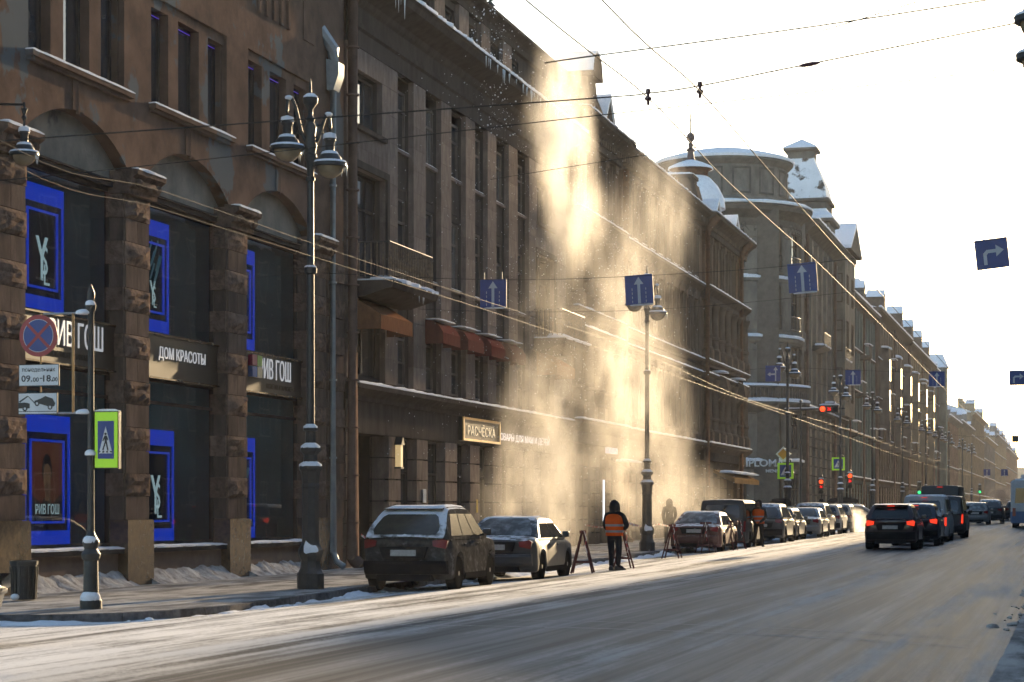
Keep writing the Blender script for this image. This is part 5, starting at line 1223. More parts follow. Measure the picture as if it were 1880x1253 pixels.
# ================================================================ STREET LAMPS
M_GLOBE = mat('frosted_glass', (0.26, 0.20, 0.12), (0.16, 0.13, 0.085), rough=.15, scale=3, spec=.6)
def lantern_parts(root, x, y, z, s=1.0):
    mb = MB(); mb.lathe(x, y, [(.05, z + .52), (.11, z + .45), (.12, z + .40), (.09, z + .36), (.09, z + .20), (.15, z + .15), (.22, z + .08), (.24, z + .02), (.325, z - .03), (.335, z - .10), (.30, z - .12), (.26, z - .1)], 20)
    o = mb.build('lantern', M_IRON, root, smooth=40)
    mb = MB(); mb.ball((x, y, z - .1), .265, 18, 8, .9, t0=math.pi / 2, t1=math.pi); mb.build('globe', M_GLOBE, o, smooth=60)
    mb = MB(); mb.lathe(x, y, [(.135, z + .44), (.12, z + .53), (.03, z + .56)], 12); mb.lathe(x, y, [(.29, z - .008), (.343, z - .04), (.315, z + .002), (.28, z + .01)], 18); mb.lathe(x, y, [(.13, z + .165), (.18, z + .13), (.15, z + .18), (.1, z + .2)], 14); mb.build('snow', M_SNOW, o, smooth=60)
    mb = MB(); icicles(mb, (x + .25, y + .18, z - .11), (x + .32, y - .1, z - .11), 5, .2, int(x * 7 + y)); mb.build('icicles', M_ICE, o, smooth=60)
def lamp_post(label, group='street lamps along the pavement'):
    t = local_thing('street_lamp', label, 'street lamp', group)
    mb = MB()
    oc = []
    def rg(r, z, n=8, a=math.pi / 8): return [(r * math.cos(a + 2 * math.pi * k / n), r * math.sin(a + 2 * math.pi * k / n), z) for k in range(n)]
    mb.rings([rg(.27, 0), rg(.27, .30), rg(.24, .33), rg(.20, .42), rg(.19, .55), rg(.23, .62), rg(.25, .70), rg(.25, .76), rg(.19, .86), rg(.17, .95), rg(.165, 1.95), rg(.18, 1.97), rg(.18, 2.02), rg(.165, 2.05), rg(.20, 2.28), rg(.235, 2.32), rg(.235, 2.38), rg(.15, 2.42), rg(.135, 2.6), rg(.21, 2.68), rg(.21, 2.73), rg(.11, 2.8), rg(.10, 3.05), rg(.15, 3.07), rg(.15, 3.12), rg(.085, 3.15)]); mb.build('base', M_IRON, t, smooth=25)
    mb = MB(); mb.lathe(0, 0, [(.082, 3.15), (.075, 6.1), (.12, 6.12), (.13, 6.22), (.07, 6.3), (.065, 7.9), (.09, 7.92), (.09, 7.98), (.065, 8.0), (.075, 8.25), (.12, 8.35), (.12, 8.42), (.05, 8.5)], 14); mb.build('pole', M_IRON, t, smooth=40)
    mb = MB(); mb.lathe(0, 0, [(.10, 8.45), (.13, 8.6), (.09, 8.75), (.12, 8.95), (.07, 9.05), (.09, 9.12), (.05, 9.18), (.05, 9.3), (.14, 9.42), (.15, 9.52), (.03, 9.58), (.02, 9.85), (.005, 9.9)], 12); mb.build('finial', M_IRON, t, smooth=40)
    for s_ in (-1, 1):
        dz, kx = (0.05, 1.0) if s_ < 0 else (-.24, .84)
        mb = MB(); mb.tube([(s_ * .06, 0, 8.6), (s_ * .18 * kx, 0, 8.85 + dz * .5), (s_ * .28 * kx, 0, 9.25 + dz), (s_ * .36 * kx, 0, 9.45 + dz), (s_ * .44 * kx, 0, 9.42 + dz), (s_ * .46 * kx, 0, 9.2 + dz), (s_ * .45 * kx, 0, 9.05 + dz)], .035, 8); mb.tube([(s_ * .08, 0, 8.75), (s_ * .25, 0, 8.85), (s_ * .22, 0, 9.0), (s_ * .13, 0, 9.0)], .022, 6); mb.build('arm', M_IRON, t, smooth=50)
        mb = MB(); mb.ball((s_ * .42 * kx, 0, 9.46 + dz), .08, 8, 6, .6); mb.build('snow', M_SNOW, t, smooth=60)
        lantern_parts(t, s_ * .45 * kx, 0, 8.55 + dz)
    mb = MB()
    for r, z, h in ((.225, 2.385, .10), (.195, 2.735, .10), (.14, 3.125, .08), (.12, 6.225, .07), (.14, 9.525, .08)): mb.lathe(0, 0, [(r, z - .01), (r * .98, z + h * .35), (r * .55, z + h), (r * .2, z + h * 1.05)], 10)
    snow_ridge(mb, (-.16, -.2, .74), (.12, -.2, .74), .1, .22, (0, -.4, 0), n=7, rag=.8); mb.build('snow', M_SNOW, t, smooth=60)
    return t
L0 = lamp_post('tall black lamp post with two lanterns in front of the brown shop building')
place(L0, (-14.35, gy(570, -14.35), .15), R(28))
lampinfo = [(1188, 'lamp post in the snow dust behind the first worker'), (1446, 'lamp post carrying a crossing sign before the side street'), (1543, 'lamp post just beyond the side street near the traffic light'), (1602, 'second lamp post beyond the side street, by the teal house'),
            (1657, 'third lamp post beyond the side street, over the queue of cars'), (1700, 'lamp post in front of the ochre house'), (1724, 'lamp post next to the green-grey turret'), (1742, 'lamp post at the second side street corner'), (1767, 'hazy lamp post past the second side street'), (1784, 'farthest lamp post, small in the haze')]
for px, lb in lampinfo:
    yy = gy(px, -14.35); dup(L0, (-14.35, yy, gz(yy) + .15), R(28), lb)
dup(L0, (-.40, 27.4, .15 - 1.0), R(90), 'lamp post cut off by the right picture edge')
# hanging lantern at the left picture edge
LX, LY, LZ = XF + .7, 34.25, 8.0
t = thing('wall_lantern', 'lantern with icicles hanging at the upper left beside the first pillar', 'lantern', (LX, LY, LZ))
lantern_parts(t, LX, LY, LZ)
mb = MB(); mb.tube([(LX, LY, LZ + .5), (LX, LY, LZ + 1.1)], .03, 6); mb.lathe(LX, LY, [(.03, LZ + .7), (.07, LZ + .75), (.03, LZ + .82), (.08, LZ + .95), (.03, LZ + 1.0)], 8); mb.tube([(LX, LY, LZ + 1.05), (LX - .8, LY, LZ + 1.1)], .03, 6); mb.build('bracket', M_IRON, t, smooth=40)
t.scale = (.78, .78, .78)

# ================================================================ NEAR SIGN POLE
M_SRED = mat('sign_red', (.30, .025, .03), (.25, .02, .025), rough=.45); M_SBLU = mat('sign_blue', (.012, .04, .22), (.01, .032, .18), rough=.4); M_SWHT = mat('sign_white', (.62, .64, .66), (.52, .54, .56), rough=.5)
M_SBLK = mat('sign_black', (.015, .015, .015), rough=.5); M_LIME = emit('lime_faint_glow', (.42, .80, .02), .12); M_BRASS = mat('brass_rod', (.40, .24, .10), (.28, .16, .07), rough=.4, metal=.4)  # lime border given a faint glow of its own; it is no lamp
MATS['lime_faint_glow'].node_tree.nodes['Principled BSDF'].inputs['Base Color'].default_value = (.46, .80, .03, 1)
def ped_sign(t, x, y, zc, w, h, back=M_LIME, name='crossing_sign'):
    # walking figure on a white triangle, blue field, bright border; faces -Y
    mb = MB(); mb.box(x - w / 2, x + w / 2, y, y + .03, zc - h / 2, zc + h / 2); o = mb.build(name, back, t)
    bw, bh = w * .72, min(h * .76, w * 1.55); mb = MB(); mb.box(x - bw / 2, x + bw / 2, y - .008, y - .001, zc - bh / 2, zc + bh / 2); mb.build('blue_field', M_SBLU, o)
    k = bw * .42; th = min(bh * .36, bw * .95)
    mb = MB(); mb.prism([(x - k, zc - th), (x + k, zc - th), (x, zc + th)], 'y', y - .013, y - .009); mb.build('white_triangle', M_SWHT, o)
    s_ = th * 1.05; f = MB(); Y0_, Y1_ = y - .018, y - .014
    f.prism([(x + .09 * s_ * math.cos(q * math.pi / 5), zc + .42 * s_ + .09 * s_ * math.sin(q * math.pi / 5)) for q in range(10)], 'y', Y0_, Y1_)
    for pts in ([(-.08, .3), (.1, .3), (.1, -.15), (-.06, -.15)], [(-.06, -.14), (.04, -.14), (-.16, -.75), (-.26, -.72)], [(0, -.14), (.1, -.14), (.24, -.75), (.13, -.75)], [(-.08, .28), (-.24, -.05), (-.18, -.1), (-.02, .15)], [(.1, .28), (.22, .0), (.17, -.04), (.06, .12)]):
        f.prism([(x + p[0] * s_, zc + p[1] * s_) for p in pts], 'y', Y0_, Y1_)
    for q in range(4): a = -.6 + q * .33; f.prism([(x + a * s_, zc - .9 * s_), (x + (a + .15) * s_, zc - .9 * s_), (x + (a * .8 + .13) * s_, zc - .78 * s_), (x + a * .8 * s_, zc - .78 * s_)], 'y', Y0_, Y1_)
    f.build('walking_figure', M_SBLK, o)
    return o
px_, py_ = -14.75, 30.4
SP = thing('sign_pole', 'black pole with no-stopping sign, hours plate, tow plate and lime-bordered crossing sign', 'sign pole', (px_, py_, .15))
mb = MB(); mb.lathe(px_, py_, [(.17, .15), (.17, .28), (.12, .34), (.11, .9), (.14, .93), (.15, 1.0), (.10, 1.08), (.13, 1.16), (.13, 1.2), (.07, 1.3), (.055, 1.35)], 14); mb.build('base', M_IRON, SP, smooth=35)
mb = MB(); mb.lathe(px_, py_, [(.055, 1.3), (.05, 2.45), (.07, 2.5), (.05, 2.56), (.045, 4.75), (.07, 4.78), (.08, 4.86), (.03, 4.9), (.06, 4.97), (.06, 5.05), (.01, 5.18)], 12); mb.build('pole', M_IRON, SP, smooth=40)
def snowcap(x, y, z, r, h): 
    q = MB(); q.ball((x, y, z), r, 10, 6, h / r, t0=0, t1=math.pi * .6); q.build('snow', M_SNOW, SP, smooth=60)
zs_ = lambda px, py: zat(px, py, py_)
for (z, r) in ((1.2, .12), (2.55, .09), (4.87, .08), (.32, .16)): snowcap(px_, py_ - .02, z, r, r * .8)
zt, zb = zs_(75, 577), zs_(100, 759)
for z in (zt, zb):
    x0 = xat(80, py_)
    mb = MB(); mb.tube([(px_, py_, z), (x0, py_, z)], .018, 8); mb.build('arm', M_GALV, SP)
    snowcap(px_ - .12, py_, z, .13, .06)
mb = MB(); xr = xat(134, py_); mb.tube([(xr, py_, zb), (xr, py_, zt)], .02, 8); mb.build('rod', M_BRASS, SP)
xs_ = xat(74, py_); mb = MB(); mb.tube([(xs_, py_ + .02, zs_(74, 760)), (xs_, py_ + .02, zt)], .015, 8); mb.build('rod', M_BRASS, SP)
zc = zs_(72, 617); xc = xat(72, py_); r0 = .325
def disc(x, z, r, y0, y1, m, nm, par, n=40): q = MB(); q.prism([(x + r * math.cos(2 * math.pi * k / n), z + r * math.sin(2 * math.pi * k / n)) for k in range(n)], 'y', y0, y1); return q.build(nm, m, par)
o = disc(xc, zc, r0, py_ - .03, py_ - .005, M_SRED, 'no_stopping_sign', SP); disc(xc, zc, r0 * .985, py_ - .031, py_ - .0301, M_SRED, 'rim', o); disc(xc, zc, r0 * .79, py_ - .034, py_ - .0315, M_SWHT, 'edge_line', o); disc(xc, zc, r0 * .765, py_ - .037, py_ - .0345, M_SBLU, 'blue_field', o)
for s_ in (-1, 1):
    q = MB(); a = r0 * .56
    q.bar((xc - a, py_ - .0385, zc - s_ * a), (xc + a, py_ - .0385, zc + s_ * a), .002, .085) if False else q.prism([(xc - a - .017, zc - s_ * (a - .017)), (xc - a + .017, zc - s_ * (a + .017)), (xc + a + .017, zc + s_ * (a - .017)), (xc + a - .017, zc + s_ * (a + .017))], 'y', py_ - .0405 - .001 * s_, py_ - .038); q.build('red_bar', M_SRED, o)
def plate(pa, pb, nm):
    x0, x1 = xat(pa[0], py_), xat(pb[0], py_); z1, z0 = zs_(*pa), zs_(*pb)
    q = MB(); q.box(x0, x1, py_ - .03, py_ - .005, z0, z1); p = q.build(nm, M_SBLK, SP)
    q = MB(); q.box(x0 + .012, x1 - .012, py_ - .034, py_ - .031, z0 + .012, z1 - .012); q.build('face', M_SWHT, p); return p, x0, x1, z0, z1
p, x0, x1, z0, z1 = plate((36, 670), (110, 709), 'hours_plate'); w = x1 - x0; h = z1 - z0
lettering('plate_letters', 'понедельник', w * .82, h * .2, (x0 + w * .09, py_ - .0345, z0 + h * .62), FACE_Y, M_SBLK, p, .001, .01)
lettering('plate_letters', '09.', w * .27, h * .30, (x0 + w * .07, py_ - .0345, z0 + h * .2), FACE_Y, M_SBLK, p, .001, .02); lettering('plate_letters', '00', w * .15, h * .2, (x0 + w * .355, py_ - .0345, z0 + h * .2), FACE_Y, M_SBLK, p, .001, .02)
lettering('plate_letters', '-', w * .07, h * .05, (x0 + w * .525, py_ - .0345, z0 + h * .33), FACE_Y, M_SBLK, p, .001); lettering('plate_letters', '18.', w * .24, h * .30, (x0 + w * .61, py_ - .0345, z0 + h * .2), FACE_Y, M_SBLK, p, .001, .02); lettering('plate_letters', '00', w * .13, h * .2, (x0 + w * .84, py_ - .0345, z0 + h * .2), FACE_Y, M_SBLK, p, .001, .02)
p, x0, x1, z0, z1 = plate((35, 722), (107, 761), 'tow_plate'); w = x1 - x0; h = z1 - z0
q = MB(); P2 = lambda a, b_: (x0 + w * a, z0 + h * b_); Ya, Yb = py_ - .037, py_ - .0345
q.prism([P2(.02, .28), P2(.3, .28), P2(.3, .5), P2(.2, .55), P2(.02, .55)], 'y', Ya, Yb); q.prism([P2(.02, .6), P2(.24, .86), P2(.26, .82), P2(.06, .56)], 'y', Ya, Yb); q.prism([P2(.24, .86), P2(.27, .84), P2(.5, .42), P2(.47, .4)], 'y', Ya, Yb)
q.prism([P2(.42, .62), P2(.6, .74), P2(.7, .84), P2(.88, .72), P2(.95, .5), P2(.92, .36), P2(.8, .34), P2(.5, .52), P2(.42, .55)], 'y', Ya, Yb); q.prism([P2(.02, .12), P2(.98, .12), P2(.98, .15), P2(.02, .15)], 'y', Ya, Yb)
q.build('tow_truck_symbol', M_SBLK, p)
for (a, b_) in ((.18, .27), (.49, .5), (.82, .33)): o2 = disc(x0 + w * a, z0 + h * b_, w * .062, py_ - .039, py_ - .0375, M_SBLK, 'wheel_symbol', p, 16); disc(x0 + w * a, z0 + h * b_, w * .03, py_ - .041, py_ - .0395, M_SWHT, 'wheel_hub', p, 12)
x0, x1 = xat(174, py_), xat(215, py_); z1, z0 = zs_(190, 757), zs_(190, 859)
mb = MB(); mb.box(x0 - .035, x1 + .012, py_ + .03, py_ + .12, z0 - .015, z1 + .015); mb.build('sign_box', M_IRON, SP)
ped_sign(SP, (x0 + x1) / 2, py_, (z0 + z1) / 2, x1 - x0, z1 - z0)
mb = MB()
for z in (z0 + .1, z1 - .1): mb.bar((px_, py_ + .05, z), (x0, py_ + .05, z), .04)
mb.build('bracket', M_IRON, SP)
q = MB(); snow_ridge(q, (x0 - .03, py_ + .03, z1 + .016), (x1 + .01, py_ + .03, z1 + .016), .08, .03, (0, 1, 0), n=5); q.build('snow', M_SNOW, SP, smooth=60)
# litter bin
t = thing('litter_bin', 'dark ribbed litter bin at the foot of the first pillar', 'bin', (-17.2, 32.9, .15)); bx_, by_ = -17.2, 32.9
mb = MB(); mb.lathe(bx_, by_, [(.19, .17), (.22, .75), (.235, .76), (.24, .82), (.21, .83), (.19, .6), (.01, .55)], 24); mb.build('body', M_IRON, t, smooth=30)
rb = MB(); rb.bar((.20, 0, .03), (.232, 0, .58), .022); rme = rb.mesh('rib')
for k in range(18): o = link('rib', rme, M_IRON, t, (bx_, by_, .15)); o.rotation_euler = (0, 0, 2 * math.pi * k / 18)
mb = MB(); mb.ball((bx_ - .05, by_ - .22, .22), .08, 8, 5, .7); mb.build('snow', M_SNOW, t, smooth=60)
mb = MB(); bx2, by2 = -17.9, 54.6; mb.lathe(bx2, by2, [(.19, .17), (.2, .85), (.215, .86), (.2, .9), (.02, .91)], 20); tag(mb.build('litter_bin', M_GALV, None, smooth=30, loc=(bx2, by2, .15)), 'grey cylindrical bin at the passage beside the downpipe', 'bin')
# free-standing junction: striped tape from the downpipe to the bin
M_TAPE = mat('barrier_tape', (.55, .10, .10), (.75, .72, .7), scale=9, rough=.5, c1pos=(.49, .51), detail=0)
def tape(label, pts, sag=.12, wd=.06):
    mb = MB(); P = []
    for a, b_ in zip(pts[:-1], pts[1:]):
        a, b_ = Vector(a), Vector(b_)
        for k in range(8): t_ = k / 8; p = a.lerp(b_, t_); p.z -= sag * 4 * t_ * (1 - t_); P.append(p)
    P.append(Vector(pts[-1]))
    for a, b_ in zip(P[:-1], P[1:]): mb.poly([a, b_, b_ + Vector((0, .01, wd)), a + Vector((0, .01, wd))]); mb.poly([a + Vector((.006, 0, 0)), a + Vector((.006, .01, wd)), b_ + Vector((.006, .01, wd)), b_ + Vector((.006, 0, 0))])
    tag(mb.build('barrier_tape', M_TAPE, None, loc=tuple(P[0])), label, 'tape')
tape('red and white tape from the downpipe to the grey bin', [(XF + .4, 53.5, 1.0), (bx2, by2, .93), (XF + 1.0, 57.2, .9)])
tape('red and white tape strung along the shops behind the first worker', [(-17.2, 76, 1.1), (-14.6, 70.6, 1.25), (-14.5, 75.8, 1.15), (-14.6, 84, 1.15)])

# ================================================================ TRESTLE BARRIERS
M_TRS = mat('trestle_wood', (.13, .05, .045), (.07, .035, .035), rough=.7, obj=True, scale=8)
def trestle(label):
    t = local_thing('trestle', label, 'barrier', 'trestles closing off the kerb side')
    for sy in (-1, 1):
        for sx in (-1, 1):
            mb = MB(); mb.bar((sx * .02, sy * .10, 1.02), (sx * .27, sy * .30 - .05, 0.0), .038, .03); mb.build('leg', M_TRS, t)
        mb = MB(); mb.bar((-.2, sy * .235 - .03, .28), (.2, sy * .235 - .03, .28), .03, .05); mb.build('crossbar', M_TRS, t)
    mb = MB(); mb.box(-.045, .045, -.45, .45, 1.0, 1.07); mb.build('top_rail', M_TRS, t)
    mb = MB(); mb.tube([(.05, -.2, 1.06), (.11, -.2, .85), (.07, -.22, .7), (.13, -.24, .52), (.10, -.2, .42)], .010, 5); mb.build('tape_end', M_TAPE, t)
    return t
T0 = trestle('trestle with red tape between the dark sedan and the first worker')
place(T0, (xat(1070, 52.4), 52.4, rz(-12, 52.4)), R(8))
for px, yy, lb in ((1142, 55.6, 'trestle half hidden behind the first worker'), (1234, 66.3, 'trestle standing alone before the red sedan'), (1296, 73.4, 'trestle in front of the rear of the red sedan'), (1338, 76.6, 'trestle beside the right flank of the red sedan'), (1356, 78.6, 'trestle nearest to the second worker')):
    x = xat(px, yy); dup(T0, (x, yy, rz(x, yy)), R(-12 + (px % 37)), lb)

# ================================================================ OVERHEAD WIRES AND HANGING SIGNS
WR = mat('copper_wire', (.16, .11, .07), (.1, .07, .045), rough=.6, spec=.3)
def wire(label, pts, r=.008, m=None, name='overhead_wire', sm=6):
    P = []
    pts = [Vector(p) for p in pts]
    n = len(pts)
    for i in range(n - 1):
        p0, p1, p2, p3 = pts[max(0, i - 1)], pts[i], pts[i + 1], pts[min(n - 1, i + 2)]
        for k in range(sm):
            t_ = k / sm
            P.append(.5 * ((2 * p1) + (p2 - p0) * t_ + (2 * p0 - 5 * p1 + 4 * p2 - p3) * t_ ** 2 + (3 * p1 - p0 - 3 * p2 + p3) * t_ ** 3))
    P.append(pts[-1])
    mb = MB(); mb.tube(P, r, 6); return tag(mb.build(name, m or M_WIRE, None, loc=tuple(P[0])), label, 'wire', 'overhead wires')
def wx(X, pxs): return [(X, gy(a, X), fz(a, b_, X)) for a, b_ in pxs]
wire('copper trolley wire running down from the top centre of the sky', [(-5.7, 6, 6.9)] + wx(-5.7, [(965, 0), (1190, 180), (1320, 318), (1430, 420), (1560, 540)]) + [(-5.7, 120, 7.0)], .009, WR)
wire('copper trolley wire to the right of the first, also lit', [(-4.6, 6, 6.9)] + wx(-4.6, [(1105, 0), (1285, 168), (1430, 335), (1550, 470), (1640, 565)]) + [(-4.6, 140, 7.0)], .009, WR)
wire('long sagging trolley wire crossing the facades at left, upper one', [(-11.2, 12, 7.2)] + wx(-11.2, [(0, 258), (300, 352), (640, 470), (900, 556), (1160, 640), (1380, 736), (1560, 790), (1715, 846)]) + [(-11.2, 190, 6.6)], .0034, WR)
wire('long sagging trolley wire crossing the facades at left, lower one', [(-11.6, 12, 7.1)] + wx(-11.6, [(0, 290), (300, 385), (640, 492), (900, 572), (1100, 640), (1300, 712), (1480, 775), (1690, 850), (1800, 876)]) + [(-11.6, 300, 7.2)], .0034, WR)
def span(label, y, pts, r=.010): return wire(label, [(xat(a, y), y, zat(a, b_, y)) for a, b_ in pts], r)
span('thin span wire from the upper left to the right lamp post', 27.5, [(-160, 272), (60, 255), (560, 219), (1100, 180), (1188, 172), (1285, 158), (1480, 119), (1890, 38)])
span('span wire passing below the insulators', 33, [(-140, 345), (200, 312), (640, 264), (1100, 212), (1500, 168), (1890, 122)], .008)
span('faint span wire high in the sky', 24, [(1000, 116), (1090, 103), (1500, 48), (1890, -12)], .009)
span('span wire that carries the near lane signs', 51.5, [(560, 500), (900, 514), (1173, 507), (1472, 486), (1830, 440), (1890, 430)], .007)
span('span wire below the near lane signs', 60, [(600, 560), (950, 573), (1300, 562), (1890, 500)], .006)
span('span wire that carries the far lane signs', 102, [(1290, 690), (1418, 676), (1565, 680), (1720, 684), (1890, 676)], .008)
span('span wire between the sky and the corner building turret', 40, [(900, 330), (1300, 268), (1890, 190)], .006)
span('short steep span wire at the upper right', 22, [(1500, 60), (1890, -60)], .006)
span('span wire far down the street', 150, [(1480, 700), (1700, 742), (1890, 720)], .01)
span('span wire with a hanging signal far down the street', 190, [(1560, 770), (1780, 802), (1890, 792)], .012)
def insulator(label, p):
    mb = MB(); mb.lathe(p[0], p[1], [(.01, p[2] - .10), (.02, p[2] - .08), (.022, p[2] - .04), (.05, p[2] - .02), (.05, p[2] + .0), (.02, p[2] + .02), (.02, p[2] + .05), (.035, p[2] + .06), (.035, p[2] + .11), (.01, p[2] + .12)], 10); tag(mb.build('insulator', mat('brown_insulator', (.09, .03, .035), rough=.3), None, smooth=40, loc=p), label, 'insulator', 'insulators on the wires')
insulator('brown insulator on the left trolley wire under the sky', (xat(1190, 27.5), 27.5, zat(1190, 180, 27.5))); insulator('brown insulator on the right trolley wire under the sky', (xat(1285, 27.5), 27.5, zat(1285, 167, 27.5)))
mb = MB(); a, b_ = Vector((xat(1466, 27.5), 27.5, zat(1466, 122, 27.5))), Vector((xat(1506, 27.5), 27.5, zat(1506, 115, 27.5))); mb.tube([a, a.lerp(b_, .2), a.lerp(b_, .5), a.lerp(b_, .8), b_], .015, 8, rads=[.01, .025, .03, .025, .01]); tag(mb.build('insulator', MATS['brown_insulator'], None, smooth=40, loc=tuple(a)), 'long brown insulator in the span wire at upper right', 'insulator', 'insulators on the wires')
M_ARW = mat('sign_grey_arrow', (.42, .46, .52), (.36, .4, .46), rough=.5)
M_SBK = mat('sign_backing', (.2, .21, .22), rough=.5, metal=.4)
def lane_sign(label, px, py, y, w, h, kind='s', tilt=0.0, dash=True):
    X, Z = xat(px, y), zat(px, py, y)
    t = local_thing('lane_sign', label, 'road sign', 'blue lane signs hanging over the road')
    mb = MB(); mb.box(-w / 2, w / 2, 0, .03, -h / 2, h / 2); mb.build('panel', M_SBLU, t)
    mb = MB()
    if kind == 's': mb.prism([(-.035, -h / 2 + .01), (.035, -h / 2 + .01), (.035, h * .18), (.12, h * .18), (0, h * .43), (-.12, h * .18), (-.035, h * .18)], 'y', -.006, -.001)
    elif kind == 'l': mb.prism([(.10, -h / 2 + .01), (.16, -h / 2 + .01), (.16, h * .2), (.24, h * .2), (.13, h * .42), (.02, h * .2), (.10, h * .2)], 'y', -.006, -.001); mb.prism([(.099, -.08), (.099, .0), (-.12, .0), (-.12, .07), (-.26, -.04), (-.12, -.15), (-.12, -.08)], 'y', -.006, -.001)
    else: mb.prism([(-.28, -h / 2 + .1), (-.2, -h / 2 + .1), (-.2, .02), (-.12, .1), (.1, .1), (.1, .2), (.28, .06), (.1, -.08), (.1, .02), (-.08, .02), (-.12, -.02), (-.12, -h / 2 + .1)][::1], 'y', -.006, -.001)
    mb.build('arrow', M_ARW, t)
    if dash and kind == 's':
        for s_ in (-1, 1):
            for k in range(4): q = MB(); z = -h / 2 + .04 + k * .1; q.box(s_ * w * .25 - .008, s_ * w * .25 + .008, -.006, -.001, z, z + .06); q.build('dash', M_ARW, t)
    mb = MB(); mb.box(-w / 2 - .01, w / 2 + .01, .031, .06, -h / 2, h / 2); mb.build('backing', M_SBK, t)
    if kind == 's': q = MB(); snow_ridge(q, (-w / 2 + .1, .0, -h / 2 - .02), (w / 2 - .02, .0, -h / 2 - .02), .08, .04, (0, 1, 0), n=6); q.build('snow', M_SNOW, t, smooth=60)
    mb = MB()
    for s_ in (-1, 1): mb.bar((s_ * w * .35, .03, h / 2), (s_ * w * .35, .03, h / 2 + .18), .012)
    mb.build('hanger', M_GALV, t)
    t.location = (X, y, Z); t.rotation_euler = (0, R(tilt), 0)
    return t
lane_sign('lane sign with straight arrow in front of the granite building', 905, 539, 51.5, .66, .70, 's', 0)
lane_sign('lane sign with straight arrow in front of the snow dust', 1173, 532, 51.5, .68, .72, 's', -3)
lane_sign('lane sign with straight arrow before the corner building', 1473, 510, 51.5, .68, .70, 's', -4)
lane_sign('tilted dark lane sign with right-turn arrow in the sky', 1821, 466, 51.5, .74, .70, 'r', -6)
lane_sign('lane sign with left and straight arrows above the round balcony', 1419, 686, 102, .72, .76, 'l')
lane_sign('lane sign with straight arrow before the teal house', 1566, 693, 102, .72, .70, 's')
lane_sign('lane sign with straight arrow before the green-grey turret', 1720, 696, 102, .72, .70, 's')
lane_sign('lane sign with right-turn arrow at the right picture edge', 1868, 694, 102, .72, .68, 'r')
lane_sign('small lane sign hanging far down the street at left', 1812, 868, 300, .9, .9, 's', dash=False); lane_sign('small lane sign hanging far down the street at right', 1844, 868, 300, .9, .9, 's', dash=False)

# ================================================================ TRAFFIC LIGHTS AND SIGNS AT THE CROSSING
REDL = emit('red_light', (1.0, .06, .01), 3.0); REDD = emit('red_digits', (1.0, .01, .01), 1.6); GRNL = emit('green_light', (.02, 1.0, .25), 1.6)
def head(t, x, y, z, horiz=False, red=True, cell=.3, digits='26'):
    mb = MB(); n = 3
    if horiz: mb.box(x - cell * .6, x + cell * 2.5, y, y + .18, z - cell * .55, z + cell * .55)
    else: mb.box(x - cell * .55, x + cell * .55, y, y + .18, z - cell * 2.5, z + cell * .6)
    hd = mb.build('signal_head', M_BLACK, t)
    for k in range(n):
        cx2, cz2 = (x + k * cell, z) if horiz else (x, z - k * cell)
        if k == 1 and digits and red:
            lettering('countdown', digits, cell * .6, cell * .55, (cx2 - cell * .3, y - .006, cz2 - cell * .28), FACE_Y, REDD, hd, .004, .03)
        else: disc(cx2, cz2, cell * .42, y - .02, y - .001, (REDL if red else M_DARK) if k == 0 else ((GRNL if not red else M_DARK) if k == 2 else M_DARK), 'lens', hd, 20)
        q = MB(); q.lathe(cx2, 0, [(cell * .45, 0), (cell * .45, .12)], 10, 0, R(10), R(170)); q.v = [(v[0], y - v[2], cz2 + v[1]) for v in q.v]; q.build('visor', M_BLACK, hd)
    q = MB(); snow_ridge(q, ((x - cell * .55), y, z + cell * .6), ((x + (cell * 2.4 if horiz else cell * .5)), y, z + cell * .6), .15, .08, (0, 1, 0), n=6); q.build('snow', M_SNOW, hd, smooth=60)
def vpole(t, x, y, z0, z1, r=.06): q = MB(); q.lathe(x, y, [(r * 2, z0), (r * 2, z0 + .5), (r, z0 + .6), (r * .8, z1), (r * 1.5, z1 + .03), (.01, z1 + .12)], 10); q.build('pole', M_BLACK, t, smooth=40)
y = 121.5; x = xat(1470, y); g = gz(y) + .15
t = thing('traffic_light', 'traffic light on a long arm showing red over the parked cars', 'traffic light', (x, y, g), group='traffic lights')
vpole(t, x, y, g, zat(1470, 738, y), .07); za = zat(1470, 752, y); mb = MB(); mb.bar((xat(1434, y), y, za), (xat(1552, y), y, za + .02), .09); mb.build('arm', M_BLACK, t); head(t, xat(1511, y), y - .2, za, True, True, .36)
q = MB(); snow_ridge(q, (xat(1440, y), y - .04, za + .05), (xat(1500, y), y - .04, za + .05), .09, .06, (0, 1, 0), n=12); q.build('snow', M_SNOW, t, smooth=60)
for k_, (px, py, yy, lb, cell) in enumerate(((1561, 874, 146, 'traffic light showing red beyond the side street', .34), (1508, 885, 121, 'smaller traffic light showing red above the parked cars', .27))):
    X = xat(px, yy); g = gz(yy) + .15; t = thing('traffic_light', lb, 'traffic light', (X, yy, g), group='traffic lights')
    vpole(t, X, yy + .1, g, zat(px, py, yy) - .8 if False else zat(px, py, yy) + .3, .05); head(t, X, yy - .12, zat(px, py, yy), False, True, cell)
for px, py, yy, lb in ((1688, 890, 232, 'traffic light showing green over the dark van'), (1799, 893, 318, 'tiny green traffic light far down the street')):
    X = xat(px, yy); g = gz(yy) + .1; t = thing('traffic_light', lb, 'traffic light', (X, yy, g), group='traffic lights'); Z = zat(px, py, yy)
    vpole(t, X, yy + .1, g, Z + .4, .06); head(t, X, yy - .12, Z, False, False, .42)
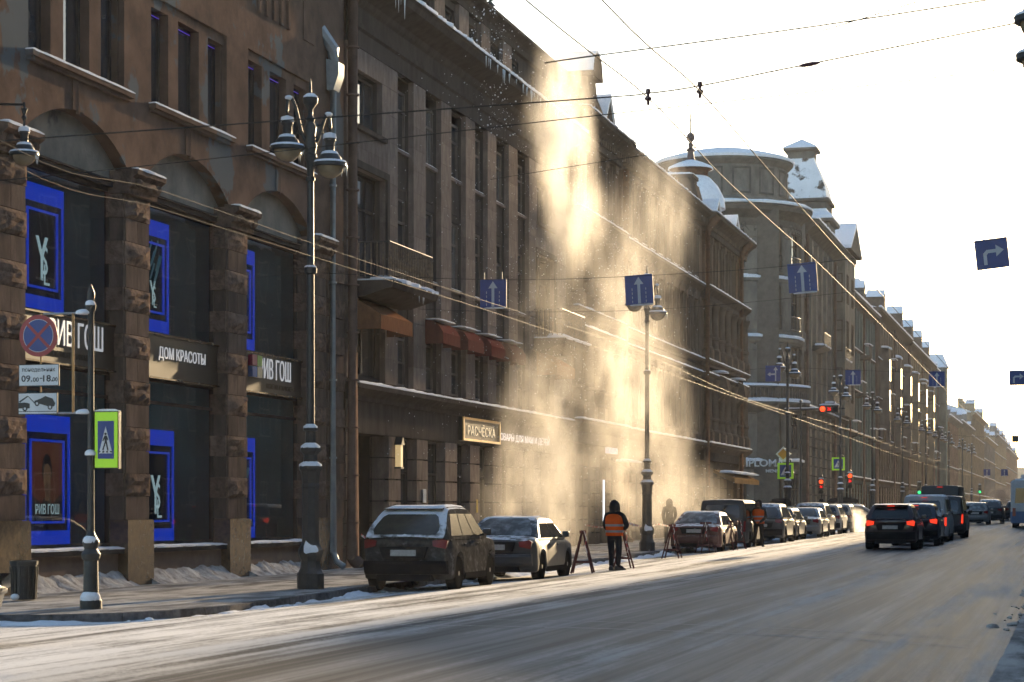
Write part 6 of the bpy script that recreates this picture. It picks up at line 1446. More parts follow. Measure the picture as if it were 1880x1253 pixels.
def posted(label, px, py, y, w, h, kind):
    X, Z = xat(px, y), zat(px, py, y)
    t = thing('crossing_signpost', label, 'road sign', (X, y, gz(y) + .15), group='pedestrian crossing signs')
    vpole(t, X + w * .3, y + .12, gz(y) + .15, Z + h * .6, .04)
    if kind == 'ped': ped_sign(t, X, y, Z, w, h, MATS['lime_faint_glow'])
    else:
        q = MB(); q.prism([(X - w / 2, Z), (X, Z - h / 2), (X + w / 2, Z), (X, Z + h / 2)], 'y', y, y + .03); o = q.build('priority_sign', M_SWHT, t); q = MB(); k = .72; q.prism([(X - w / 2 * k, Z), (X, Z - h / 2 * k), (X + w / 2 * k, Z), (X, Z + h / 2 * k)], 'y', y - .008, y - .001); q.build('yellow_field', mat('sign_yellow', (.55, .26, .02), rough=.5), o)
    return t
posted('lime-bordered crossing sign in front of the lamp post by the round corner', 1442, 865, 117.5, .88, .88, 'ped'); posted('second lime-bordered crossing sign beyond the side street', 1539, 852, 141, .85, .85, 'ped'); posted('yellow diamond priority sign above the lime crossing sign', 1438, 834, 118.2, .85, .85, 'pri')
X = xat(1864, 230); q = MB(); q.box(X - .35, X + .35, 230, 230.2, zat(1864, 812, 230), zat(1864, 800, 230)); tag(q.build('hanging_signal', M_BLACK, None, loc=(X, 230, 9)), 'black signal box hanging from wires over the trolleybus', 'traffic light')
# ================================================================ VEHICLES
M_TYRE = mat('tyre_rubber', (.018, .018, .018), (.012, .012, .012), rough=.85, obj=True, bump=.3)
M_RIM = mat('alloy_rim', (.22, .22, .23), (.12, .12, .12), rough=.4, metal=.7, obj=True)
M_TRIM = mat('black_plastic', (.02, .02, .021), (.013, .013, .014), rough=.6, obj=True)
M_AUTOG = mat('car_glass', (.012, .015, .016), (.008, .01, .011), rough=.04, spec=.7, obj=True)
M_FROST = mat('frosted_car_glass', (.30, .33, .36), (.05, .06, .065), rough=.35, obj=True, scale=3, c1pos=(.45, .7))
M_TAIL = mat('tail_lens', (.22, .012, .012), (.12, .008, .008), rough=.2, obj=True)
M_PLATE = mat('number_plate', (.45, .45, .44), (.28, .27, .26), rough=.6, obj=True, scale=14)
TAIL_ON = emit('brake_light', (1.0, .05, .015), 1.2)
def paint(nm, c, snow=1.3, rough=.35, dirt=None):
    return mat('paint_' + nm, c, tuple(v * .8 for v in c), scale=2, rough=rough, obj=True, snow=snow, spec=.5, stain=dirt or tuple(v * .7 + .015 for v in c), stain_scale=2.2, stain_at=.55, stain_w=.2, coat=.3 if rough < .4 else 0)
KINDS = {
 'suv':     dict(L=4.55, W=1.84, H=1.68, belt=1.08, nose=1.02, deck=1.06, rb=.06, rt=1.05, ft=2.55, fb=3.40, wy=(.92, 3.62), r=.355, clr=.24),
 'sedan':   dict(L=4.70, W=1.82, H=1.45, belt=.96, nose=.86, deck=1.02, rb=.72, rt=1.60, ft=2.75, fb=3.55, wy=(1.0, 3.72), r=.325, clr=.20),
 'hatch':   dict(L=4.10, W=1.77, H=1.57, belt=1.04, nose=1.0, deck=1.05, rb=.10, rt=.62, ft=2.35, fb=3.1, wy=(.75, 3.28), r=.345, clr=.23),
 'minivan': dict(L=4.90, W=1.90, H=1.86, belt=1.10, nose=1.05, deck=1.08, rb=.03, rt=.30, ft=3.05, fb=4.05, wy=(.95, 3.9), r=.335, clr=.22),
 'van':     dict(L=5.30, W=2.00, H=2.36, belt=1.25, nose=1.15, deck=1.2, rb=.01, rt=.12, ft=3.9, fb=4.65, wy=(1.05, 4.3), r=.35, clr=.24),
 'wagon':   dict(L=4.60, W=1.78, H=1.48, belt=.96, nose=.88, deck=.98, rb=.10, rt=.60, ft=2.7, fb=3.45, wy=(.9, 3.55), r=.32, clr=.2),
}
def bend(v, L, hw):
    # rounded tail and nose: corners and upper edge pulled in
    x, y, z = v; k = max(0.0, 1 - y / .7); q = max(0.0, 1 - (L - y) / .7)
    dy = .17 * (min(1.1, abs(x) / hw)) ** 3 + .10 * max(0.0, (z - .72) / .4) ** 1.5 + .16 * max(0.0, (.55 - z) / .3) ** 1.5
    return (x, y + min(dy, .34) * k * k - min(dy, .34) * q * q * 1.1, z)
def sm(t): t = max(0, min(1, t)); return t * t * (3 - 2 * t)
def car(label, kind, pm, glass=None, lights_on=False, snow_roof=0.0, group='parked cars', rear_glass=None, plate=True, roofbox=False, spoiler=False, frosty=False):
    K = KINDS[kind]; L, W, H = K['L'], K['W'], K['H']; hw = W / 2; belt = K['belt']
    t = local_thing('van' if kind in ('van', 'minivan') else 'car', label, 'van' if kind in ('van', 'minivan') else 'car', group)
    glass = glass or M_AUTOG; rear_glass = rear_glass or glass
    key = ('car', kind)
    def topz(y):
        if y < K['rb']: return K['deck'] - .10 * (1 - sm(y / max(.05, K['rb']))) if kind == 'sedan' else K['deck'] - .06 * (1 - sm(y / .12))
        if y < K['fb']: return belt
        s_ = (y - K['fb']) / (L - K['fb']); return belt + (K['nose'] - belt) * sm(s_ * 1.2) - .30 * sm((s_ - .72) / .28)
    def halfw(y):
        return hw * (1 - .10 * (1 - sm(y / .35)) - .13 * (1 - sm((L - y) / .55)))
    def body_mesh():
        ys = [0, .03, .10, .22, .4]
        for wy in K['wy']:
            for k in range(-6, 7): ys.append(wy + (K['r'] + .07) * k / 6)
        ys += [1.6, 2.0, 2.4, 2.8, L - .6, L - .35, L - .18, L - .07, L, K['rb'], K['fb'], (K['fb'] + L) / 2]
        ys = sorted({round(max(0, min(L, y)), 3) for y in ys}); rs = []
        for y in ys:
            w = halfw(y); zb = K['clr'] + .10 * (1 - sm(y / .3)) + .08 * (1 - sm((L - y) / .4)); tz = topz(y); arch = 0
            for wy in K['wy']:
                R_ = K['r'] + .065; dy = abs(y - wy)
                if dy < R_: arch = K['r'] + math.sqrt(R_ * R_ - dy * dy)
            zo = max(zb, arch)
            zm = max(zo + .03, belt * .72)
            fl = .015 if arch else 0
            in_ = 0.0 if y > .06 and y < L - .06 else .03
            half = [(0, zb), (w * .72, zb), (w * .72, zo - .0), (w + fl - in_, zo), (w + fl - in_, zo + .04), (w + .004, zm), (w * .985, tz - .12), (w * .945, tz - .03), (w * .86, tz), (w * .45, tz + .025), (0, tz + .03)]
            rs.append([(x, y, z) for x, z in half] + [(-x, y, z) for x, z in half[-2:0:-1]])
        mb = MB(); mb.rings(rs); mb.v = [bend(v, L, hw) for v in mb.v] if kind != 'van' else mb.v; return mb.mesh('body', smooth=42)
    def roof_h(y):
        if y < K['rt']: q = (y - K['rb']) / (K['rt'] - K['rb']); return belt + (H - belt) * (1 - (1 - max(0, q)) ** 1.45)
        if y < K['ft']: q = (y - K['rt']) / (K['ft'] - K['rt']); return H + .02 * math.sin(math.pi * q) - .03 * sm((q - .5) * 2) * 0
        q = (y - K['ft']) / (K['fb'] - K['ft']); return belt + (H - belt) * (1 - max(0, min(1, q)) ** 1.35)
    wt = hw * (.93 if kind == 'van' else (.85 if kind == 'minivan' else .72)); wbs = hw * .955
    def side_x(y, z): q = (z - belt) / (H - belt); return (wbs + (wt - wbs) * q) * (halfw(y) / hw)
    def shell_mesh():
        ys = sorted({K['rb'] + (K['rt'] - K['rb']) * k / 6 for k in range(7)} | {K['rt'] + (K['ft'] - K['rt']) * k / 5 for k in range(6)} | {K['ft'] + (K['fb'] - K['ft']) * k / 6 for k in range(7)}); rs = []
        for y in ys:
            z = max(belt + .004, roof_h(y)); zb = belt - .04; rd = min(.09, (z - belt) * .5)
            xs = side_x(y, z - rd); x2 = side_x(y, z) - .07
            half = [(side_x(y, belt), zb), (side_x(y, belt), belt), (xs, z - rd), (xs - .02, z - rd * .4), (x2, z - .008), (x2 * .5, z + .012), (0, z + .016)]
            rs.append([(-x, y, zz) for x, zz in half] + [(x, y, zz) for x, zz in half[-2::-1]])
        mb = MB(); mb.rings(rs, closed=False); return mb.mesh('cabin', smooth=40)
    bm = cached(key + ('b',), body_mesh); smh = cached(key + ('s',), shell_mesh)
    def lk(nm, me, m): 
        me2 = me.copy(); me2.materials.clear(); return link(nm, me2, m, t)
    body = lk('body', bm, pm); cab = lk('cabin', smh, pm)
    for ob_ in ((body, cab) if kind != 'van' else ()): sd_ = ob_.modifiers.new('round', 'SUBSURF'); sd_.levels = 1; sd_.render_levels = 1
    # windows
    def wpoly(nm, pts, m, par=t):
        for s_ in (-1, 1):
            mb = MB(); a = [(s_ * (side_x(y, z) + .010), y, z) for y, z in pts]; b_ = [(s_ * (side_x(y, z) - .02), y, z) for y, z in pts]; mb.rings([b_, a] if s_ > 0 else [b_, a]); mb.build(nm, m, par)
    zb_, zt_ = belt + .03, H - .13
    def edge_r(z): # y of the rear slope at height z
        lo, hi = K['rb'], K['rt']
        for _ in range(25):
            mid = (lo + hi) / 2
            if roof_h(mid) < z: lo = mid
            else: hi = mid
        return lo
    def edge_f(z):
        lo, hi = K['ft'], K['fb']
        for _ in range(25):
            mid = (lo + hi) / 2
            if roof_h(mid) > z: lo = mid
            else: hi = mid
        return lo
    a0, a1 = edge_r(zb_) + (.30 if kind not in ('sedan',) else .22), edge_r(zt_) + .14; b0, b1 = edge_f(zb_) - .16, edge_f(zt_) - .10
    n = 2 if kind in ('sedan', 'hatch', 'suv', 'wagon') else 3
    if kind == 'suv' or kind == 'wagon': n = 3
    cuts = [k / n for k in range(n + 1)]
    if kind == 'van': cuts = [.72, 1.0]
    for c0, c1 in zip(cuts[:-1], cuts[1:]):
        g = .035
        y00, y01 = a0 + (b0 - a0) * c0 + g, a0 + (b0 - a0) * c1 - g; y10, y11 = a1 + (b1 - a1) * c0 + g, a1 + (b1 - a1) * c1 - g
        wpoly('side_window', [(y00, zb_), ((y00 + y01) / 2, zb_ + .005), (y01, zb_), (y11 + (y01 - y11) * .05, zt_ - .03), (y11, zt_), (y10, zt_), (y10 + (y00 - y10) * .06, zt_ - .04)], glass)
    def slope_panel(nm, m, ya, yb, inset, rear):
        mb = MB(); rs = []
        for k in range(7):
            q = k / 6; y = ya + (yb - ya) * q; z = roof_h(y); dy = (roof_h(y + .01) - roof_h(y - .01)) / .02; nn = Vector((0, -dy, 1)).normalized() * .012
            w = side_x(y, z) - inset - .05 * (q if rear else 1 - q) - (.05 if k in (0, 6) else 0); rs.append([(x, y + nn.y, z + nn.z) for x in (-w, -w * .5, 0, w * .5, w)])
        mb.rings(rs, closed=False); return mb.build(nm, m, t, smooth=60)
    if kind != 'van': slope_panel('rear_window', rear_glass, K['rb'] + (K['rt'] - K['rb']) * (.10 if kind == 'sedan' else .06), K['rb'] + (K['rt'] - K['rb']) * (.86 if kind == 'sedan' else .62), .12, True)
    slope_panel('windscreen', glass, K['ft'] + .08, K['fb'] - .06, .08, False)
    # bumpers and trims
    mb = MB(); w = hw * .93; mb.prism([(-.035, .34), (-.05, .42), (-.05, .56), (-.02, .62), (.12, .62), (.12, .34)], 'x', -w, w)
    mb2 = MB()
    for k in range(10):
        xa, xb = -w + 2 * w * k / 10, -w + 2 * w * (k + 1) / 10; mb2.prism([(-.03, .36), (-.045, .42), (-.045, .56), (-.02, .62), (.16, .62), (.16, .36)], 'x', xa, xb)
    mb = mb2; mb.v = [bend(v, L, hw) if kind != 'van' else v for v in mb.v]; mb.build('rear_bumper', M_TRIM if kind in ('suv', 'hatch', 'van') else pm, t)
    mb = MB(); mb.box(-hw * .6, hw * .6, .02, .3, .22, .345); mb.build('diffuser', M_TRIM, t)
    for s_ in (-1, 1):
        mb = MB(); zt2 = belt - .02 if kind != 'van' else 1.35; hh = .20 if kind not in ('van', 'minivan') else .42; x0, x1 = hw * (.62 if kind not in ('van', 'minivan') else .84), hw * .93
        mb.prism([(x0 + .02, zt2 - hh * .75), (x1 - .02, zt2 - hh), (x1, zt2 - .04), (x1 - .06, zt2), (x0, zt2 - .04)] if kind not in ('van', 'minivan') else [(x0, zt2 - hh), (x1, zt2 - hh), (x1, zt2), (x0 + .02, zt2)], 'y', -.012, .16)
        mb.v = [(s_ * v[0], bend((v[0], max(0, v[1]), v[2]), L, hw)[1] + min(0, v[1]) * 1.6 if kind != 'van' else v[1], v[2]) for v in mb.v]
        if s_ < 0: mb.f = [f[::-1] for f in mb.f]
        mb.build('tail_light', TAIL_ON if lights_on else M_TAIL, t)
        mb = MB(); mb.box(-.09, .09, 0, .12, -.09, .09); mb.v = [(s_ * (hw + .09) + v[0] * .9, K['fb'] - .55 + v[1], belt + .09 + v[2] * .8) for v in mb.v]; m_ = mb.build('mirror', pm if kind != 'van' else M_TRIM, t, bevel=.03)
        mb = MB(); mb.bar((s_ * (hw - .06), K['fb'] - .5, belt + .03), (s_ * (hw + .06), K['fb'] - .5, belt + .05), .05, .04); mb.build('mirror_arm', M_TRIM, m_)
        for yy in ((K['rt'] + K['ft']) / 2 - .45, K['ft'] - .15):
            mb = MB(); mb.box(-.012, .02, 0, .18, 0, .03); mb.v = [(s_ * (hw * .988) + v[0], yy + v[1], belt - .16 + v[2]) for v in mb.v]; mb.build('door_handle', pm, t)
        mb = MB(); mb.box(-.02, .012, K['wy'][0] + K['r'] + .1, K['wy'][1] - K['r'] - .1, K['clr'], K['clr'] + .12); mb.v = [(s_ * (hw + .0) + s_ * v[0], v[1], v[2]) for v in mb.v]; mb.build('sill_trim', M_TRIM, t)
        mb = MB(); mb.prism([(hw * .55, K['nose'] - .32), (hw * .88, K['nose'] - .28), (hw * .88, K['nose'] - .12), (hw * .55, K['nose'] - .2)], 'y', L - .2, L - .05); mb.v = [(s_ * v[0], v[1] - .12 * (v[0] / hw) ** 2, v[2]) for v in mb.v]
        mb.build('headlight', M_GLOBE, t)
    if plate:
        mb = MB(); zp = .78 if kind in ('suv', 'sedan', 'minivan', 'wagon', 'hatch') else .62; mb.box(-.26, .26, -.018, .05, zp - .06, zp + .06); mb.build('number_plate', M_PLATE, t)
        mb = MB(); mb.prism([(-.5, zp + .12), (.5, zp + .12), (.42, zp - .1), (-.42, zp - .1)], 'y', -.008, .05); mb.build('plate_recess', M_TRIM, t)
    if spoiler: mb = MB(); mb.prism([(K['rt'] - .30, H - .05), (K['rt'] - .32, H - .02), (K['rt'] + .2, H + .015), (K['rt'] + .2, H - .03)], 'x', -wt * .9, wt * .9); mb.build('spoiler', pm, t)
    if lights_on: mb = MB(); mb.box(-.12, .12, K['rt'] - .30, K['rt'] - .24, H - .075, H - .05); mb.build('high_brake_light', TAIL_ON, t)
    for s_ in (-1, 1):         # door gaps
        for yy in ((K['rt'] + K['ft']) / 2 - .62, (K['rt'] + K['ft']) / 2 + .28, K['fb'] - .12):
            if kind == 'van' and yy < 2: continue
            mb = MB(); zz = [max(K['clr'] + .14, .42), belt * .72, belt - .13]; xs_2 = [halfw(yy) + .006, halfw(yy) + .006, halfw(yy) * .985 + .006]
            for (z0, x0), (z1, x1) in zip(list(zip(zz, xs_2))[:-1], list(zip(zz, xs_2))[1:]): mb.poly([(s_ * x0, yy, z0), (s_ * x0, yy + .012, z0), (s_ * x1, yy + .012, z1), (s_ * x1, yy, z1)])
            mb.build('door_gap', M_TRIM, t)
    # wheels
    r = K['r']
    def wheel_mesh():
        q = MB(); q.lathe(0, 0, [(r * .62, -.10), (r * .9, -.11), (r * .98, -.09), (r, -.05), (r, .05), (r * .98, .09), (r * .9, .11), (r * .62, .10)], 28); q.v = [(v[2], v[0], v[1]) for v in q.v]; return q.mesh('wheel', smooth=40)
    def rim_mesh():
        q = MB(); q.lathe(0, 0, [(r * .64, .06), (r * .64, .10), (r * .56, .075), (r * .56, .04)], 24)
        for k in range(5):
            a = 2 * math.pi * k / 5
            for o_ in (-.12, .12): q.bar((0.02 * math.cos(a), 0.02 * math.sin(a), .085), (r * .6 * math.cos(a + o_), r * .6 * math.sin(a + o_), .07), .035, .02)
        q.lathe(0, 0, [(.05, .06), (.05, .1), (.01, .105)], 10); q.lathe(0, 0, [(r * .58, .0), (.01, .0)], 20); q.v = [(v[2], v[0], v[1]) for v in q.v]; return q.mesh('rim', smooth=40)
    wm = cached(('wheel', r), wheel_mesh); rmesh = cached(('rim', r), rim_mesh)
    for s_ in (-1, 1):
        for wy in K['wy']:
            o = link('wheel', wm, M_TYRE, t); o.location = (s_ * (hw - .115), wy, r); o.rotation_euler = (0, 0, 0 if s_ > 0 else math.pi)
            o2 = bpy.data.objects.new('rim', rmesh); COL.objects.link(o2); o2.parent = o
            if not rmesh.materials: rmesh.materials.append(M_RIM)
    if snow_roof:
        mb = MB(); rs = []
        ya, yb = K['rt'] - .22, K['ft'] + .1
        for k in range(13):
            y = ya + (yb - ya) * k / 12; z = min(roof_h(y), H + .03); w = side_x(y, z) - .06; e = .25 if k in (0, 12) else 1
            rs.append([(x * w, y, z - .005 + e * snow_roof * (0.1 if abs(x) == 1 else .75 + .7 * hsh(x * 2 + 3, y * 1.8, W * 7 + snow_roof * 50))) for x in (-1, -.9, -.5, 0, .5, .9, 1)])
        mb.rings(rs, closed=False); mb.build('snow', M_SNOW, t, smooth=60)
    if roofbox:
        mb = MB(); rs = []
        for k, (y, w, h0, h1) in enumerate(((.75, .2, .12, .16), (.8, .38, .1, .32), (1.1, .42, .09, .42), (2.0, .42, .09, .44), (2.5, .36, .1, .36), (2.75, .2, .12, .2))): rs.append([(-w, y, H + h0), (w, y, H + h0), (w, y, H + h0 + (h1 - h0) * .6), (w * .75, y, H + h1), (-w * .75, y, H + h1), (-w, y, H + h0 + (h1 - h0) * .6)])
        mb.rings(rs); mb.build('roof_box', M_TRIM, t, smooth=40)
        for y in (1.1, 2.2): mb = MB(); mb.bar((-wt * .85, y, H + .07), (wt * .85, y, H + .07), .05); mb.build('roof_bar', M_GALV, t)
    return t
def park(o, px, y, X=None, rot=0.0):
    x = X if X is not None else xat(px, y)
    place(o, (x, y, rz(x, y) - .0), R(rot)); return o
M_SUVP = mat('paint_muddy_grey', (.075, .073, .071), (.035, .034, .033), scale=7, rough=.75, obj=True, snow=1.1, stain=(.21, .21, .22), stain_scale=6, stain_at=.56, stain_w=.22, bump=.3, bscale=30)
M_SUVG = mat('dirty_glass', (.05, .055, .045), (.025, .028, .026), rough=.1, obj=True, scale=4, stain=(.2, .21, .22), stain_scale=2, stain_at=.66)
park(car('dirty frosted grey estate car with snow on its roof, nearest at the kerb', 'suv', M_SUVP, M_SUVG, snow_roof=.05, spoiler=True), 0, 40.35, -12.85, 2.0)
park(car('dark blue-grey sedan parked in front of the frosted car', 'sedan', paint('dark_blue_grey', (.028, .036, .046), 1.3, .5), None, snow_roof=.02, rear_glass=M_FROST), 0, 46.6, -12.7, 1.0)
park(car('dust-veiled dark red sedan beside the trestles', 'sedan', paint('dark_red', (.12, .05, .04), 1.3, .5), None, rear_glass=M_FROST, snow_roof=.02), 0, 73.9, -12.9)
park(car('dark minivan parked beyond the red sedan', 'minivan', paint('charcoal', (.035, .034, .033), 1.32, .5)), 0, 80.3, -12.95)
park(car('dark estate car behind the second worker', 'suv', paint('graphite', (.06, .065, .07), 1.3)), 0, 89.0, -12.7)
park(car('dark car with a black roof box among the parked cars', 'wagon', paint('navy', (.04, .045, .055), 1.3), roofbox=True), 0, 95.0, -12.9)
park(car('low silver car fourth from the second worker', 'sedan', paint('silver', (.22, .22, .22), 1.3), M_AUTOG), 0, 100.6, -12.5)
park(car('dark hatchback in the middle of the far parked row', 'suv', paint('slate', (.07, .072, .075), 1.3)), 0, 106.2, -12.8)
park(car('pale frosted hatchback second from the side street', 'hatch', paint('pale_grey', (.30, .29, .28), 1.3)), 0, 112.0, -12.7)
park(car('sunlit beige hatchback last before the side street', 'hatch', paint('beige', (.34, .30, .25), 1.3)), 0, 117.2, -12.6)
G2 = 'cars queueing in the lane'
park(car('dark red hatchback with glowing tail lights, last in the queue', 'hatch', paint('black_red', (.03, .012, .014), 1.36, .3), None, True, group=G2, spoiler=True), 1634, 74.0)
park(car('dark blue hatchback waiting in front of the dark red one', 'hatch', paint('dark_blue', (.025, .03, .05), 1.33, .3), None, True, group=G2), 0, 80.6, xat(1634, 74) + .35)
park(car('snow-covered white van in the queue', 'minivan', paint('snowy_white', (.40, .40, .40), 1.0, .6), None, True, group=G2, snow_roof=.06), 0, 88.0, xat(1634, 74) + .2)
park(car('dark tall car squeezed behind the black van', 'minivan', paint('black_brown', (.03, .026, .024), 1.33, .4), None, True, group=G2), 0, 96.2, xat(1634, 74) + .45)
park(car('black panel van in the queue', 'van', paint('black', (.018, .018, .019), 1.36, .45), None, True, group=G2), 0, 103.5, xat(1634, 74) - .1)
park(car('silver estate car beyond the crossing', 'wagon', paint('light_silver', (.20, .21, .22), 1.3), None, group=G2, rear_glass=M_FROST), 1790, 144.0)
park(car('dark car just in front of the silver estate', 'suv', paint('dark_teal', (.03, .035, .04), 1.32), None, group=G2), 0, 152.5, xat(1790, 144) + .6)
park(car('small dark car in the glare near the trolleybus', 'hatch', paint('glare_dark', (.04, .04, .042), 1.32), None, group=G2), 0, 172.0, xat(1790, 144) + 1.9)
park(car('dark car at the left of the lane beyond the crossing', 'wagon', paint('wine', (.09, .03, .03), 1.32), None, True, group=G2), 0, 160.0, xat(1790, 144) - 1.4)
o = car('silver sedan turning out of the side street in exhaust steam', 'sedan', paint('warm_silver', (.17, .165, .155), 1.3), M_SUVG, group='cars at the side street'); place(o, (xat(1625, 133), 133.5, rz(-12, 133)), R(96))
o = car('dark car with a black roof box in the side street', 'wagon', paint('roofbox_dark', (.05, .045, .045), 1.3), roofbox=True, group='cars at the side street'); place(o, (xat(1600, 140), 139, rz(-12, 140)), R(100))
# front of a car poking in at the left picture edge
o = car('black car whose bumper just shows at the left picture edge', 'sedan', paint('edge_black', (.02, .02, .021), 3.0), group='cars at the side street'); place(o, (xat(9, 21.6) - 4.7 - .47, 22.2, rz(-7, 22)), R(-92))
for c in o.children:
    if c.name.startswith('headlight'): c.data.materials[0] = M_AUTOG
# trolleybus
t = local_thing('trolleybus', 'pale blue and white trolleybus at the right picture edge, poles on the wires', 'bus')
M_BUSW = mat('bus_white', (.42, .44, .46), (.32, .34, .36), rough=.45, obj=True); M_BUSB = mat('bus_blue', (.03, .09, .22), (.02, .07, .17), rough=.4, obj=True)
def rr_(w, z0, z1, y, r=.15): return [(-w + r, y, z0), (w - r, y, z0), (w, y, z0 + r), (w, y, z1 - r), (w - r, y, z1), (-w + r, y, z1), (-w, y, z1 - r), (-w, y, z0 + r)]
mb = MB(); mb.rings([rr_(1.2, .36, 2.9, 0), rr_(1.26, .34, 2.95, .08), rr_(1.26, .34, 2.95, 11.9), rr_(1.2, .36, 2.9, 12)]); mb.build('body', M_BUSW, t)
mb = MB(); mb.rings([rr_(1.21, .35, 1.05, -.004, .05), rr_(1.275, .33, 1.05, .08, .05), rr_(1.275, .33, 1.05, 11.92, .05), rr_(1.21, .35, 1.05, 12.004, .05)]); mb.build('blue_skirt', M_BUSB, t)
mb = MB(); mb.prism([(-1.0, 1.55), (1.0, 1.55), (.95, 2.45), (-.95, 2.45)], 'y', -.012, .02); mb.build('rear_window', M_AUTOG, t)
for s_ in (-1, 1):
    for k in range(6): mb = MB(); mb.box(s_ * 1.262 - .008, s_ * 1.262 + .008, .5 + k * 1.9, 2.2 + k * 1.9, 1.5, 2.5); mb.build('side_window', M_AUTOG, t)
    mb = MB(); mb.box(s_ * 1.05 - .09, s_ * 1.05 + .09, -.03, 0.05, .75, 1.25); mb.build('tail_light', M_TAIL, t)
    for wy in (3.0, 9.2):
        q = MB(); q.lathe(0, 0, [(.3, -.13), (.47, -.13), (.48, .13), (.3, .13)], 22); q.v = [(v[2] + s_ * 1.1, v[0] + wy, v[1] + .48) for v in q.v]; q.build('wheel', M_TYRE, t, smooth=40)
    mb = MB(); mb.bar((s_ * .3, 5.5, 3.3), (s_ * .35, -1.0, 5.9), .06); mb.build('trolley_pole', M_BLACK, t)
mb = MB(); mb.box(-.7, .7, 2, 6.5, 2.94, 3.3); mb.box(-.9, .9, 8, 10, 2.94, 3.2); mb.build('roof_gear', M_BUSW, t); mb = MB(); mb.box(-1.0, 1.0, .3, 1.9, 2.95, 3.02); mb.build('snow', M_SNOW, t, bevel=.03)
place(t, (xat(1855, 133) + 1.27, 133, rz(-3, 133)))

# ================================================================ PEOPLE
def figure_mesh(V, E, rad, extra=None, sub=2):
    me = bpy.data.meshes.new('figure'); me.from_pydata(V, E, []); ob = bpy.data.objects.new('figure', me); COL.objects.link(ob)
    md = ob.modifiers.new('skin', 'SKIN'); md.use_smooth_shade = True; md.branch_smoothing = .3
    for i, r in enumerate(rad): me.skin_vertices[0].data[i].radius = r if isinstance(r, tuple) else (r, r)
    me.skin_vertices[0].data[0].use_root = True
    s_ = ob.modifiers.new('sub', 'SUBSURF'); s_.levels = sub; s_.render_levels = sub
    dg = bpy.context.evaluated_depsgraph_get(); out = bpy.data.meshes.new_from_object(ob.evaluated_get(dg)); bpy.data.objects.remove(ob)
    out.polygons.foreach_set('use_smooth', [True] * len(out.polygons)); return out
def person(label, pose, mats, group=None, hood=True, vest=None, face=None, hair=None):
    # local axes: faces +Y, feet at z = 0. mats = clothing
    t = local_thing('person', label, 'person', group)
    P = dict(pel=(0, 0, .93), wa=(0, .0, 1.10), ch=(0, .01, 1.32), sh=(0, 0, 1.45), nk=(0, .02, 1.53), hd=(0, .04, 1.64), ht=(0, .02, 1.75),
             lh=(-.11, 0, .86), lk=(-.12, .04, .50), la=(-.12, -.02, .10), lt=(-.14, .15, .05), rh=(.11, 0, .86), rk=(.13, .03, .50), ra=(.14, -.03, .10), rt=(.17, .13, .05),
             ls=(-.20, 0, 1.43), le=(-.27, .02, 1.14), lw=(-.2, .22, 1.02), lp=(-.16, .30, 1.0), rs=(.20, 0, 1.43), re=(.29, .02, 1.15), rw=(.22, .22, 1.05), rp=(.18, .30, 1.04))
    P.update(pose)
    rad = dict(pel=(.165, .15), wa=(.165, .145), ch=(.185, .155), sh=(.13, .11), nk=.085, hd=.115 if hood else .095, ht=.08 if hood else .07, lh=.115, rh=.115, lk=.085, rk=.085, la=.065, ra=.065, lt=.045, rt=.045, ls=.09, rs=.09, le=.072, re=.072, lw=.055, rw=.055, lp=.04, rp=.04)
    names = list(P); ix = {n: i for i, n in enumerate(names)}
    E = [('pel', 'wa'), ('wa', 'ch'), ('ch', 'sh'), ('sh', 'nk'), ('nk', 'hd'), ('hd', 'ht'), ('pel', 'lh'), ('lh', 'lk'), ('lk', 'la'), ('la', 'lt'), ('pel', 'rh'), ('rh', 'rk'), ('rk', 'ra'), ('ra', 'rt'), ('sh', 'ls'), ('ls', 'le'), ('le', 'lw'), ('lw', 'lp'), ('sh', 'rs'), ('rs', 're'), ('re', 'rw'), ('rw', 'rp')]
    me = figure_mesh([P[n] for n in names], [(ix[a], ix[b_]) for a, b_ in E], [rad[n] for n in names])
    b_ = link('body', me, mats['clothes'], t)
    for hnd, wr in (('lp', 'lw'), ('rp', 'rw')):       # gloved fingers, each its own tapering chain rooted in the palm
        p = Vector(P[hnd]); d = (p - Vector(P[wr])).normalized(); u = d.cross(Vector((0, 0, 1))); u = u.normalized() if u.length > .01 else Vector((1, 0, 0)); dn = Vector((0, 0, -1)) if abs(d.z) < .8 else Vector((0, 1, 0))
        mb = MB(); s_ = 1 if hnd == 'rp' else -1
        for k, ln in enumerate((.065, .08, .085, .075)): o_ = u * (-.03 + .02 * k); mb.tube([p + o_, p + o_ + d * ln * .5 + dn * .008, p + o_ + d * ln * .9 + dn * .035], .01, 6, rads=[.011, .010, .007])
        mb.tube([p - d * .02 - u * s_ * .03, p - u * s_ * .055 + d * .02, p - u * s_ * .05 + d * .05], .011, 6, rads=[.013, .011, .008]); mb.build('gloved_fingers', mats.get('glove', mats['clothes']), t, smooth=60)
    for s_, a, tt in ((-1, 'la', 'lt'), (1, 'ra', 'rt')):
        A, T_ = Vector(P[a]), Vector(P[tt]); mb = MB(); d = (T_ - A); d.z = 0; d.normalize(); sd = Vector((d.y, -d.x, 0)); rs = []
        for q, w, h in ((-.09, .045, .1), (-.05, .055, .13), (.04, .055, .12), (.12, .06, .08), (.19, .05, .06), (.215, .02, .04)):
            c = Vector((A.x, A.y, 0)) + d * q; z0 = A.z - .10; rs.append([c - sd * w + Vector((0, 0, z0)), c + sd * w + Vector((0, 0, z0)), c + sd * w + Vector((0, 0, z0 + h * .6)), c + sd * w * .6 + Vector((0, 0, z0 + h)), c - sd * w * .6 + Vector((0, 0, z0 + h)), c - sd * w + Vector((0, 0, z0 + h * .6))])
        mb.rings(rs); mb.build('boot', mats.get('boot', M_SBLK), t, smooth=50)
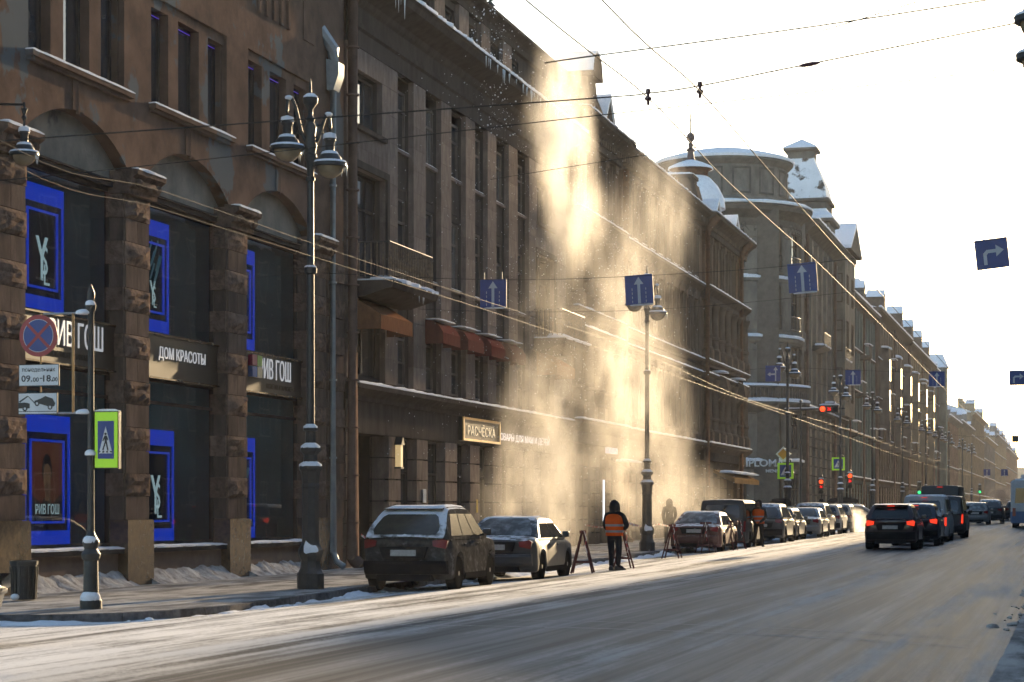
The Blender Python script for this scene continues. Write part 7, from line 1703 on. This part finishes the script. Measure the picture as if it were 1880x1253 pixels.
    ch, pe = Vector(P['ch']), Vector(P['pel'])
    if vest:
        mb = MB(); stripes = MB(); rs = []
        for q, (k, wx_, wy_) in enumerate(((-.10, .225, .2), (.05, .22, .195), (.35, .225, .195), (.7, .24, .195), (1.0, .25, .19), (1.18, .235, .175), (1.30, .19, .14), (1.36, .12, .10))):
            c = pe.lerp(ch, k); rs.append([(c.x + wx_ * (abs(math.cos(a)) ** .8) * (1 if math.cos(a) > 0 else -1), c.y + wy_ * math.sin(a), c.z) for a in [2 * math.pi * j / 20 for j in range(20)]])
        mb.rings(rs, cap=False); v_ = mb.build('safety_vest', vest, t, smooth=60)
        for k0, k1 in ((.12, .27), (.52, .67)):
            s2 = MB(); rr = []
            for k in (k0, k1):
                c = pe.lerp(ch, k); wx_, wy_ = .232 + .012 * k, .203; rr.append([(c.x + wx_ * (abs(math.cos(a)) ** .8) * (1 if math.cos(a) > 0 else -1), c.y + wy_ * math.sin(a), c.z) for a in [2 * math.pi * j / 20 for j in range(20)]])
            s2.rings(rr, cap=False); s2.build('reflective_stripe', mats['stripe'], v_, smooth=60)
    hd = Vector(P['hd'])
    if hood:        # hood: a pointed shell open towards the face
        mb = MB(); rs = []
        for z, r, yo in ((-.16, .12, -.02), (-.10, .135, -.02), (.0, .14, -.02), (.08, .125, -.03), (.14, .085, -.04), (.18, .03, -.05)):
            rs.append([(hd.x + r * 1.0 * math.cos(a), hd.y + yo + r * 1.08 * math.sin(a), hd.z + z) for a in [R(120) + R(300) * j / 14 for j in range(15)]])
        mb.rings(rs, closed=False); h_ = mb.build('hood', mats['clothes'], t, smooth=60); sd = h_.modifiers.new('thick', 'SOLIDIFY'); sd.thickness = .02
    if face:
        mb = MB(); mb.ball((hd.x, hd.y + .055, hd.z - .01), .085, 14, 10, 1.25); f_ = mb.build('face', face, t, smooth=60)
        mb = MB(); mb.prism([(-.012, -.02), (.012, -.02), (.006, .02), (-.006, .02)], 'y', hd.y + .12, hd.y + .155); mb.v = [(v[0] + hd.x, v[1], v[2] + hd.z) for v in mb.v]; mb.build('nose', face, f_)
        for s_ in (-1, 1): mb = MB(); mb.ball((hd.x + s_ * .032, hd.y + .128, hd.z + .015), .011, 8, 6); mb.build('eye', M_SBLK, f_)
        mb = MB(); mb.box(hd.x - .025, hd.x + .025, hd.y + .125, hd.y + .135, hd.z - .055, hd.z - .047); mb.build('mouth', mat('lips', (.2, .07, .06), rough=.6), f_)
    if hair: mb = MB(); mb.ball((hd.x, hd.y - .01, hd.z + .03), .118, 14, 8, 1.1, t0=0, t1=math.pi * .62); mb.build('hair', hair, t, smooth=60)
    return t
CLN = mat('dark_workwear', (.016, .018, .024), (.010, .011, .015), rough=.9, obj=True, scale=5, bump=.4)
CLB = mat('brown_coat', (.05, .04, .032), (.03, .025, .02), rough=.9, obj=True)
CLG = mat('green_jacket', (.05, .085, .07), (.03, .055, .045), rough=.9, obj=True)
VST = mat('orange_vest', (.62, .095, .012), (.5, .07, .01), rough=.7, obj=True, scale=3, bump=.3, bscale=8)
STR = mat('grey_stripe', (.22, .22, .24), (.17, .17, .19), rough=.5, obj=True)
SKN = mat('skin', (.42, .26, .19), (.36, .21, .15), rough=.6, obj=True)
W1 = person('worker in dark hood and orange vest seen from behind beside a trestle', dict(rs=(.21, .0, 1.43), re=(.33, .04, 1.16), rw=(.22, .22, 1.08), rp=(.15, .28, 1.12), la=(-.07, -.04, .10), lt=(-.08, .14, .05), lk=(-.09, .03, .5), ra=(.10, .0, .10), rt=(.22, .1, .05), rk=(.11, .03, .5)), dict(clothes=CLN, stripe=STR), 'workers in orange vests', vest=VST)
yy = 54.0; place(W1, (xat(1128, yy), yy, rz(xat(1128, yy), yy)), R(-6))
W2 = person('worker in orange vest facing the camera before the parked cars', dict(lw=(-.14, .2, .98), rw=(.14, .2, .94), lp=(-.08, .24, .93), rp=(.08, .24, .9), la=(-.17, 0, .1), lt=(-.2, .15, .05), ra=(.17, 0, .1), rt=(.2, .15, .05)), dict(clothes=CLB, stripe=STR), 'workers in orange vests', vest=VST, face=mat('shaded_skin', (.22, .13, .10), rough=.7, obj=True))
yy = 82.0; place(W2, (xat(1393, yy), yy, rz(xat(1393, yy), yy)), R(178))
walk = dict(lk=(-.1, .18, .5), la=(-.1, .26, .12), lt=(-.11, .42, .07), rk=(.11, -.02, .5), ra=(.11, -.28, .14), rt=(.12, -.14, .05), le=(-.27, -.12, 1.16), lw=(-.24, -.12, .95), lp=(-.23, -.08, .87), re=(.27, .1, 1.15), rw=(.23, .25, .98), rp=(.22, .32, .92))
for px, y, lb, rot, cl in ((1229, 84.0, 'dark pedestrian walking in the snow dust left of the red sedan', 20, CLB), (1279, 92, 'dim pedestrian on the pavement behind the red sedan', 190, CLN), (1508, 121, 'dark pedestrian under the small red traffic light', 100, CLN)):
    o = person(lb, walk, dict(clothes=cl), 'pedestrians', hood=True); x = xat(px, y); place(o, (x, y, (gz(y) + .15) if x < KX else rz(x, y)), R(rot))
o = person('worker in a green jacket crouching on the granite building roof edge', dict(pel=(0, -.1, .62), wa=(0, .1, .78), ch=(0, .28, .92), sh=(0, .38, 1.0), nk=(0, .46, 1.05), hd=(0, .53, 1.1), ht=(0, .55, 1.2), ls=(-.2, .38, .98), rs=(.2, .38, .98), le=(-.25, .5, .75), re=(.25, .52, .74), lw=(-.15, .66, .58), rw=(.18, .7, .56), lp=(-.12, .72, .52), rp=(.15, .76, .5), lh=(-.11, -.08, .58), rh=(.11, -.08, .58), lk=(-.14, .2, .42), rk=(.15, .22, .42)), dict(clothes=CLG), hood=True)
place(o, (XF - .25, 68.3, 18.36), R(-20))
# ================================================================ SNOW DUST, STEAM, FLAKES, HAZE
def volume_material(name, blobs, dens, col=(1, 1, 1), aniso=.42, nscale=(1.3, 1.15, .42), thr=(.45, .61)):
    m = bpy.data.materials.new(name); m.use_nodes = True; nt = m.node_tree; nt.nodes.clear(); N, L = nt.nodes.new, nt.links.new
    o = N('ShaderNodeOutputMaterial'); pv = N('ShaderNodeVolumePrincipled'); pv.inputs['Color'].default_value = (*col, 1); pv.inputs['Anisotropy'].default_value = aniso
    ge = N('ShaderNodeNewGeometry'); acc = None
    for (c, r, w) in blobs:
        v1 = N('ShaderNodeVectorMath'); v1.operation = 'SUBTRACT'; L(ge.outputs['Position'], v1.inputs[0]); v1.inputs[1].default_value = c
        v2 = N('ShaderNodeVectorMath'); v2.operation = 'DIVIDE'; L(v1.outputs[0], v2.inputs[0]); v2.inputs[1].default_value = r
        ln = N('ShaderNodeVectorMath'); ln.operation = 'LENGTH'; L(v2.outputs[0], ln.inputs[0])
        mr = N('ShaderNodeMapRange'); mr.interpolation_type = 'SMOOTHSTEP'; mr.inputs[1].default_value = 1.0; mr.inputs[2].default_value = .15; mr.inputs[3].default_value = 0; mr.inputs[4].default_value = w; L(ln.outputs['Value'], mr.inputs[0])
        if acc is None: acc = mr.outputs[0]
        else: a = N('ShaderNodeMath'); L(acc, a.inputs[0]); L(mr.outputs[0], a.inputs[1]); acc = a.outputs[0]
    mp = N('ShaderNodeMapping'); mp.inputs['Scale'].default_value = nscale; L(ge.outputs['Position'], mp.inputs[0])
    nz = N('ShaderNodeTexNoise'); nz.inputs['Scale'].default_value = 1.0; nz.inputs['Detail'].default_value = 4; nz.inputs['Roughness'].default_value = .62; nz.inputs['Distortion'].default_value = 0; L(mp.outputs[0], nz.inputs[0])
    nr = N('ShaderNodeMapRange'); nr.inputs[1].default_value = thr[0]; nr.inputs[2].default_value = thr[1]; nr.inputs[3].default_value = .05; L(nz.outputs[0], nr.inputs[0])
    mu = N('ShaderNodeMath'); mu.operation = 'MULTIPLY'; L(acc, mu.inputs[0]); L(nr.outputs[0], mu.inputs[1])
    m2 = N('ShaderNodeMath'); m2.operation = 'MULTIPLY'; L(mu.outputs[0], m2.inputs[0]); m2.inputs[1].default_value = dens
    L(m2.outputs[0], pv.inputs['Density']); L(pv.outputs[0], o.inputs['Volume']); return m
XD = -16.9
def bl(px, py, r, w, X=XD): return ((X, gy(px, X), fz(px, py, X)), r, w)
upper = [bl(1040, 130, (1.3, 2.2, 2.2), .9), bl(1028, 235, (1.3, 3.0, 3.0), 2.0), bl(1042, 330, (1.3, 2.6, 3.0), 2.0), bl(1066, 415, (1.3, 1.9, 2.4), 1.3)]
veil = [bl(1215, 400, (1.3, 7.5, 3.8), .55), bl(1140, 470, (1.3, 4.2, 3.6), .5)]
lower = [bl(1020, 540, (1.4, 4.6, 4.0), .28), bl(1150, 540, (1.4, 3.6, 3.6), .55), bl(1000, 680, (1.4, 4.0, 3.6), .32),
         bl(1150, 640, (2.2, 3.6, 4.2), 1.1, -15.0), bl(1005, 850, (1.8, 4.2, 4.6), 1.7, -16.3), bl(960, 930, (1.6, 4.0, 2.4), .8), bl(1170, 800, (2.4, 4.4, 4.8), 1.2, -14.9), bl(1250, 930, (2.2, 9.0, 2.4), .45, -15.8)]
blobs = upper + veil + lower
DUST = thing('snow_dust', 'golden backlit cloud of snow dust falling from the roof', 'snow dust', (XD, 80, .2)); DUST['kind'] = 'stuff'
for nm, bs, dn, x1 in (('falling_column', upper, .46, -15.5), ('drifting_veil', veil, .22, -15.5), ('lower_cloud', lower, .21, -12.9)):
    lo = [min(c[k] - r[k] for c, r, w in bs) for k in range(3)]; hi = [max(c[k] + r[k] for c, r, w in bs) for k in range(3)]
    MV = volume_material('dust_' + nm, bs, dn, (1, .97, .93), nscale=(.95, .85, .5) if nm == 'lower_cloud' else (1.3, 1.15, .42), thr=(.45, .60)); mb = MB(); mb.box(-18.2, min(x1, hi[0]), lo[1], hi[1], max(.25, lo[2]), hi[2]); o = mb.build(nm, MV, DUST); o['kind'] = 'stuff'
def steam(label, c, r, dens, col, seed):
    m = volume_material('steam_%d' % seed, [(c, r, 1.0)], dens, col, .5, (2.2, 2.2, 2.2), (.36, .6))
    mb = MB(); mb.ball(c, 1.0, 16, 10); mb.v = [(c[0] + (v[0] - c[0]) * r[0], c[1] + (v[1] - c[1]) * r[1], c[2] + (v[2] - c[2]) * r[2]) for v in mb.v]
    o = tag(mb.build('exhaust_steam', m), label, 'steam', 'puffs of exhaust steam'); o['kind'] = 'stuff'
def sp(px, py, y): return (xat(px, y), y, zat(px, py, y))
steam('puff of exhaust steam beside the turning silver sedan', sp(1568, 960, 118), (1.0, 1.6, 1.0), 1.1, (1, .98, .95), 1)
steam('brownish exhaust plume left of the trolleybus', sp(1838, 912, 180), (1.3, 2.0, 1.1), 1.6, (.75, .62, .5), 2)
steam('bright exhaust steam on the road near the trolleybus', sp(1838, 945, 176), (1.6, 3, 1.2), .7, (1, .97, .93), 3)
# loose flakes drifting in the air
mb = MB(); rnd = random.Random(11)
def flake(p, r):
    i = len(mb.v); x, y, z = p
    mb.v += [(x + r, y, z), (x - r * .5, y + r * .8, z), (x - r * .5, y - r * .8, z), (x, y, z + r), (x, y, z - r * .8)]
    for f in ((0, 1, 3), (1, 2, 3), (2, 0, 3), (1, 0, 4), (2, 1, 4), (0, 2, 4)): mb.f.append(tuple(i + k for k in f)); mb.m.append(0)
for k in range(1500):
    flake((rnd.uniform(-18.4, -15.0), rnd.uniform(54, 80), rnd.uniform(3, 14)), .006 + .012 * rnd.random() ** 2)
for k in range(2600):
    b_ = rnd.choice(blobs); c, r, w = b_; flake((c[0] + rnd.gauss(0, .5) * r[0], c[1] + rnd.gauss(0, .55) * r[1], max(.3, c[2] + rnd.gauss(0, .55) * r[2])), .008 + .016 * rnd.random() ** 2)
for k in range(500):
    t_ = rnd.random(); flake((XF + .5 + rnd.gauss(0, .4), 66.0 + rnd.gauss(0, 1.0) + t_ * 1.0, 19.3 - 5.5 * t_), .008 + .035 * rnd.random() ** 3)
tag(mb.build('snow_flakes', M_SNOW), 'loose glittering snow flakes drifting before the granite front', 'snow')['kind'] = 'stuff'
# air: thin haze round the whole street
m = bpy.data.materials.new('haze'); m.use_nodes = True; nt = m.node_tree; nt.nodes.clear(); oo = nt.nodes.new('ShaderNodeOutputMaterial'); pv = nt.nodes.new('ShaderNodeVolumePrincipled')
pv.inputs['Color'].default_value = (.95, .95, 1, 1); pv.inputs['Density'].default_value = .0002; pv.inputs['Anisotropy'].default_value = .25; nt.links.new(pv.outputs[0], oo.inputs['Volume'])
mb = MB(); mb.box(-950, 950, -450, 3600, -2, 45); o = tag(mb.build('haze', m), 'thin wintry haze filling the street', 'haze'); o['kind'] = 'stuff'
